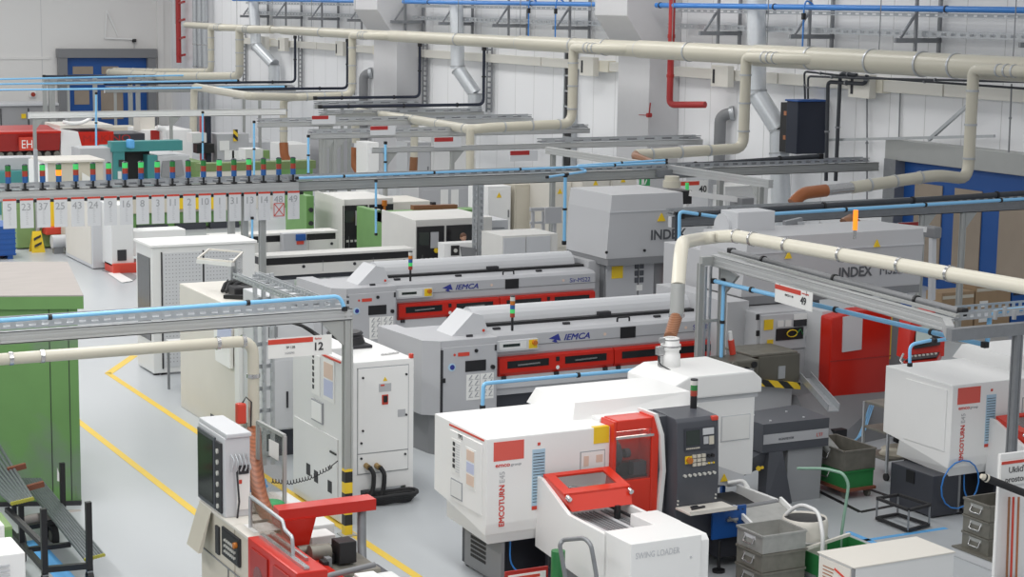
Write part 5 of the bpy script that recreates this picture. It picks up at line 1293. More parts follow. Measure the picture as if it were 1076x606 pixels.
G().box(9.08, 9.18, 20.08, 20.085, 1.03, 1.12).build('small_plate', 'lightgrey', d)
for px in (385, 396):
    a = P(px, 489, Y=20.07); f = G().cyl(a+V((0, .03, 0)), a+V((.01, -.05, -.015)), .034).build('hose_fitting', 'brass', t)
    G().tube([a+V((.02, -.05, -.01)), a+V((.06, -.09, -.08)), a+V((.06, -.08, -.25)), a+V((.0, -.1, -.4))], .028, 10, .06).build('hose', 'rubber', t)
for k in range(4):
    r = .2+.025*k
    G().tube([(8.95+r*1.25*math.cos(a), 19.98+r*.5*math.sin(a), .03+.028*k+.01*math.sin(3*a)) for a in [i*math.pi/10 for i in range(21)]], .024, 8).build('coiled_hose', 'rubber', t)
G().bar((9.0, 20.4, 1.75), (9.25, 20.45, 1.75), .03, .015).build('hand_tool', 'steel', t)
G().cyl((9.27, 20.12, 1.74), (9.27, 20.12, 1.79), .03).build('pink_knob', 'signred', t)
g = G().box(8.62, 9.1, 20.9, 21.7, 1.74, 1.78, .01); f = g.build('fan_base', 'ink', t)
G().cyl((8.85, 21.2, 1.78), (8.85, 21.2, 1.92), .26, .2).build('fan_guard', 'black', t)
for i in range(3): G().tube([(8.85+.22*math.cos(a), 21.2+.22*math.sin(a), 1.82+.04*i) for a in [k*math.pi/8 for k in range(17)]], .012, 6).build('fan_ring', 'ink', t)
for k in range(3): G().tube([(8.62-.05*k, 21.2, 1.8+.03*k), (8.4, 21.4+.1*k, 1.98), (8.2, 21.5, 2.04)], .02, 6, .1).build('cable', 'rubber', t)
t = T('control_cabinet', 'tall white cabinet with pinned sheets on its aisle side, behind the sign with a 12', 'cabinet', (8.2, 20, 0))
G().prism([(8.02, 19.3), (8.125, 19.3), (8.125, 20.02), (8.47, 20.02), (8.47, 20.85), (8.02, 20.85)], 'z', .02, 1.95, .012).build('housing', 'white2', t)
G().box(8.005, 8.02, 19.4, 20.8, .1, 1.0, .004).build('side_panel', 'white2', t)
s = G().box(8.008, 8.02, 19.95, 20.2, 1.4, 1.88).build('poster', 'paper', t)
g = G()
for i in range(6): g.box(8.004, 8.008, 20.12, 20.17, 1.46+i*.075, 1.51+i*.075)
g.build('picture_print', 'ink', s)
s = G().box(8.008, 8.02, 19.5, 19.85, 1.4, 1.9).build('poster', 'paper', t)
G().box(8.004, 8.008, 19.54, 19.81, 1.45, 1.65).build('print_marking', 'mat_p2', s); G().box(8.004, 8.008, 19.54, 19.81, 1.67, 1.85).build('print_marking', 'mat_p1', s)
s = G().box(8.0, 8.02, 19.85, 20.2, 1.08, 1.34, .004).build('label_frame', 'inkgrey', t); G().box(7.995, 8.0, 19.87, 20.18, 1.1, 1.32).build('label', 'white', s)
G().box(8.006, 8.02, 19.32, 19.9, 1.91, 1.93).build('red_stripe', 'signred', t)
for y, z in ((20.3, .45), (20.05, .42), (19.62, .4)): G().box(8.0, 8.02, y-.06, y+.06, z-.08, z+.06).build('socket_hole', 'ink', t)
G().bar((8.0, 19.42, .82), (8.0, 19.6, .82), .02).build('handle', 'black', t)
a = P(355, 484, Y=19.25); c0 = [a, P(345, 492, Y=19.2), P(325, 502, Y=19.0), P(305, 507, Y=18.7), P(285, 505, Y=18.2)]
hp = []
for i in range(181):
    u = i/180*4; k = min(3, int(u)); q = c0[k]+(c0[k+1]-c0[k])*(u-k); w_ = i*.9
    hp.append(q+V((0, .022*math.cos(w_), .022*math.sin(w_))) if i > 30 else q)
G().tube(hp, .006, 5).build('spiral_cable', 'rubber', t)
t = T('electric_cabinet', 'light grey wall-hung cabinet behind the sign with a 12, with a black slot handle', 'cabinet', (7.9, 22.6, 0))
a, b = P(282, 330, Y=22.6), P(312, 450, Y=22.6)
G().box(a.x-.1, b.x+.25, 22.6, 23.3, b.z, 2.2, .012).build('housing', 'lightgrey2', t)
G().box(a.x-.08, b.x+.2, 22.59, 22.6, b.z+.02, P(290, 379, Y=22.6).z, .003).build('lower_door', 'lightgrey2', t)
p = P(302, 419, Y=22.58); G().box(p.x-.012, p.x+.012, 22.575, 22.6, p.z-.12, p.z+.1).build('slot_handle', 'ink', t)
p = P(287, 348, Y=22.58); G().box(p.x-.06, p.x+.06, 22.57, 22.6, p.z-.08, p.z+.06).build('grey_switch', 'midgrey', t)
G().box(a.x-.05, b.x+.2, 22.75, 23.2, 0, b.z).build('plinth', 'anthracite', t)
t = T('control_cabinet', 'warm white cabinet with a white board on its side, beside the upright cable ladder', 'cabinet', (8.8, 25, 0), 'warm white cabinets by the aisle')
p1, p2 = P(213, 425, Z=0), P(238, 439, Z=0)
G().box(8.3, 9.2, 23.5, 26.2, .0, 1.86, .015).build('housing', 'warmwhite', t)
G().box(8.29, 8.3, 23.52, 24.3, .05, 1.8).build('side_panel', 'warmwhite', t)
G().box(8.2, 8.6, 23.32, 23.5, .5, 1.85, .01).build('blue_grey_panel', 'white2', t)
for z in (1.7, 1.2): G().cyl((8.3, 23.32, z), (8.3, 23.3, z), .02).build('screw_head', 'ink', t)
q = [P(228, 345, X=8.26), P(245, 345, X=8.26), P(245, 387, X=8.26), P(230, 378, X=8.26)]
G().loft(q, [v+V((-.05, 0, 0)) for v in q]).build('side_board', 'white', t)
q = [P(229, 345, X=8.2), P(243, 345, X=8.2), P(243, 361, X=8.2), P(229, 361, X=8.2)]
G().loft(q, [v+V((-.01, 0, 0)) for v in q]).build('poster', 'mat_p2', t)
G().box(8.29, 8.3, 24.6, 24.8, .1, .18).build('socket_hole', 'ink', t)
t = T('cable_heap', 'tangle of black cables and tools lying on the warm white cabinet by the aisle', 'cables', (8.9, 24.6, 1.86))
random.seed(3)
for k in range(9):
    x, y = 8.55+random.random()*.5, 24.0+random.random()*1.2
    G().tube([(x, y, 1.9), (x+.12, y+.2, 1.98+.05*random.random()), (x+.3, y+.1, 2.0), (x+.38, y-.2, 1.9), (x+.15, y-.35, 1.89)], .03, 8, .1).build('cable_loop', 'rubber', t)
G().bar((8.45, 24.6, 1.89), (8.9, 24.2, 1.9), .1, .05).box(8.6, 8.9, 24.6, 24.9, 1.86, 2.0, .03).build('black_tool', 'black', t)
t = T('clear_case', 'clear plastic box frame standing on the warm white cabinet', 'box', P(230, 300, Y=25.2))
b = [P(208, 286, Y=25.4), P(245, 290, Y=24.9), P(255, 283, Y=25.8), P(220, 277, Y=26.3)]
for q in b: q.z = 2.33
for i in range(4): G().bar(b[i], b[(i+1) % 4], .025).build('rim_bar', 'warmwhite', t)
G().loft([v-V((0, 0, .3)) for v in b[1:3]]+[b[2], b[1]], [v-V((0, -.02, .3)) for v in b[1:3]]+[b[2]+V((0, .02, 0)), b[1]+V((0, .02, 0))]).build('clear_panel', 'glass', t)
G().bar(b[0]-V((0, 0, .04)), b[1]-V((0, 0, .04)), .08, .05).build('front_bar', 'white2', t)
G().box(8.75, 8.85, 25.2, 25.3, 1.86, 2.32).build('stand', 'galv', t)
t = T('side_table', 'small white topped table with grey legs beside the warm white cabinet', 'table', P(200, 400, Z=0))
a = P(194, 420, Z=0); tx, ty = a.x, a.y
G().box(tx, tx+.55, ty, ty+.9, .74, .78).build('tabletop', 'white2', t)
for dx in (.02, .5):
    for dy in (.02, .85): G().bar((tx+dx, ty+dy, 0), (tx+dx, ty+dy, .74), .035).build('leg', 'galvdark', t)
for dy in (.02, .85): G().bar((tx+.02, ty+dy, .25), (tx+.5, ty+dy, .25), .025).build('stretcher', 'galvdark', t)
t = T('floor_mat', 'black rubber mat on the floor beside the small white topped table', 'mat', P(190, 388, Z=0))
q = [P(169, 394, Z=0), P(212, 389, Z=0), P(212, 382, Z=0), P(176, 384, Z=0)]
G().loft(q, [v+V((0, 0, .012)) for v in q]).build('mat_sheet', 'rubber', t)
t = T('perforated_cabinet', 'white cabinet with perforated grey doors and a dark side window, under the number plates', 'cabinet', (9.3, 28.6, 0))
x0, x1, y0, y1, zt = 8.62, 10.35, 28.6, 29.5, 2.08
G().box(x0, x1, y0, y1, .03, zt, .01).build('housing', 'white2', t)
G().box(x0-.03, x1+.03, y0-.03, y1+.03, zt, zt+.04, .005).build('top_plate', 'white', t)
G().box(x0-.012, x0, y0+.12, y1-.1, .55, 1.9).build('side_window', 'glassdark', t)
ds = [(x0+.17, x0+.83), (x0+.86, x0+1.5)]
for a, b in ds:
    d = G().box(a, b, y0-.012, y0, .12, 1.98, .003).build('perforated_door', 'lightgrey2', t)
    g = G()
    for i in range(11):
        for j in range(30): g.box(a+.05+i*(b-a-.1)/10-.007, a+.05+i*(b-a-.1)/10+.007, y0-.014, y0-.012, .2+j*.06, .214+j*.06)
    g.build('perforation_dot', 'midgrey', d)
for x in (x0+.15, x0+.845): G().box(x-.01, x+.01, y0-.02, y0, .1, 2.0).build('door_gap', 'ink', t)
for x in (x0+.05, x1-.05): G().box(x-.04, x+.04, y0+.02, y0+.1, 0, .03).build('foot', 'black', t)

# ================================================================== GREEN CABINET, BAR RACK, OLD LATHE (front left)
t = T('green_enclosure', 'large green sheet metal cabinet with a worn wooden top, at the aisle edge', 'cabinet', (4.5, 22.5, 0))
fr, br = V((5.55, 21.45, 0)), V((6.1, 24.2, 0)); fl, bl = V((2.5, 22.6, 0)), V((3.0, 25.4, 0))
def up_(q, z, e=0): return V((q.x+e, q.y, z))
G().loft([up_(q, .05) for q in (fr, br, bl, fl)], [up_(q, 2.4) for q in (fr, br, bl, fl)]).build('body', 'greenworn', t)
e = .06
o = [fr+V((e, -e, 0)), br+V((e, e, 0)), bl+V((-e, e, 0)), fl+V((-e, -e, 0))]
G().loft([up_(q, 2.38) for q in o], [up_(q, 2.53) for q in o]).build('top_lip', 'green', t)
G().loft([up_(q, 2.53) for q in o], [up_(q, 2.545) for q in o]).build('wooden_top', 'wood', t)
d = (fl-fr).normalized(); n = d.cross(AZ)
n = V((d.y, -d.x, 0)); n = n if n.y < 0 else -n
for s in (.11, .33, 1.05, 1.9):
    p = fr+d*s+n*.002; G().bar(up_(p, .06), up_(p, 2.38), .008).build('panel_gap', 'ink', t)
for i in range(5):
    p = fr+d*.05+n*.003; G().bar(up_(p, .1+.03*i), up_(p+d*.02, .1+.03*i), .005).build('scratch_mark', 'greenpale', t)
G().bar(up_(fr+n*.0, 0), up_(fl, 0), .08, .1).build('plinth', 'ink', t)
p = P(61, 495, Y=21.5)
t = T('paper_tag', 'small pale yellow paper tag stuck on the green cabinet', 'tag', p)
q = [P(60, 491, Y=21.3), P(65, 506, Y=21.3), P(60, 505, Y=21.3)]
G().loft(q, [v+V((0, -.01, 0)) for v in q]).build('tag_sheet', 'paper', t)
t = T('bar_rack', 'black steel bar rack on castors holding dark bars in front of the green cabinet', 'rack', (4.7, 19.2, 0))
fa, fb, ra, rb = P(47, 596, Z=.22), P(94, 592, Z=.22), (4.45, 20.1), (4.96, 19.8)
L_, R_ = (fa.x, fa.y), (fb.x, fb.y)
zL, zR = P(47, 534, Y=fa.y).z, P(94, 527, Y=fb.y).z
G().bar((*L_, .15), (*L_, zL), .06).build('post', 'black', t); G().bar((*R_, .15), (*R_, zR), .06).build('post', 'black', t)
rr_ = V((5.03, 20.25, 0))
z2 = P(57, 487, Y=rr_.y).z
G().bar((rr_.x, rr_.y, .15), (rr_.x, rr_.y, z2), .055).build('post', 'black', t)
G().bar((L_[0], L_[1]+1.0, .15), (L_[0], L_[1]+1.0, .62), .055).build('post', 'black', t)
G().bar((*L_, .2), (*R_, .2), .06, .06).build('cross_bar', 'black', t)
G().bar((L_[0], L_[1]+.7, .22), (R_[0], L_[1]+.7, .22), .05, .05).build('cross_bar', 'black', t)
G().bar((*L_, .2), (L_[0], L_[1]+1.6, .2), .05, .05).bar((*L_, .45), (L_[0]-.15, L_[1]+1.0, .6), .05, .05).build('side_bar', 'black', t)
a, b = P(24, 514, Y=20.0), P(46, 508, Y=20.0); G().bar(a, b, .05, .06).build('bar_support', 'rust', t, 'rusty red support arm')
a, b = P(8, 494, Y=20.3), P(27, 489, Y=20.3); G().bar(a, b, .05, .06).build('bar_support', 'rust', t, 'rusty red support arm')
G().bar(P(14, 494, Y=20.3), P(15, 540, Y=20.3), .05).build('post', 'black', t)
for x, y in (L_, R_, (L_[0], L_[1]+1.0), (R_[0], rr_.y)):
    c = G().box(x-.03, x+.03, y-.03, y+.03, .1, .16).build('castor_fork', 'galvdark', t); G().cyl((x-.03, y, .07), (x+.03, y, .07), .07).build('castor_wheel', 'rubber', c)
def bars(pairs, lab, grp):
    proto = None
    (a0, b0), (a1, b1), n, r = pairs
    L = (V(b0)-V(a0)).length
    for i in range(n):
        s = i/(n-1); a = V(a0)+(V(a1)-V(a0))*s; b = V(b0)+(V(b1)-V(b0))*s
        t = T('steel_bar', lab, 'bar', a, grp); d = b-a
        G().tube([a, b], r, 8).build('bar_stock', 'bar', t)
        G().cyl(b-d.normalized()*.015, b+d.normalized()*.004, r*1.12, seg=8).build('painted_end', 'oldyellow', t, 'yellow painted end')
Yf, Yb = 18.5, 21.2
bars(((P(22, 503, Y=Yb), P(90, 588, Y=Yf)), (P(42, 503, Y=Yb), P(109, 583, Y=Yf)), 8, .0165), 'dark steel bar of the longer lot lying in the black rack', 'steel bars of the longer lot in the rack')
bars(((P(-40, 480, Y=Yb), P(13, 529, Y=19.3)), (P(-2, 466, Y=Yb), P(34, 524, Y=19.3)), 9, .019), 'dark steel bar of the shorter lot at the picture edge', 'steel bars of the shorter lot in the rack')
for k, (a, b, r, lab) in enumerate(((P(24, 547, Y=20.3), P(55, 543, Y=20.3), .06, 'grey sack roll lying under the bars on the rack'), (P(62, 543, Y=21.2), P(87, 541, Y=21.2), .07, 'grey sack roll at the foot of the green cabinet'))):
    t = T('sack_roll', lab, 'sack', a, 'grey sack rolls'); G().tube([a, a+(b-a)*.15, a+(b-a)*.5, b-(b-a)*.1, b], r, 10, radii=[r*.6, r, r*1.1, r, r*.5]).build('roll', 'wood', t)
t = T('pallet_truck', 'hand truck with grey rubber wheels under the bars by the green cabinet', 'hand truck', (4.4, 20, 0))
for px, py in ((22, 571), (56, 563)):
    p = P(px, py, Y=20.1); G().cyl(p+V((-.03, 0, 0)), p+V((.04, 0, 0)), .12).build('wheel', 'rubber', t); G().cyl(p+V((-.04, 0, 0)), p+V((.045, 0, 0)), .07).build('hub', 'zincold', t)
G().bar(P(20, 555, Y=20.15), P(60, 548, Y=20.15), .08, .05).build('chassis', 'black', t)
for k, (x0, x1, y0, zt_, lab) in enumerate(((2.9, P(24, 577, Y=16).x+.02, 16.0, P(20, 581, Y=16).z, 'white louvred unit at the lower picture corner, larger of two'), (2.9, P(6, 551, Y=16.9).x, 16.95, P(3, 553, Y=16.9).z, 'white louvred unit at the picture edge behind the larger one'))):
    t = T('louvred_unit', lab, 'ventilation unit', (x0, y0, 0), 'white louvred units')
    G().box(x0, x1, y0, y0+.55, .05, zt_, .012).build('housing', 'white', t)
    g = G()
    for i in range(22): g.box(x0+.03, x1-.14, y0-.02, y0, zt_-.1-i*.045, zt_-.085-i*.045)
    g.build('louvre_slat', 'lightgrey2', t)
    for x in (x0+.05, x1-.05): G().box(x-.03, x+.03, y0+.05, y0+.5, 0, .05).build('foot', 'black', t)
a = P(13, 556, Y=18.2)
t = T('green_bin', 'green metal bin at the picture edge below the shorter steel bars', 'bin', (3.6, 18.2, 0))
G().box(3.2, a.x, 18.2, 18.7, .03, a.z, .01).build('bin_body', 'green', t)
q = [V((3.2, 18.2, a.z)), V((a.x, 18.2, a.z)), V((a.x, 18.7, a.z+.02)), V((3.2, 18.7, a.z+.02))]
G().loft(q, [v+V((0, 0, .03)) for v in q]).build('lid', 'greenpale', t)
# ---- old lathe
t = T('old_lathe', 'old grey and red lathe under the orange hose at the front of the aisle', 'lathe', (6.2, 16, 0))
G().box(5.72, 6.5, 16.45, 17.45, 0, 1.0, .02).box(5.724, 5.99, 15.9, 16.44, 0, 1.0, .02).build('headstock_base', 'beige', t)
G().box(5.70, 6.5, 16.45, 17.45, 1.0, 1.03, .008).box(5.702, 5.99, 15.9, 16.445, 1.0, 1.029, .004).build('work_top', 'warmwhite', t)
G().loft([(5.66, 17.42, .92), (5.70, 17.42, 1.02), (5.70, 17.05, 1.02), (5.66, 17.05, .92)], [(5.56, 17.42, .6), (5.60, 17.42, .6), (5.60, 17.05, .6), (5.56, 17.05, .6)]).build('sloped_flap', 'beige', t)
a = G().box(5.7, 5.72, 16.25, 16.75, .66, .94).build('control_panel', 'ink', t)
G().box(5.694, 5.7, 16.27, 16.73, .68, .92).build('panel_frame', 'black', a)
for i in range(6):
    for j in range(3):
        G().cyl((5.694, 16.34+i*.055, .73+j*.055), (5.675, 16.34+i*.055, .73+j*.055), .013).build('push_button', 'dial', a)
G().cyl((5.694, 16.3, .87), (5.66, 16.3, .87), .03).build('stop_button', 'lens_orange', a)
G().box(5.7, 5.72, 16.85, 16.95, .62, .9).build('side_display', 'ink', t)
G().box(5.705, 5.72, 16.1, 16.3, .44, .55).build('brass_plate', 'copper', t); G().cyl((5.71, 16.55, .42), (5.67, 16.55, .42), .04).build('lever_knob', 'steel', t)
G().box(5.708, 5.72, 15.92, 17.44, .55, .56).box(5.708, 5.72, 16.6, 16.607, .02, .55).build('panel_gap', 'midgrey', t)
s = G().box(5.85, 6.3, 16.9, 17.35, 1.03, 1.035).build('paper_sheet', 'paper', t); G().box(5.8, 6.2, 16.1, 16.4, 1.03, 1.035).build('paper_sheet', 'paper', t)
G().bar((5.95, 16.75, 1.04), (6.1, 16.7, 1.04), .02).bar((5.9, 16.4, 1.04), (6.1, 16.42, 1.04), .03).build('hand_tool', 'ink', t)
# red guard doors
d = G().box(5.68, 5.98, 14.7, 15.95, .1, 1.05, .015).build('guard', 'red', t)
for y0, y1 in ((14.85, 15.25), (15.4, 15.85)):
    w_ = G().box(5.665, 5.68, y0, y1, .2, .98, .005).build('guard_door', 'darkred', t); G().cyl((5.664, (y0+y1)/2, .72), (5.66, (y0+y1)/2, .72), .13, seg=20).build('guard_window', 'glass', w_)
G().bar((5.8, 14.75, 1.065), (5.8, 15.9, 1.065), .05, .03).bar((5.9, 15.0, 1.065), (5.9, 15.9, 1.065), .03, .03).build('slide_rail', 'steel', t)
G().bar((5.675, 14.75, .5), (5.675, 14.85, .95), .02).build('warning_strip', 'hazard', t)
# clear splash screen with bent frame
fr_ = [P(263, 560, X=5.83), P(263, 521, X=5.83), P(297, 547, X=5.83), P(299, 556, X=5.83), P(307, 564, X=5.83), P(309, 597, X=5.83)]
G().tube(fr_, .018, 8, .03).build('screen_frame', 'galv', t)
q = [P(264, 559, X=5.84), P(264, 523, X=5.84), P(297, 549, X=5.84), P(306, 566, X=5.84), P(308, 594, X=5.84)]
G().loft(q, [v+V((.01, 0, 0)) for v in q]).build('splash_screen', 'clearpanel', t)
# red extraction arm
A = [P(291, 537, Y=16.2), P(391, 521, Y=16.2)]
q = [A[0]+V((-.02, -.1, 0)), A[1]+V((0, -.1, 0)), A[1]+V((0, .1, 0)), A[0]+V((0, .1, 0))]
for v in q: v.z = 1.22
q[0].z = q[3].z = 1.22
G().loft([v-V((0, 0, .11)) for v in q], q).build('red_arm', 'red', t, 'red hood arm')
G().loft([(6.05, 16.08, 1.12), (6.42, 16.08, 1.12), (6.42, 16.32, 1.12), (6.05, 16.32, 1.12)], [(6.12, 16.12, .7), (6.3, 16.12, .62), (6.3, 16.28, .62), (6.12, 16.28, .7)]).build('funnel', 'red', t)
G().tube([P(380, 532, Y=16.2), P(380, 575, Y=16.1), P(382, 620, Y=15.9)], .045, 12, .1).build('bent_pipe', 'galvdark', t)
# bed, chuck, turret
G().box(6.0, 7.0, 14.6, 15.95, .0, .62, .01).build('bed', 'anthracite', t)
G().hexa([(6.1, 14.8, .62), (6.35, 14.8, .62), (6.35, 16.0, .62), (6.1, 16.0, .62)], [(6.12, 14.8, .82), (6.35, 14.8, .78), (6.35, 16.0, .78), (6.12, 16.0, .82)]).build('red_slide', 'red', t)
G().box(6.35, 6.85, 15.5, 16.4, .45, .72, .02).build('saddle', 'zincold', t)
for x, y, z, r in ((6.36, 15.85, .84, .08), (6.3, 16.0, .82, .06)): G().cyl((x-.1, y, z), (x+.1, y, z), r).build('spindle', 'zincold', t)
G().box(6.5, 6.68, 15.7, 15.9, .74, .95, .01).build('black_box', 'black', t)
for i in range(5): G().box(6.3+i*.07, 6.36+i*.07, 15.6+i*.1, 15.72+i*.1, .72, .82, .01).build('tool_block', 'midgrey' if i % 2 else 'black', t)
G().box(6.55, 6.95, 15.2, 15.5, .6, .68, .01).build('white_slide', 'white2', t); G().box(6.5, 6.7, 15.1, 15.35, .68, .76, .015).build('white_cover', 'white', t)
G().tube([(5.98, 14.9, .78), (6.05, 14.95, .9), (6.62, 15.15, .88)], .028, 8, .1).build('swing_bar', 'midgrey', t)
G().box(6.5, 6.95, 16.9, 18.3, 0, .78, .015).build('rear_tank', 'white2', t); G().box(6.5, 6.75, 16.4, 16.65, .7, .82, .01).build('white_cover', 'white', t)
# control cabinet with glazed door and open guard
c = G().box(5.72, 5.98, 16.7, 17.5, 1.03, 1.82, .01).build('control_cabinet', 'lightgrey2', t)
G().box(5.735, 5.99, 16.68, 17.52, 1.82, 1.865, .012).build('cabinet_lid', 'lightgrey2', t)
d = G().box(5.70, 5.72, 16.95, 17.47, 1.06, 1.78, .005).build('glazed_door', 'darkgrey', t); G().box(5.694, 5.70, 16.99, 17.43, 1.1, 1.74).build('dark_glass', 'glassdark', d)
s = G().box(5.70, 5.72, 16.76, 16.92, 1.06, 1.76, .004).build('dial_strip', 'ink', t)
for i in range(6): G().cyl((5.70, 16.84, 1.12+i*.11), (5.685, 16.84, 1.12+i*.11), .025).build('dial_knob', 'dial', s)
s = G().box(5.84, 5.97, 16.69, 16.7, 1.1, 1.45).build('paper_sheet', 'paper', t); G().box(5.86, 5.89, 16.686, 16.69, 1.36, 1.4).build('print_marking', 'signred', s)
for i in range(5): G().tube([(5.78+i*.04, 16.68, 1.66), (5.8+i*.04, 16.62, 1.6-.02*i), (5.77+i*.045, 16.64, 1.5)], .008, 6, .04).build('chuck_tool', 'galv', t)
G().box(5.86, 5.96, 16.68, 16.7, 1.46, 1.54).build('black_switch', 'ink', t)
G().tube([(5.83, 16.66, 1.5), (5.84, 16.63, 1.2), (5.83, 16.66, 1.03)], .01, 6).build('black_cord', 'ink', t)
fr2 = [P(271, 443, X=6.42), P(299, 458, X=6.42), P(299, 545, X=6.42), P(271, 520, X=6.42)]
for i in range(4): G().bar(fr2[i], fr2[(i+1) % 4], .035).build('guard_frame', 'aludull', t)
G().loft([v+V((.005, 0, 0)) for v in fr2], [v+V((.012, 0, 0)) for v in fr2]).build('clear_guard', 'glass', t)
q = [P(283, 461, X=6.4), P(293, 466, X=6.4), P(293, 484, X=6.4), P(283, 478, X=6.4)]
G().loft(q, [v+V((-.005, 0, 0)) for v in q]).build('paper_sheet', 'paper', t)
t = T('brush_tool', 'red handled brush stuck upright on the old lathe work top', 'brush', P(240, 512, X=5.85))
p = P(240, 516, X=5.85); p.z = 1.03
G().tube([p, p+V((0, .02, .14))], .03, 8).build('handle', 'black', t); G().lathe(p+V((0, .02, .13)), [(0, 0), (.05, .02), (.055, .12), (0, .13)], 10).build('brush_head', 'signred', t)
t = T('blue_rag', 'crumpled blue rag lying at the foot of the orange hose', 'rag', P(262, 512, X=6.1))
p = P(262, 513, Z=1.03)
bm = bmesh.new(); bmesh.ops.create_icosphere(bm, subdivisions=3, radius=.15)
random.seed(5)
for q in bm.verts: q.co = V((q.co.x*1.3, q.co.y, max(-.03, q.co.z*.55)))*(1+.18*math.sin(q.co.x*40+q.co.y*31)*math.cos(q.co.z*37+q.co.y*22))+p+V((0, 0, .03))
G().frombm(bm, True).build('rag_cloth', 'tape_blue', t)
p = P(286, 531, Z=1.03)
t = T('green_cloth', 'small green cloth lying beside the orange hose on the old lathe', 'rag', p)
bm = bmesh.new(); bmesh.ops.create_icosphere(bm, subdivisions=3, radius=.1)
for q in bm.verts: q.co = V((q.co.x*1.2, q.co.y, max(-.02, q.co.z*.4)))*(1+.15*math.sin(q.co.x*50+q.co.y*41))+p+V((0, 0, .02))
G().frombm(bm, True).build('rag_cloth', 'greentape', t)
# ================================================================== FRONT RIGHT: CRATES, TROLLEYS, STANDS
def crate(lab, x0, x1, y0, y1, z0, z1, m, open_=True, grp='metal parts crates', hx=True):
    t = T('metal_crate', lab, 'crate', ((x0+x1)/2, (y0+y1)/2, z0), grp)
    w = .012
    g = G()
    g.box(x0, x1, y0, y0+w, z0, z1).box(x0, x1, y1-w, y1, z0, z1).box(x0, x0+w, y0+w, y1-w, z0, z1).box(x1-w, x1, y0+w, y1-w, z0, z1).box(x0+w, x1-w, y0+w, y1-w, z0, z0+.015)
    if not open_: g.box(x0, x1, y0, y1, z1-.02, z1)
    g.build('crate_body', m, t)
    G().bar((x0-.006, y0-.006, z1-.01), (x1+.006, y0-.006, z1-.01), .02).bar((x0-.006, y1+.006, z1-.01), (x1+.006, y1+.006, z1-.01), .02).bar((x0-.006, y0, z1-.01), (x0-.006, y1, z1-.01), .02).bar((x1+.006, y0, z1-.01), (x1+.006, y1, z1-.01), .02).build('rim', m, t)
    ym, zm = (y0+y1)/2, (z0+z1)/2
    G().tube([(x0, ym-.08, zm+.04), (x0-.03, ym-.08, zm-.03), (x0-.03, ym+.08, zm-.03), (x0, ym+.08, zm+.04)], .009, 6, .02).build('handle', 'steel', t)
    if hx: G().box(x0-.004, x0, ym-.1, ym+.1, zm+.02, zm+.06).build('label_holder', 'zinccrate' if m != 'zinccrate' else 'lightgrey2', t)
    return t
h = .2
for k, lab in enumerate(('lowest grey crate of the stack in front of the blue tool panel', 'middle grey crate of the stack in front of the blue tool panel', 'open top crate of the stack in front of the blue tool panel')):
    crate(lab, 10.98, 11.53, 15.14, 15.6, .02+k*h, .02+(k+1)*h-.004, 'zinccrate' if k == 2 else 'zincold')
# white topped cabinet at the lower edge
t = T('tool_cabinet', 'low white topped cabinet with a red line on its door, at the lower picture edge', 'cabinet', (11.4, 13.7, 0))
x0, x1, y0, y1, z1 = 10.79, 12.0, 13.4, 13.96, .8
G().box(x0+.01, x1, y0, y1, .04, z1-.015).build('housing', 'white2', t); G().box(x0-.01, x1+.01, y0-.01, y1+.01, z1-.015, z1, .005).build('top_plate', 'warmwhite', t)
d = G().box(x0, x0+.01, y0+.06, y1-.02, .08, z1-.04, .003).build('door', 'warmwhite', t)
G().bar((x0-.003, y0+.1, z1-.16), (x0-.003, y0+.3, z1-.1), .006, .02).build('red_line_mark', 'signred', d)
g = G()
for i in range(6): g.box(x0-.004, x0, y1-.25+.01*i, y1-.08, z1-.12-i*.035, z1-.112-i*.035)
g.build('print_marking', 'orangehose', d)
G().box(x0-.004, x0+.01, y0, y0+.04, .06, z1-.02).build('corner_strip', 'midgrey', t)
# silver hoop trolley
t = T('hand_trolley', 'hand trolley with a silver hoop handle between the crates and the drum', 'trolley', (11.6, 15.5, 0))
a, b = V((11.68, 15.75, 0)), V((11.72, 15.1, 0))
za, zb = P(829, 553, Y=15.7).z, P(846, 557, Y=15.15).z
top1, top2 = P(841, 529, Y=15.6), P(860, 537, Y=15.3)
G().tube([(a.x, a.y, .08), (a.x, a.y, .6), top1, top2, (b.x, b.y, .55), (b.x, b.y, .08)], .022, 10, .1).build('hoop_handle', 'white2', t)
G().box(11.6, 12.1, 15.1, 15.75, .08, .11, .005).build('platform', 'galvdark', t)
for x in (11.66, 12.04):
    for y in (15.2, 15.66): G().cyl((x, y-.02, .04), (x, y+.02, .04), .04).build('castor_wheel', 'rubber', t)
t = T('waste_drum', 'pale round drum with an open black mouth behind the silver hoop handle', 'drum', (12.05, 15.9, 0))
c = P(846, 543, Z=.62)
G().lathe((c.x, c.y, 0), [(0, .12), (.23, .12), (.25, .2), (.245, .34), (.255, .38), (.245, .42), (.25, .55), (.235, .62), (.228, .625), (.22, .6), (.22, .3), (0, .3)], 28).build('drum_shell', 'warmwhite', t)
G().cyl((c.x, c.y, .3), (c.x, c.y, .605), .225, seg=28).build('black_mouth', 'black', t)
G().lathe((c.x, c.y, 0), [(.25, .37), (.26, .38), (.26, .40), (.25, .41)], 28).build('hoop_ring', 'zinccrate', t)
t = T('green_trolley', 'green metal tipping trolley with a long hooped handle behind the drum', 'trolley', (12.4, 15.9, 0))
qc = P(891, 563, Z=.33); gx0, gx1, gy0, gy1 = qc.x-.75, qc.x, qc.y-.75, qc.y
g = G()
for a_, b_ in (((gx0, gy0), (gx1, gy0)), ((gx1, gy0), (gx1, gy1)), ((gx1, gy1), (gx0, gy1)), ((gx0, gy1), (gx0, gy0))):
    g.bar((*a_, .2), (*b_, .2), .014, .26)
g.box(gx0, gx1, gy0, gy1, .07, .085)
g.build('trough', 'greenpaint', t)
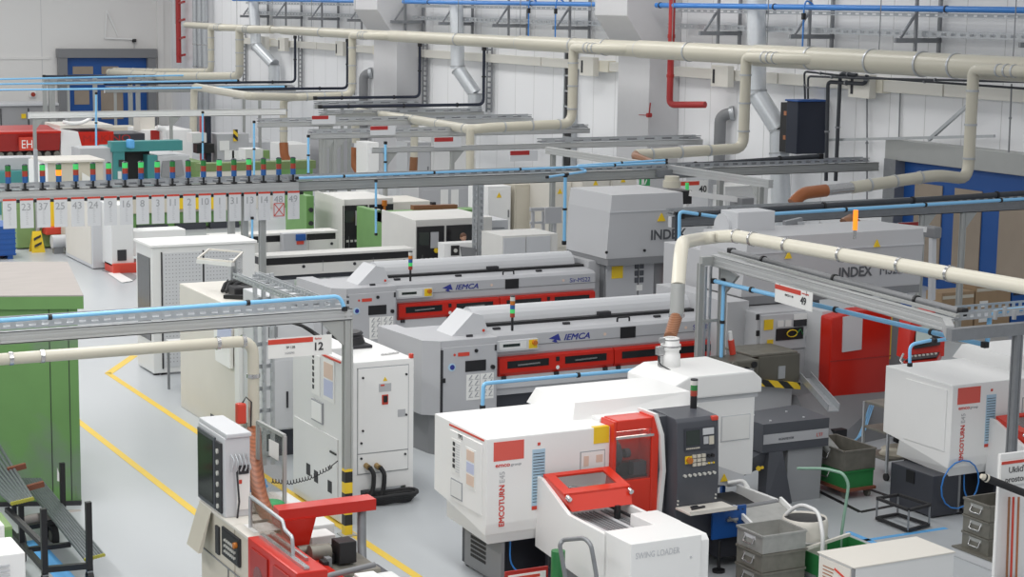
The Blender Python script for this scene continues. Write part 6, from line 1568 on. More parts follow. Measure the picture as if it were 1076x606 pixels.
s = [P(884, 562, Y=16.25), P(892, 508, Y=16.25), P(886, 497, Y=16.3), P(866, 492, Y=16.9), P(838, 492, Y=17.3)]
s = [P(884, 562, Y=qc.y), P(892, 508, Y=qc.y), P(886, 497, Y=qc.y+.05), P(866, 492, Y=qc.y+.4), P(838, 492, Y=qc.y+.7)]
G().tube([V((s[0].x, qc.y, .2))]+s[:], .017, 8, .1).build('hoop_handle', 'greygreen', t)
p, q = P(848, 576, Y=qc.y-.35), P(893, 561, Y=qc.y-.3); G().bar(p, q, .03).build('lever_bar', 'warmwhite', t)
for x in (gx0+.1, gx1-.1): G().cyl((x, gy0+.1, .05), (x+.04, gy0+.1, .05), .05).cyl((x, gy1-.1, .05), (x+.04, gy1-.1, .05), .05).build('wheel', 'rubber', t)
# crate pair on a dolly under the chute
cx0, cx1, cy0, cy1 = 14.08, 14.52, 17.75, 18.55
t = T('wheeled_dolly', 'low brown wheeled dolly under the green crate by the chip conveyor', 'dolly', (14.3, 18.1, 0))
G().box(cx0-.03, cx1+.03, cy0-.03, cy1+.03, .1, .14, .008).build('deck', 'rust', t)
for x in (cx0+.05, cx1-.05):
    for y in (cy0+.05, cy1-.05): G().cyl((x-.02, y, .05), (x+.02, y, .05), .05).build('castor_wheel', 'zincold', t)
crate('green crate on the wheeled dolly beside the chip conveyor', cx0, cx1, cy0, cy1, .14, .36, 'greenpaint', hx=False)
crate('dark grey crate stacked on the green crate beside the chip conveyor', cx0-.02, cx1+.02, cy0, cy1, .365, .62, 'zincold', hx=False)
t = T('spout', 'small silver discharge spout above the dark grey crate', 'spout', (14.0, 18.3, .8))
p = P(873, 471, Y=18.1); G().tube([p+V((-.12, .05, .14)), p, p+V((.06, -.03, -.08))], .08, 12, .05, radii=None).build('spout_tube', 'zinccrate', t)
for k in range(4):
    pass
t = T('blue_hose', 'coil of thin blue air hose hanging from the red machine door to the floor', 'hose', P(915, 430, Y=20.6))
for k in range(3):
    a = P(918-2*k, 425, Y=20.5); G().tube([a, P(908-2*k, 455, Y=19.9), P(895, 465+2*k, Y=19.6), P(872, 468+2*k, Y=19.3)], .012, 6, .2).build('hose_line', 'bluepipe', t)
# black wire stands
def stand(lab, pts, z0, z1):
    t = T('wire_stand', lab, 'stand', pts[0], 'black framed wire stands')
    for z, nm in ((z0, 'lower_frame'), (z1, 'upper_frame')):
        g = G()
        for i in range(4):
            a, b = V(pts[i]), V(pts[(i+1) % 4]); a.z = b.z = z; g.bar(a, b, .04, .03)
        g.build(nm, 'rubber', t)
    for p in pts: G().cyl((p[0], p[1], z0), (p[0], p[1], z1), .012, seg=8).build('rod', 'galvdark', t)
b = [P(921, 544, Z=.03), P(954, 557, Z=.03), P(976, 551, Z=.03), P(943, 540, Z=.03)]
stand('black framed wire stand on the floor in front of the second white turning machine', b, .03, .27)
# shelf trolley with an orange can
t = T('shelf_trolley', 'grey steel shelf trolley beside the second white lathe, with rags on its lower shelf', 'trolley', (15.5, 18.4, 0))
a = P(931, 505, Z=0); sx, sy = a.x, a.y
for x in (sx, sx+.75):
    for y in (sy, sy+.5): G().bar((x, y, .1), (x, y, .95), .03).build('post', 'galv', t); G().cyl((x-.015, y, .05), (x+.015, y, .05), .05).build('castor_wheel', 'rubber', t)
for z in (.25, .6, .93): G().box(sx, sx+.75, sy, sy+.5, z, z+.03, .005).build('shelf', 'zincold', t)
t = T('rag_heap', 'pale rags lying on the lower shelf of the grey steel trolley', 'rags', (sx+.3, sy+.2, .28))
bm = bmesh.new(); bmesh.ops.create_icosphere(bm, subdivisions=3, radius=.2)
for q in bm.verts: q.co = V((q.co.x*1.2, q.co.y, max(-.03, q.co.z*.4)))*(1+.2*math.sin(q.co.x*30+q.co.y*23))+V((sx+.35, sy+.2, .31))
G().frombm(bm, True).build('rag_cloth', 'beige', t)
p = V((sx+.06, sy+.06, .96))
t = T('orange_can', 'orange spray can standing on the grey steel trolley', 'can', p)
G().cyl(p, p+V((0, 0, .13)), .035).build('can_body', 'lens_orange', t); G().cyl(p+V((0, 0, .13)), p+V((0, 0, .17)), .025).build('cap', 'ink', t)
# dark crate stack on a plinth at the right
t = T('plinth_box', 'low grey plinth under the dark crate stack beside the white cleaning board', 'plinth', (14.1, 14.9, 0))
G().box(13.72, 14.6, 14.55, 15.35, 0, .1, .01).build('plinth_body', 'lightgrey2', t); G().box(13.71, 14.61, 14.54, 15.36, .1, .115).build('plinth_top', 'zincold', t)
for k, lab in enumerate(('lowest dark crate of the stack beside the white cleaning board', 'middle dark crate of the stack beside the white cleaning board', 'topmost dark crate of the stack beside the white cleaning board')):
    crate(lab, 13.78, 14.4, 14.85, 15.27, .117+k*.19, .117+(k+1)*.19-.004, 'zincold')
# cleaning board with sign, brooms
yb = 14.05
bx = P(1047, 560, Y=yb).x
zt = P(1050, 512, Y=yb).z
t = T('cleaning_board', 'white board with the Polish tidy up sign at the right picture edge', 'board', (bx+.4, yb, 0))
t['label'] = 'white cleaning board carrying a red topped sign, at the right edge'
G().box(bx, bx+1.0, yb, yb+.04, .02, zt+.35, .006).build('board', 'white', t)
G().box(bx+.1, bx+.18, yb+.04, yb+.25, 0, .05).box(bx+.8, bx+.9, yb+.04, yb+.25, 0, .05).build('foot', 'galvdark', t)
a, c2 = P(1051, 511, Y=yb-.03), P(1051, 485, Y=yb-.03)
s = G().box(a.x, a.x+.6, yb-.03, yb-.02, a.z, c2.z).build('sign_plate', 'paper', t)
G().box(a.x, a.x+.6, yb-.035, yb-.03, c2.z-.035, c2.z-.005).build('red_line', 'signred', s)
hh = (c2.z-a.z)
text('Ukliď', hh*.25, (a.x+.1, yb-.03, c2.z-hh*.5), AX, AZ, 'ink', s)
text('prostor', hh*.25, (a.x+.06, yb-.03, c2.z-hh*.88), AX, AZ, 'ink', s)
a = P(1031, 500, Y=yb-.12); b = P(1082, 520, Y=yb-.2)
t = T('squeegee', 'black padded wiper with a worn beige tip hanging across the cleaning board', 'wiper', a)
G().tube([a+(b-a)*.06, b], .04, 10).build('padded_bar', 'rubber', t); G().tube([a, a+(b-a)*.12], .04, 10, radii=[.025, .045]).build('worn_tip', 'beige', t)
for k, (px, m_, lab) in enumerate(((1059, 'brownhose', 'brown handled broom hanging on the cleaning board, left of the red one'), (1063.5, 'signred', 'red handled broom hanging on the cleaning board'), (1069, 'copper', 'brown handled broom hanging on the cleaning board, right of the red one'))):
    a, b = P(px+1.5, 522, Y=yb-.06), P(px-3, 640, Y=yb-.08)
    t = T('broom', lab, 'broom', b, 'brooms on the cleaning board')
    b.z = max(b.z, .14)
    G().tube([a, b], .012, 8).build('broom_handle', m_, t); G().box(b.x-.1, b.x+.1, b.y-.03, b.y+.03, .02, b.z+.01, .01).build('bristle', 'ink', t)
# red framed notice and hoop trolley at the first lathe
a, b = P(531, 601, Y=15.7), P(576, 594, Y=15.7)
t = T('notice_board', 'red framed notice leaning under the first white lathe at the lower edge', 'notice', a)
G().box(a.x, b.x, 15.7, 15.72, .0, a.z).build('frame', 'darkred', t); G().box(a.x+.03, b.x-.03, 15.69, 15.70, .03, a.z-.04).build('paper', 'paper', t)
G().box(a.x+.08, b.x-.1, 15.685, 15.69, a.z-.09, a.z-.06).build('print_marking', 'signred', t)
t = T('hoop_cart', 'small cart with a dark silver hoop handle beside the unloading trough', 'trolley', (8.6, 15, 0))
p = [P(594, 606, Y=15.2), P(588, 572, Y=15.2), P(592, 567, Y=15.2), P(614, 565, Y=14.9), P(621, 572, Y=14.75), P(627, 606, Y=14.75)]
G().tube([V((p[0].x+.02, p[0].y, .1))]+p+[V((p[-1].x+.0, p[-1].y, .1))], .022, 10, .06).build('hoop_handle', 'galvdark', t)
G().box(p[0].x-.05, p[0].x+.25, 14.7, 15.25, .08, .12).build('platform', 'galvdark', t)
for y in (14.78, 15.18): G().cyl((p[0].x+.1, y-.02, .04), (p[0].x+.1, y+.02, .04), .04).build('castor_wheel', 'rubber', t)
a = P(589, 590, Y=15.35); G().cyl((a.x, 15.4, .12), (a.x, 15.4, a.z+.1), .07).build('green_bottle', 'greenpaint', t)

# ================================================================== MID HALL: OLD MACHINING CENTRES AND BAR LOADERS
def solid(lab, name, cat, px0, py0, px1, py1, Y, depth, m, grp=None, z0=None, b=.01):
    """box whose front face fills a place in the photograph at depth Y"""
    a, c = P(px0, py0, Y=Y), P(px1, py1, Y=Y)
    t = T(name, lab, cat, ((a.x+c.x)/2, Y, 0), grp)
    lo = c.z if z0 is None else z0
    G().box(a.x, c.x, Y, Y+depth, lo, a.z, b).build('body', m, t)
    return t, a, c, lo
def mcentre(lab, y, x0, x1, z1, xr, wins, box_):
    t = T('machining_centre', lab, 'machine', (x0, y, 0), 'old white machining centres')
    xm = x0+(x1-x0)*.35
    # left slanted cladding
    G().loft([(x0, y+.55, 0), (xm, y-.05, 0), (xm, y+1.6, 0), (x0, y+1.6, 0)], [(x0, y+.55, z1+.02), (xm, y-.05, z1-.02), (xm, y+1.6, z1+.05), (x0, y+1.6, z1+.05)]).build('side_cladding', 'oldwhite', t)
    G().box(xm, xr, y, y+1.6, 0, z1, .02).build('cladding', 'oldwhite', t)
    for k, (u0, u1, za, zb) in enumerate(wins):
        w_ = G().box(u0, u1, y-.02, y, za, zb).build('dark_recess', 'black', t)
        if k == 0:
            G().box(u0+.04, u0+.26, y-.03, y-.02, zb-.38, zb-.12).build('screen', 'screen', w_); G().box(u0+.3, u0+.48, y-.03, y-.02, zb-.45, zb-.12).build('keypad', 'lightgrey', w_)
            G().cyl((u0+.42, y-.03, zb-.5), (u0+.42, y-.06, zb-.5), .05).build('stop_button', 'yellow', w_)
            for i in range(4): G().box(u0+.08+i*.1, u0+.14+i*.1, y-.03, y-.02, za+.15, za+.2).build('key', 'dial', w_)
        else:
            G().box(u0+.02, u1-.02, y-.025, y-.02, za+.02, zb-.02).build('window', 'glassdark', w_)
    return t
m2 = mcentre('old white machining centre with black control recess, behind the nearer bar loader', 34.0, 15.70, 15.79, 1.64, 17.5, [(P(438, 237, Y=34).x, P(466, 290, Y=34).x, .65, 1.5), (P(469, 236, Y=34).x, P(497, 256, Y=34).x, 1.05, 1.5)], None)
a, b = P(505, 232, Y=34.2), P(534, 250, Y=34.2)
G().box(17.4, b.x, 34.2, 35.6, 0, a.z, .015).build('right_cladding', 'lightgrey2', m2); G().box(P(506, 236, Y=34.19).x, P(530, 236, Y=34.19).x, 34.18, 34.2, P(506, 240, Y=34.19).z-.02, P(506, 240, Y=34.19).z).build('panel_gap', 'midgrey', m2)
q = P(404, 222, Y=35.8)
g = P(401, 225, Y=35); 
t = T('press_stand', 'green steel machine frame standing behind the nearer old white machining centre', 'frame', (15.6, 36, 0))
a, b = P(400, 223, Y=35.9), P(500, 217, Y=35.9)
G().box(a.x, a.x+.16, 35.7, 37.2, 0, a.z, .01).build('upright', 'green', t); G().box(a.x, b.x, 35.75, 36.2, a.z-.22, a.z, .01).build('cross_beam', 'green', t)
for z in (.9, 1.2, 1.5): G().cyl((a.x+.08, 35.7, z), (a.x+.08, 35.66, z), .05).build('dark_knob', 'ink', t)
t = T('rusty_beam', 'rusty brown beam lying on the green machine frame', 'beam', P(450, 220, Y=35.9))
p1, p2 = P(432, 219, Y=35.9), P(480, 220, Y=35.9); zz = a.z+.05
G().bar((p1.x, 35.85, zz+.03), (p2.x, 35.95, zz), .14, .1).build('beam_body', 'brownhose', t); G().box(p2.x-.6, p2.x-.5, 35.9, 36.0, zz, zz+.12).build('lug', 'ink', t)
m1 = mcentre('old white machining centre with orange lamp, behind the farther bar loader', 38.0, 15.79, 15.9, 1.66, 17.04, [(P(360, 215, Y=38).x, P(386, 250, Y=38).x, .55, 1.52), (P(388, 215, Y=38).x, P(413, 222, Y=38).x, 1.3, 1.52)], None)
a, b = P(413, 210, Y=38.3), P(452, 222, Y=38.3); G().box(17.0, b.x, 38.3, 39.6, 0, a.z-.05, .015).build('right_cladding', 'warmwhite', m1)
a = P(380, 220, Y=37.7); b = P(398, 252, Y=37.7)
G().box(a.x, b.x, 37.6, 37.95, b.z, a.z, .015).build('grey_control_box', 'lightgrey', m1); p = P(385, 235, Y=37.59); G().box(p.x-.12, p.x+.12, 37.58, 37.6, p.z-.2, p.z+.15).build('keypad', 'lightgrey2', m1); G().cyl(P(378, 232, Y=37.9), P(378, 232, Y=37.8), .06).build('stop_button', 'yellow', m1)
p = P(404, 216, Y=37.9); G().cyl(p+V((0, 0, -.12)), p, .03).cyl(p, p+V((0, 0, .12)), .06).build('orange_lamp', 'lens_orange', m1)
a, b = P(322, 206, Y=38.5), P(330, 245, Y=38.5); G().box(a.x, b.x, 38.5, 39.8, 0, a.z, .01).build('green_flank', 'green', m1)
for z in (.8, 1.1, 1.4): G().cyl((a.x+.1, 38.5, z), (a.x+.1, 38.45, z), .05).build('dark_knob', 'ink', m1)
def loader(lab, px0, py0, px1, py1, ph, y):
    a, b = P(px0, py0, Y=y), P(px1, py1, Y=y); zt = (a.z+b.z)/2; zb = zt-ph
    t = T('bar_loader', lab, 'bar loader', (a.x, y, 0), 'long white bar loaders')
    G().box(a.x, b.x, y, y+.5, zt-.05, zt, .01).build('lid', 'oldwhite', t); G().box(a.x, b.x-.05, y+.06, y+.5, zt-.19, zt-.05).build('dark_slot', 'black', t)
    G().box(a.x, b.x, y, y+.5, zb-.04, zt-.19, .01).build('trough', 'oldwhite', t); G().box(a.x, b.x, y+.1, y+.45, zb-.14, zb).build('dark_slot', 'anthracite', t)
    n = 3
    for i in range(n):
        x = a.x+(b.x-a.x)*(i+.5)/n; G().box(x-.15, x+.15, y+.1, y+.4, 0, zb-.14).build('pedestal', 'lightgrey2', t)
        G().cyl((x+.3, y, zb+.12), (x+.3, y-.02, zb+.12), .03).build('knob', 'ink', t)
        G().box(x+.7, x+.705, y-.003, y, zb, zt-.14).build('joint_gap', 'midgrey', t)
    return t, a, b, zt, zb
loader('nearer long white bar loader with a black slot along its side', 276, 271, 436, 259, .36, 33.35)
l2, a, b, zt, zb = loader('farther long white bar loader with a blue grey panel, behind the nearer loader', 225, 252, 356, 238, .4, 36.8)
p = P(308, 250, Y=36.75); G().box(p.x-.28, p.x+.25, 36.6, 36.8, p.z-.35, p.z+.12, .01).build('control_box', 'lightgrey', l2); G().box(p.x-.0, p.x+.22, 36.55, 36.62, p.z-.04, p.z+.1, .02).build('blue_cap', 'bluedoor', l2); G().box(p.x+.02, p.x+.18, 36.58, 36.6, p.z-.12, p.z-.05).build('paper_tag', 'signred', l2)
t, a, c, lo = solid('small white machine with a black square button, in front of the old machining centre', 'parts_washer', 'machine', 467, 256, 516, 300, 33.0, .3, 'white', None, 0)
p = P(478, 263, Y=33); G().box(p.x-.09, p.x+.09, 32.98, 33, p.z-.1, p.z+.1).build('black_button_plate', 'black', t); G().cyl(p+V((0, -.02, 0)), p+V((0, -.04, 0)), .04).build('button', 'dial', t)
p = P(489, 264, Y=32.95); G().hexa([p+V((-.05, 0, -.15)), p+V((.3, 0, -.2)), p+V((.3, .05, -.2)), p+V((-.05, .05, -.15))], [p+V((-.1, 0, .1)), p+V((.25, 0, .05)), p+V((.25, .05, .05)), p+V((-.1, .05, .1))]).build('handset_panel', 'midgrey', t)
t, a, c, lo = solid('white cabinet with two doors greyed as if in shade, before the pale hall cabinets', 'storage_cabinet', 'cabinet', 528, 248, 585, 300, 31.5, .9, 'oldwhite', None, 0)
t['label'] = 'white cabinet with two doors greyed as if in shade, before the pale hall cabinets'
q = P(528, 250, Y=31.5)
for u0, u1 in ((529, 552), (553, 578)): G().box(P(u0, 250, Y=31.49).x, P(u1, 250, Y=31.49).x, 31.47, 31.5, .1, q.z, .005).build('door', 'lightgrey2', t)  # door grey paints the duller light on this white front
# people: the operator at the old machining centre
def person():
    t = T('person', 'person with short brown hair standing at the old machining centre, only the head showing', 'person', (0, 0, 0))
    px = P(487, 250, Y=33.62); x, y = px.x, 33.62; H_ = P(487, 245, Y=33.62).z
    t.location = (x, y, 0)
    k = H_/1.75
    pts = [(0, 0, .95, .13), (0, 0, 1.12, .14), (0, 0, 1.32, .16), (0, 0, 1.47, .075), (0, .01, 1.53, .06),
           (-.1, 0, .88, .095), (-.11, -.01, .5, .065), (-.11, .02, .1, .045), (-.11, -.12, .04, .04),
           (.1, 0, .88, .095), (.11, -.01, .5, .065), (.11, .02, .1, .045), (.11, -.12, .04, .04),
           (-.19, 0, 1.4, .06), (-.27, .02, 1.12, .045), (-.24, .2, .98, .035), (-.22, .28, .97, .03),
           (.19, 0, 1.4, .06), (.27, .02, 1.12, .045), (.24, .2, .98, .035), (.22, .28, .97, .03)]
    ed = [(0, 1), (1, 2), (2, 3), (3, 4), (0, 5), (5, 6), (6, 7), (7, 8), (0, 9), (9, 10), (10, 11), (11, 12), (2, 13), (13, 14), (14, 15), (15, 16), (2, 17), (17, 18), (18, 19), (19, 20)]
    me = bpy.data.meshes.new('body'); me.from_pydata([V(p[:3])*k for p in pts], ed, []); ob = bpy.data.objects.new('body', me); COL.objects.link(ob)
    ob.modifiers.new('skin', 'SKIN'); sub = ob.modifiers.new('sub', 'SUBSURF'); sub.levels = sub.render_levels = 2
    for i, p in enumerate(pts): me.skin_vertices[0].data[i].radius = (p[3]*k, p[3]*k*.8)
    me.skin_vertices[0].data[0].use_root = True
    me2 = bpy.data.meshes.new_from_object(ob.evaluated_get(bpy.context.evaluated_depsgraph_get())); bpy.data.objects.remove(ob)
    me2.name = 'body'; me2.materials.clear(); me2.materials.append(MATS['clothblue'])
    for p in me2.polygons: p.use_smooth = True
    ob = bpy.data.objects.new('body', me2); COL.objects.link(ob); ob.parent = t
    def ball(nm, c, r, m, f=None):
        bm = bmesh.new(); bmesh.ops.create_icosphere(bm, subdivisions=3, radius=1)
        for q in bm.verts:
            v = V((q.co.x*r[0], q.co.y*r[1], q.co.z*r[2]))
            if f: v = f(v)
            q.co = V((x, y, 0))+(V(c)+v)*k
        return G().frombm(bm, True).build(nm, m, t)
    def facefn(v):
        if v.y < -.05 and abs(v.x) < .02 and -.03 < v.z < .02: v.y -= .018
        if v.z < -.05: v.x *= .85
        return v
    ball('head', (0, 0, 1.64), (.075, .095, .115), 'skin', facefn)
    ball('hair', (0, .012, 1.675), (.083, .1, .088), 'hair')
    for e in (-1, 1): ball('ear', (.076*e, .01, 1.63), (.012, .02, .03), 'skin')
    for e in (-1, 1):
        ball('eye', (.03*e, -.088, 1.65), (.012, .008, .007), 'ink')
        hb = V((x, y, 0))
        for f_ in range(5):
            a = hb+V(((.22*e)+(f_-2)*.014*e, .3, .965))*k
            G().tube([a, a+V((0, .04, -.005))*k, a+V((0, .065-.008*abs(f_-1.5), -.03))*k], .007*k, 6).build('finger', 'skin', t)
    ball('mouth', (0, -.09, 1.575), (.022, .006, .005), 'darkred')
    return t
person()
# white cabinets and panels behind
for k, (px0, py0, px1, py1, y, dep, m_, lab) in enumerate((
    (513, 196, 536, 262, 40.5, 1.2, 'white', 'tall white cabinet with a small yellow mark, right of the perforated gantry post'),
    (541, 194, 562, 262, 40.5, 1.2, 'beige', 'tall beige cabinet beside the tall white one under the gantry'),
    (577, 192, 600, 240, 39.5, 1.0, 'warmwhite', 'tall pale cabinet with a yellow warning mark behind the blue air line'),
    (612, 183, 640, 230, 39.0, 1.0, 'warmwhite', 'pale cabinet behind the tall grey housing, left of the yellow marked one'),
    (642, 180, 668, 230, 39.0, 1.0, 'warmwhite', 'pale cabinet with a yellow label behind the tall grey housing'),
    (745, 180, 760, 236, 33.9, .9, 'lightgrey2', 'narrow grey cabinet right of the sign with a 40'),
    (762, 196, 806, 232, 33.4, .8, 'white', 'white panel cabinet behind the pale gantry posts, under the dark blue wall cabinet'),
    (440, 196, 492, 225, 39.5, 1.0, 'lightgrey', 'grey panel cabinet with two white sheets behind the old machining centre'),
    (386, 150, 398, 200, 48, .8, 'white', 'white locker far behind the orange hose, left one'),
    (428, 150, 452, 200, 50, .8, 'lightgrey2', 'grey locker far behind the brown hose'),
    (300, 152, 326, 190, 60, 1.5, 'white', 'white equipment box far behind the signal lamps, by the orange hose'),
    (253, 150, 296, 185, 64, 2, 'lightgrey2', 'grey machine cabinet far behind the signal lamps, left of the orange hose'),
    (340, 140, 372, 186, 60, 1.5, 'lightgrey', 'grey ribbed machine cabinet in the far mid hall'),
    (453, 135, 500, 190, 50, 1.2, 'white', 'white machine cover in the far mid hall below the cream branch'))):
    t, a, c, lo = solid(lab, 'equipment_cabinet', 'cabinet', px0, py0, px1, py1, y, dep, m_, 'cabinets farther back in the hall', 0)
    w = c.x-a.x
    G().box(a.x+w*.06, c.x-w*.06, y-.02, y, .1, a.z-.08, .004).build('door', m_, t); G().box(c.x-w*.14, c.x-w*.1, y-.05, y-.02, a.z*.5, a.z*.62).build('handle', 'midgrey', t)
    if 'yellow' in lab: p = P((px0+px1)/2, py0+9, Y=y-.03); G().prism([(p.x-.07, p.z-.06), (p.x+.07, p.z-.06), (p.x, p.z+.07)], 'y', y-.03, y-.02).build('warning_triangle', 'yellow', t)
    if 'two white sheets' in lab:
        for q in (467, 478): p = P(q, 208, Y=y-.03); G().box(p.x-.1, p.x+.1, y-.03, y-.02, p.z-.2, p.z+.2).build('paper_sheet', 'paper', t)
t = T('folding_frame', 'grey steel support frame with a blue grey plate by the pale hall cabinets', 'frame', P(565, 230, Y=36))
for px in (560, 571, 583): G().bar(P(px, 222, Y=36), V((P(px, 222, Y=36).x, 36, 0)), .06).build('post', 'lightgrey', t)
G().bar(P(557, 220, Y=36), P(590, 219, Y=36), .07).bar(P(557, 234, Y=36), P(590, 233, Y=36), .05).build('rail', 'lightgrey', t)
a, b = P(572, 218, Y=35.9), P(589, 234, Y=35.9); G().box(a.x, b.x, 35.85, 35.9, b.z, a.z).build('plate', 'lightgrey', t)
p = P(667, 190, Y=38)
t = T('exit_sign', 'green exit sign with white pictogram above the tall grey housing', 'sign', p)
a, b = P(673, 187, Y=37.5), P(683, 195, Y=37.5); G().box(a.x, b.x, 37.5, 37.56, b.z, a.z).build('panel', 'greentape', t); G().box(a.x+.03, a.x+.1, 37.49, 37.5, b.z+.03, a.z-.03).bar((a.x+.12, 37.49, b.z+.03), (a.x+.17, 37.49, a.z-.04), .02).build('pictogram_print', 'paper', t); G().bar(((a.x+b.x)/2, 37.53, a.z), ((a.x+b.x)/2, 37.53, 2.5), .015).build('hanger', 'galvdark', t)

# ================================================================== FAR LEFT
t = T('mesh_container', 'blue slatted transport container at the picture edge under the first number plates', 'container', (9, 43, 0))
a = P(17, 236, Y=43.2); G().box(8.0, 9.72, 43.0, 44.2, .08, a.z, .01).build('container_body', 'blue', t)
g = G()
for i in range(6): g.box(8.0, 9.73, 42.98, 43.0, .1+i*a.z/6.3, .13+i*a.z/6.3)
g.build('rib', 'bluedoor', t)
for x in (8.1, 9.6): G().box(x-.06, x+.06, 43.02, 44.18, 0, .08).build('foot', 'bluedoor', t)
p = P(3, 268, Z=0)
t = T('paper_scrap', 'white and red paper scrap on the floor by the blue container', 'paper', p); G().box(p.x-.25, p.x+.12, p.y-.3, p.y+.05, 0, .06, .02).build('sheet', 'paper', t); G().box(p.x-.2, p.x-.05, p.y-.31, p.y-.29, .01, .05).build('red_print', 'signred', t)
p = P(38, 264, Z=0)
t = T('warning_stand', 'yellow folding floor warning stand with black stripes in front of the green machine', 'warning stand', p)
x, y = p.x, p.y-.1
for e in (-.14, .14): G().loft([(x-.16, y+e, 0), (x+.16, y+e, 0), (x+.16, y+e+.02, 0), (x-.16, y+e+.02, 0)], [(x-.1, y, .5), (x+.1, y, .5), (x+.1, y+.02, .5), (x-.1, y+.02, .5)]).build('folding_panel', 'yellow', t)
for i in range(2): G().loft([(x-.09, y-.08+.05*i*0-.055+.055*i, .12+.16*i), (x+.08, y-.135+.055*i, .2+.16*i), (x+.08, y-.13+.055*i, .26+.16*i), (x-.09, y-.13+.055*i, .18+.16*i)], [(x-.09, y-.15+.06*i, .12+.16*i), (x+.08, y-.14+.06*i, .2+.16*i), (x+.08, y-.14+.06*i, .26+.16*i), (x-.09, y-.14+.06*i, .18+.16*i)]).build('black_stripe', 'ink', t)
# green machine with yellow and red head
yy = 44.6
t = T('green_press', 'green machine with a yellow column and red foot behind the number plates 23 to 25', 'machine', (11.2, yy, 0))
a, b = P(17, 214, Y=yy), P(72, 214, Y=yy)
G().box(a.x, b.x, yy, yy+1.6, .03, .95, .01).build('base', 'greenpale', t); G().box(a.x, a.x+.55, yy+.1, yy+1.6, .95, P(30, 212, Y=yy).z, .01).build('column', 'greenpale', t)
p, q = P(51, 208, Y=yy-.2), P(59, 238, Y=yy-.2); G().box(p.x, q.x, yy-.2, yy+.3, q.z, p.z, .01).build('yellow_column', 'yellow', t); p2, q2 = P(66, 205, Y=yy), P(76, 218, Y=yy); G().box(p2.x, q2.x, yy, yy+.3, q2.z, p2.z).build('yellow_block', 'yellow', t)
p, q = P(48, 239, Y=yy-.4), P(68, 246, Y=yy-.4); G().box(p.x, q.x, yy-.4, yy, q.z, p.z, .02).build('red_foot', 'signred', t)
p, q = P(38, 205, Y=yy-.1), P(40, 250, Y=yy-.1); G().box(P(36, 210, Y=yy).x, P(39.5, 210, Y=yy).x, yy-.12, yy-.02, 0, 2.4).build('post', 'galv', t)
t = T('motor_unit', 'grey motor with beige rounded tank on the floor right of the green press', 'motor', (12, 43.6, 0))
p, q = P(54, 245, Y=43.6), P(72, 262, Y=43.6); G().cyl((p.x, 43.6, (p.z+q.z)/2), (q.x, 43.6, (p.z+q.z)/2), .16).build('motor_body', 'lightgrey2', t)
p, q = P(72, 238, Y=43.4), P(92, 268, Y=43.4); G().box(p.x, q.x, 43.2, 44.2, .1, p.z, .08).build('tank', 'beige', t); G().box(p.x-.1, p.x+.15, 43.1, 43.3, .0, .25, .03).build('black_valve', 'ink', t)
for x in (p.x+.1, q.x-.1): G().box(x-.05, x+.05, 43.4, 44.0, 0, .1).build('foot', 'ink', t)
G().box(P(56, 262, Y=43.6).x, P(66, 262, Y=43.6).x, 43.5, 43.7, 0, .3).build('motor_foot', 'midgrey', t)
# pillar cabinet
p = P(117, 282, Z=0); q = P(90, 270, Z=0)
t = T('pillar_cabinet', 'slim pale grey switch cabinet standing behind the number plate 24', 'cabinet', p)
a = P(97, 235, Y=p.y)
G().box(a.x, p.x, p.y, p.y+2.4, .02, P(97, 212, Y=p.y).z, .01).build('housing', 'lightgrey2', t); G().box(a.x-.012, a.x, p.y+.1, p.y+2.3, .1, P(97, 214, Y=p.y).z, .004).build('side_door', 'warmwhite', t)
# long white loader behind the perforated cabinet
yy = 40.0
a, b = P(118, 244, Y=yy), P(195, 240, Y=yy)
t = T('bar_loader', 'short white bar loader with a red foot, behind the perforated cabinet', 'bar loader', (a.x, yy, 0), 'long white bar loaders')
zt = a.z; G().box(a.x+.4, b.x, yy, yy+.6, zt-.55, zt, .015).build('trough', 'white', t)
G().box(a.x-.05, a.x+.45, yy-.1, yy+.7, zt-.75, P(120, 215, Y=yy).z, .015).build('end_cover', 'white2', t)
p = P(128, 268, Y=yy-.1); G().box(p.x-.1, p.x+.1, yy-.12, yy-.1, p.z-.12, p.z+.12).build('black_plate', 'ink', t); p = P(137, 262, Y=yy); G().box(p.x-.07, p.x+.07, yy-.01, yy, p.z-.04, p.z+.04).build('black_slot', 'ink', t)
G().box(a.x+.1, a.x+.4, yy+.1, yy+.4, 0.1, zt-.6).build('leg', 'midgrey', t); G().box(b.x-.5, b.x-.2, yy+.1, yy+.4, 0, zt-.5).build('leg', 'midgrey', t)
G().box(a.x-.05, a.x+.85, yy-.2, yy+.5, .0, .22, .02).build('red_foot', 'signred', t); G().box(a.x+.9, a.x+1.4, yy+.1, yy+.6, 0, .55).build('green_foot', 'green', t)
p = P(125, 290, Z=0)
t = T('floor_sheet', 'white sheet on a dark mat on the floor before the red foot', 'sheet', p)
q = [P(107, 284, Z=0), P(130, 283, Z=0), P(146, 291, Z=0), P(138, 296, Z=0)]
G().loft(q, [v+V((0, 0, .01)) for v in q]).build('dark_mat', 'midgrey', t)
q = [P(113, 287, Z=.012), P(124, 286, Z=.012), P(140, 295, Z=.012), P(128, 297, Z=.012)]
G().loft(q, [v+V((0, 0, .008)) for v in q]).build('paper_sheet', 'white', t)
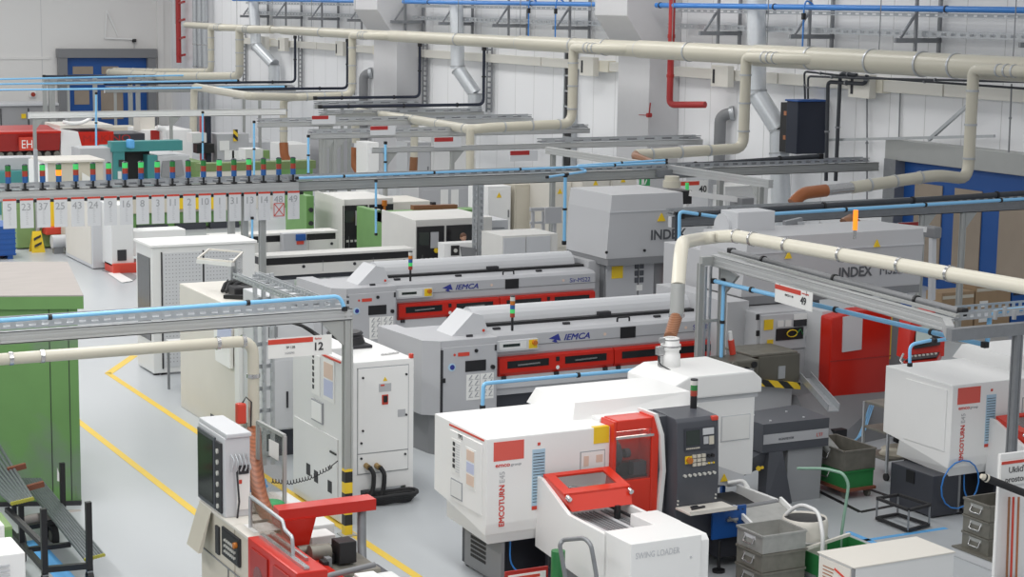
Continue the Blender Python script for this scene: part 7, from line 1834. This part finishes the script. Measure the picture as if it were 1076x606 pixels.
# long green and cream machine behind the plates
yy = 47.0
a, b = P(100, 208, Y=yy), P(262, 204, Y=yy)
t = T('long_lathe', 'long green machine with cream cover and yellow blocks behind plates 9 to 31', 'machine', (a.x, yy, 0))
z1 = a.z; z2 = P(110, 226, Y=yy).z
G().box(a.x, b.x, yy, yy+1.2, z2, z1, .03).build('cream_cover', 'beige', t); G().box(a.x, b.x, yy+.1, yy+1.2, .05, z2, .01).build('green_bed', 'green', t)
for px in (190, 210, 222): p = P(px, 206, Y=yy-.1); G().box(p.x-.2, p.x+.2, yy-.08, yy+.2, p.z-.35, p.z+.1, .02).build('yellow_block', 'yellow', t)
for px in (160, 200, 235): p = P(px, 240, Y=yy); G().box(p.x-.4, p.x+.4, yy-.1, yy+.1, z2-.7, z2-.3).build('dark_recess', 'anthracite', t)
# beige box, teal machine, cyan machine
t, a, c, lo = solid('beige cabinet with a white slanted sheet, behind the signal lamps over plates 37 to 24', 'storage_cabinet', 'cabinet', 50, 171, 109, 200, 49.5, 1.4, 'beige', None, 0)
G().box(a.x-.1, c.x+.02, 49.4, 51.0, a.z, a.z+.06, .01).build('top_plate', 'warmwhite', t)
G().loft([(a.x-.18, 50.9, 0), (a.x, 49.5, 0), (a.x, 50.9, 0), (a.x-.1, 50.95, 0)], [(a.x-.18, 50.9, a.z), (a.x, 49.5, a.z), (a.x, 50.9, a.z), (a.x-.1, 50.95, a.z)]).build('side_wall', 'white', t)
q = [P(86, 181, Y=49.45), P(96, 187, Y=49.45), P(96, 198, Y=49.45), P(86, 198, Y=49.45)]; G().loft(q, [v+V((0, -.03, 0)) for v in q]).build('slanted_sheet', 'paper', t)
t, a, c, lo = solid('turquoise long machine at the picture edge behind the first signal lamps', 'bed_machine', 'machine', -30, 181, 46, 205, 52, 1.5, 'teal', None, 0)
G().box(a.x, c.x, 51.97, 52, a.z-.5, a.z-.42).build('dark_groove', 'navy', t); G().box(a.x, c.x, 52.3, 53, a.z, a.z+.35, .02).build('grey_cover', 'lightgrey', t)
yy = 54.0
t = T('machining_centre', 'turquoise machining centre with a black opening and a grey slanted window', 'machine', P(130, 190, Y=yy))
t.location = (P(130, 190, Y=yy).x, yy, 0)
a, b = P(84, 148, Y=yy), P(192, 152, Y=yy); zt = a.z
def tb(px0, py0, px1, py1, m_, nm, d0=0, d1=.3, b_=.01):
    p, q = P(px0, py0, Y=yy+d0), P(px1, py1, Y=yy+d0); return G().box(p.x, q.x, yy+d0, yy+d1, max(0, q.z), p.z, b_).build(nm, m_, t)
tb(84, 156, 119, 215, 'indexgrey', 'grey_panel', .0, 1); tb(119, 156, 132, 215, 'teal', 'left_column', -.1, 1.5); tb(117, 149, 192, 158, 'teal', 'top_beam', -.13, .3); tb(132, 159, 158, 215, 'black', 'dark_opening', .3, 2)
tb(155, 163, 166, 215, 'teal', 'mid_column', -.15, 2); tb(166, 164, 200, 215, 'lightgrey2', 'slanted_door', -.2, 2)
p = [P(171, 169, Y=yy-.25), P(191, 168, Y=yy-.25), P(194, 184, Y=yy-.4), P(170, 186, Y=yy-.4)]; G().loft(p, [v+V((0, .1, 0)) for v in p]).build('window', 'midgrey', t)
tb(136, 147, 142, 156, 'tape_blue', 'blue_motor', -.5, -.1, .05); tb(125, 168, 131, 175, 'ink', 'black_plate', -.15, -.1); tb(124, 180, 128, 188, 'white2', 'white_tag', -.15, -.1)
tb(200, 170, 215, 200, 'greenpale', 'green_side', .2, 2)
# red and white machines
yy = 60.0
t = T('red_machine', 'long dark red hooded machine with white letters at the picture edge, far behind', 'machine', (13, yy, 0))
a, b = P(-40, 141, Y=yy), P(62, 140, Y=yy); zb = P(10, 159, Y=yy).z
G().prism([(yy, zb), (yy-.25, a.z), (yy+1.6, a.z+.15), (yy+1.6, zb)], 'x', a.x, b.x, .01).build('red_hood', 'darkred', t)
G().box(a.x, b.x, yy-.28, yy+1.7, a.z-.0, a.z+.06).build('top_edge', 'red', t)
p = P(27, 154, Y=yy-.3); s = G().box(p.x-.2, p.x+.28, yy-.32, yy-.2, p.z-.12, p.z+.3).build('letter_plate', 'signred', t); text('EH', .27, (p.x-.15, yy-.32, p.z-.05), AX, AZ, 'paper', s, w=.36)
G().box(a.x, b.x, yy+.1, yy+1.6, 0, zb-.25).build('grey_base', 'lightgrey2', t)
for i in range(12): G().cyl((a.x+.3+i*.3, yy, zb-.12), (a.x+.3+i*.3, yy+.2, zb-.12), .1).build('bar_end', 'zincold', t)
G().box(a.x, b.x, yy+.2, yy+1.5, zb-.25, zb).build('dark_gap', 'black', t)
t = T('white_red_machine', 'white machine with a sloped red front, between the dark red hood and the turquoise machine', 'machine', (15.5, yy, 0))
x0, xm, x1 = P(63, 140, Y=yy).x, P(78, 140, Y=yy).x, P(119, 140, Y=yy).x
z1 = P(70, 135, Y=yy).z; 
G().prism([(x0, 0), (x0, z1), (xm+.1, z1-.1), (xm+.5, 0)], 'y', yy-.1, yy+2, .01).build('white_flank', 'white', t)
G().prism([(xm+.1, z1-.12), (x1, z1-.12), (x1, .0), (xm+.5, .0)], 'y', yy-.05, yy+2, .01).build('red_front', 'red', t)
G().box(x0, x1, yy, yy+2, z1, z1+.1, .01).build('top_cover', 'warmwhite', t)
text('MAKINO', .22, (P(86, 147, Y=yy).x, yy-.06, P(86, 149, Y=yy).z), AX, AZ, 'darkred', t, w=1.6)
G().tube([P(66, 128, Y=yy), P(75, 130, Y=yy), P(88, 129, Y=yy), P(98, 122, Y=yy)], .06, 8, .3).build('white_hose', 'white', t)
t, a, c, lo = solid('white machine with a dark red stripe, right of the sloped red front', 'white_machine', 'machine', 152, 137, 202, 170, 61, 2, 'white', None, 0)
G().box(a.x+.2, a.x+.5, 60.97, 61, .5, a.z).build('red_stripe', 'darkred', t); p, q = P(147, 122, Y=61.5), P(163, 138, Y=61.5); G().box(p.x, q.x, 61.5, 62.3, q.z, p.z, .02).build('top_box', 'warmwhite', t); G().box(a.x-1.2, a.x, 61, 62.5, 0, a.z-.1).build('dark_flank', 'anthracite', t)
G().tube([P(165, 134, Y=60.8), P(172, 136, Y=60.8), P(173, 152, Y=60.8)], .1, 8, .25).build('white_arm', 'white2', t)
t, a, c, lo = solid('beige pale machine roof with a lit lamp bar behind the red front', 'machine_cover', 'machine', 95, 134, 146, 165, 64.5, 1, 'beige', None, 0)
p, q = P(119, 139, Y=64.4), P(134, 141, Y=64.4); G().box(p.x, q.x, 64.4, 64.5, q.z, p.z).build('lamp_bar', 'creamlight', t)
# control panel with sheets, green table
yy = 56
t, a, c, lo = solid('grey control panel box with pinned sheets, far behind plates 2 to 31', 'switch_box', 'control panel', 228, 141, 262, 190, yy, .8, 'lightgrey', None, 0)
for px, py in ((236, 153), (241, 163), (249, 163)): p = P(px, py, Y=yy-.03); G().box(p.x-.16, p.x+.16, yy-.03, yy, p.z-.15, p.z+.15).build('paper_sheet', 'paper', t)
p = P(248, 140, Y=yy-.05); G().box(p.x-.08, p.x+.06, yy-.05, yy, p.z-.25, p.z+.12).build('yellow_black_label', 'hazard', t)
t, a, c, lo = solid('green edged work table with cream front, behind the signal lamps over plates 1 to 14', 'work_table', 'table', 210, 172, 332, 177, 51, .45, 'oliveg', None, None)
G().box(a.x+.1, c.x-1.2, 51.02, 51.3, 0, c.z).build('cream_front', 'warmwhite', t); G().box(c.x-1.2, c.x-.1, 51, 52.2, 0, c.z).build('green_leg', 'green', t)
p = P(280, 158, Y=52); G().box(p.x-.1, p.x+.1, 52, 52.2, a.z, p.z).build('green_post', 'greenpale', t); p = P(268, 160, Y=52); G().box(p.x-.3, p.x+.25, 52, 52.6, a.z, p.z+.1).build('white_box', 'white2', t)
p, q = P(206, 147, Y=56), P(222, 160, Y=56)
t = T('screen_stand', 'white box with black screen on a red and blue column, far behind plate 10', 'screen', (P(215, 160, Y=56).x, 56, 0))
G().box(P(202, 140, Y=56).x, P(217, 140, Y=56).x, 56, 56.6, P(202, 150, Y=56).z, P(202, 140, Y=56).z).build('white_box', 'white2', t); G().box(P(206, 151, Y=56).x, P(224, 151, Y=56).x, 55.9, 56.3, P(206, 161, Y=56).z, P(206, 151, Y=56).z, .01).build('screen_body', 'black', t)
G().box(P(212, 150, Y=56.2).x, P(215, 150, Y=56.2).x, 56.2, 56.4, 0, P(212, 118, Y=56).z).build('red_column', 'redpipe', t); G().box(P(217, 150, Y=56.2).x, P(222, 150, Y=56.2).x, 56.2, 56.5, 0, P(212, 119, Y=56).z).build('blue_column', 'navy', t)
# far low cabinets at the wall
t, a, c, lo = solid('long low grey cabinets against the far wall at the picture edge', 'wall_cabinet', 'cabinet', -40, 112, 62, 133, 82, 1.5, 'midgrey2', None, 0)
G().box(a.x, c.x, 81.9, 83.5, a.z, a.z+.12, .02).build('top_rail', 'lightgrey2', t)
for px in (30, 1): p = P(px, 122, Y=81.97); G().box(p.x-.02, p.x+.02, 81.96, 82, .1, a.z-.1).build('door_gap', 'ink', t)
p = P(25, 122, Y=81.95); G().box(p.x-.1, p.x+.1, 81.95, 82, p.z-.1, p.z+.1).build('yellow_label', 'yellow', t)
t, a, c, lo = solid('grey low machine in front of the far blue door', 'far_machine', 'machine', 68, 120, 96, 134, 79, 1.2, 'midgrey', None, 0)
G().box(a.x, c.x, 78.9, 79, a.z-.3, a.z-.1).build('panel', 'lightgrey', t)
for k, (px, y) in enumerate(((47, 80), (53, 80), (100, 79), (137, 78), (145, 77))):
    t = T('pipe_post', 'slim grey pipe post far back, '+['left one of the pair at the far wall', 'right one of the pair at the far wall', 'in front of the blue door pane', 'just right of the far blue door', 'next right of the far blue door'][k], 'post', (P(px, 100, Y=y).x, y, 0), 'grey pipe posts at the far wall')
    x = P(px, 100, Y=y).x; G().bar((x, y, 0), (x, y, 2.7), .16).build('shaft', 'aludull', t); G().box(x-.15, x+.15, y-.15, y+.15, 0, .03).build('foot_plate', 'aludull', t)

# goods standing in front of the blue roll-up door
for k, (px0, py0, px1, py1, y, dep, m_, lab) in enumerate((
    (990, 308, 1022, 345, 26.2, .45, 'cardboard', 'brown cardboard carton low in front of the blue roll-up door, beside the grey post'),
    (1026, 300, 1060, 345, 26.2, .45, 'cardboard', 'taller brown cardboard carton in front of the blue roll-up door'),
    (1064, 304, 1110, 345, 26.2, .45, 'bluedoor', 'blue transport box in front of the blue roll-up door at the picture edge'))):
    t, a, c, lo = solid(lab, 'carton' if k < 2 else 'transport_box', 'box', px0, py0, px1, py1, y, dep, m_, 'goods before the roll-up door', 0)
    G().box(a.x+.02, c.x-.02, y-.006, y, a.z-.12, a.z-.06).build('tape_strip' if k < 2 else 'rim', 'beige' if k < 2 else 'navy', t)
    for i in range(2 if k < 2 else 0): G().box(a.x+.1, a.x+.3, y-.006, y, a.z*(.25+.3*i), a.z*(.25+.3*i)+.12).build('label', 'paper', t)
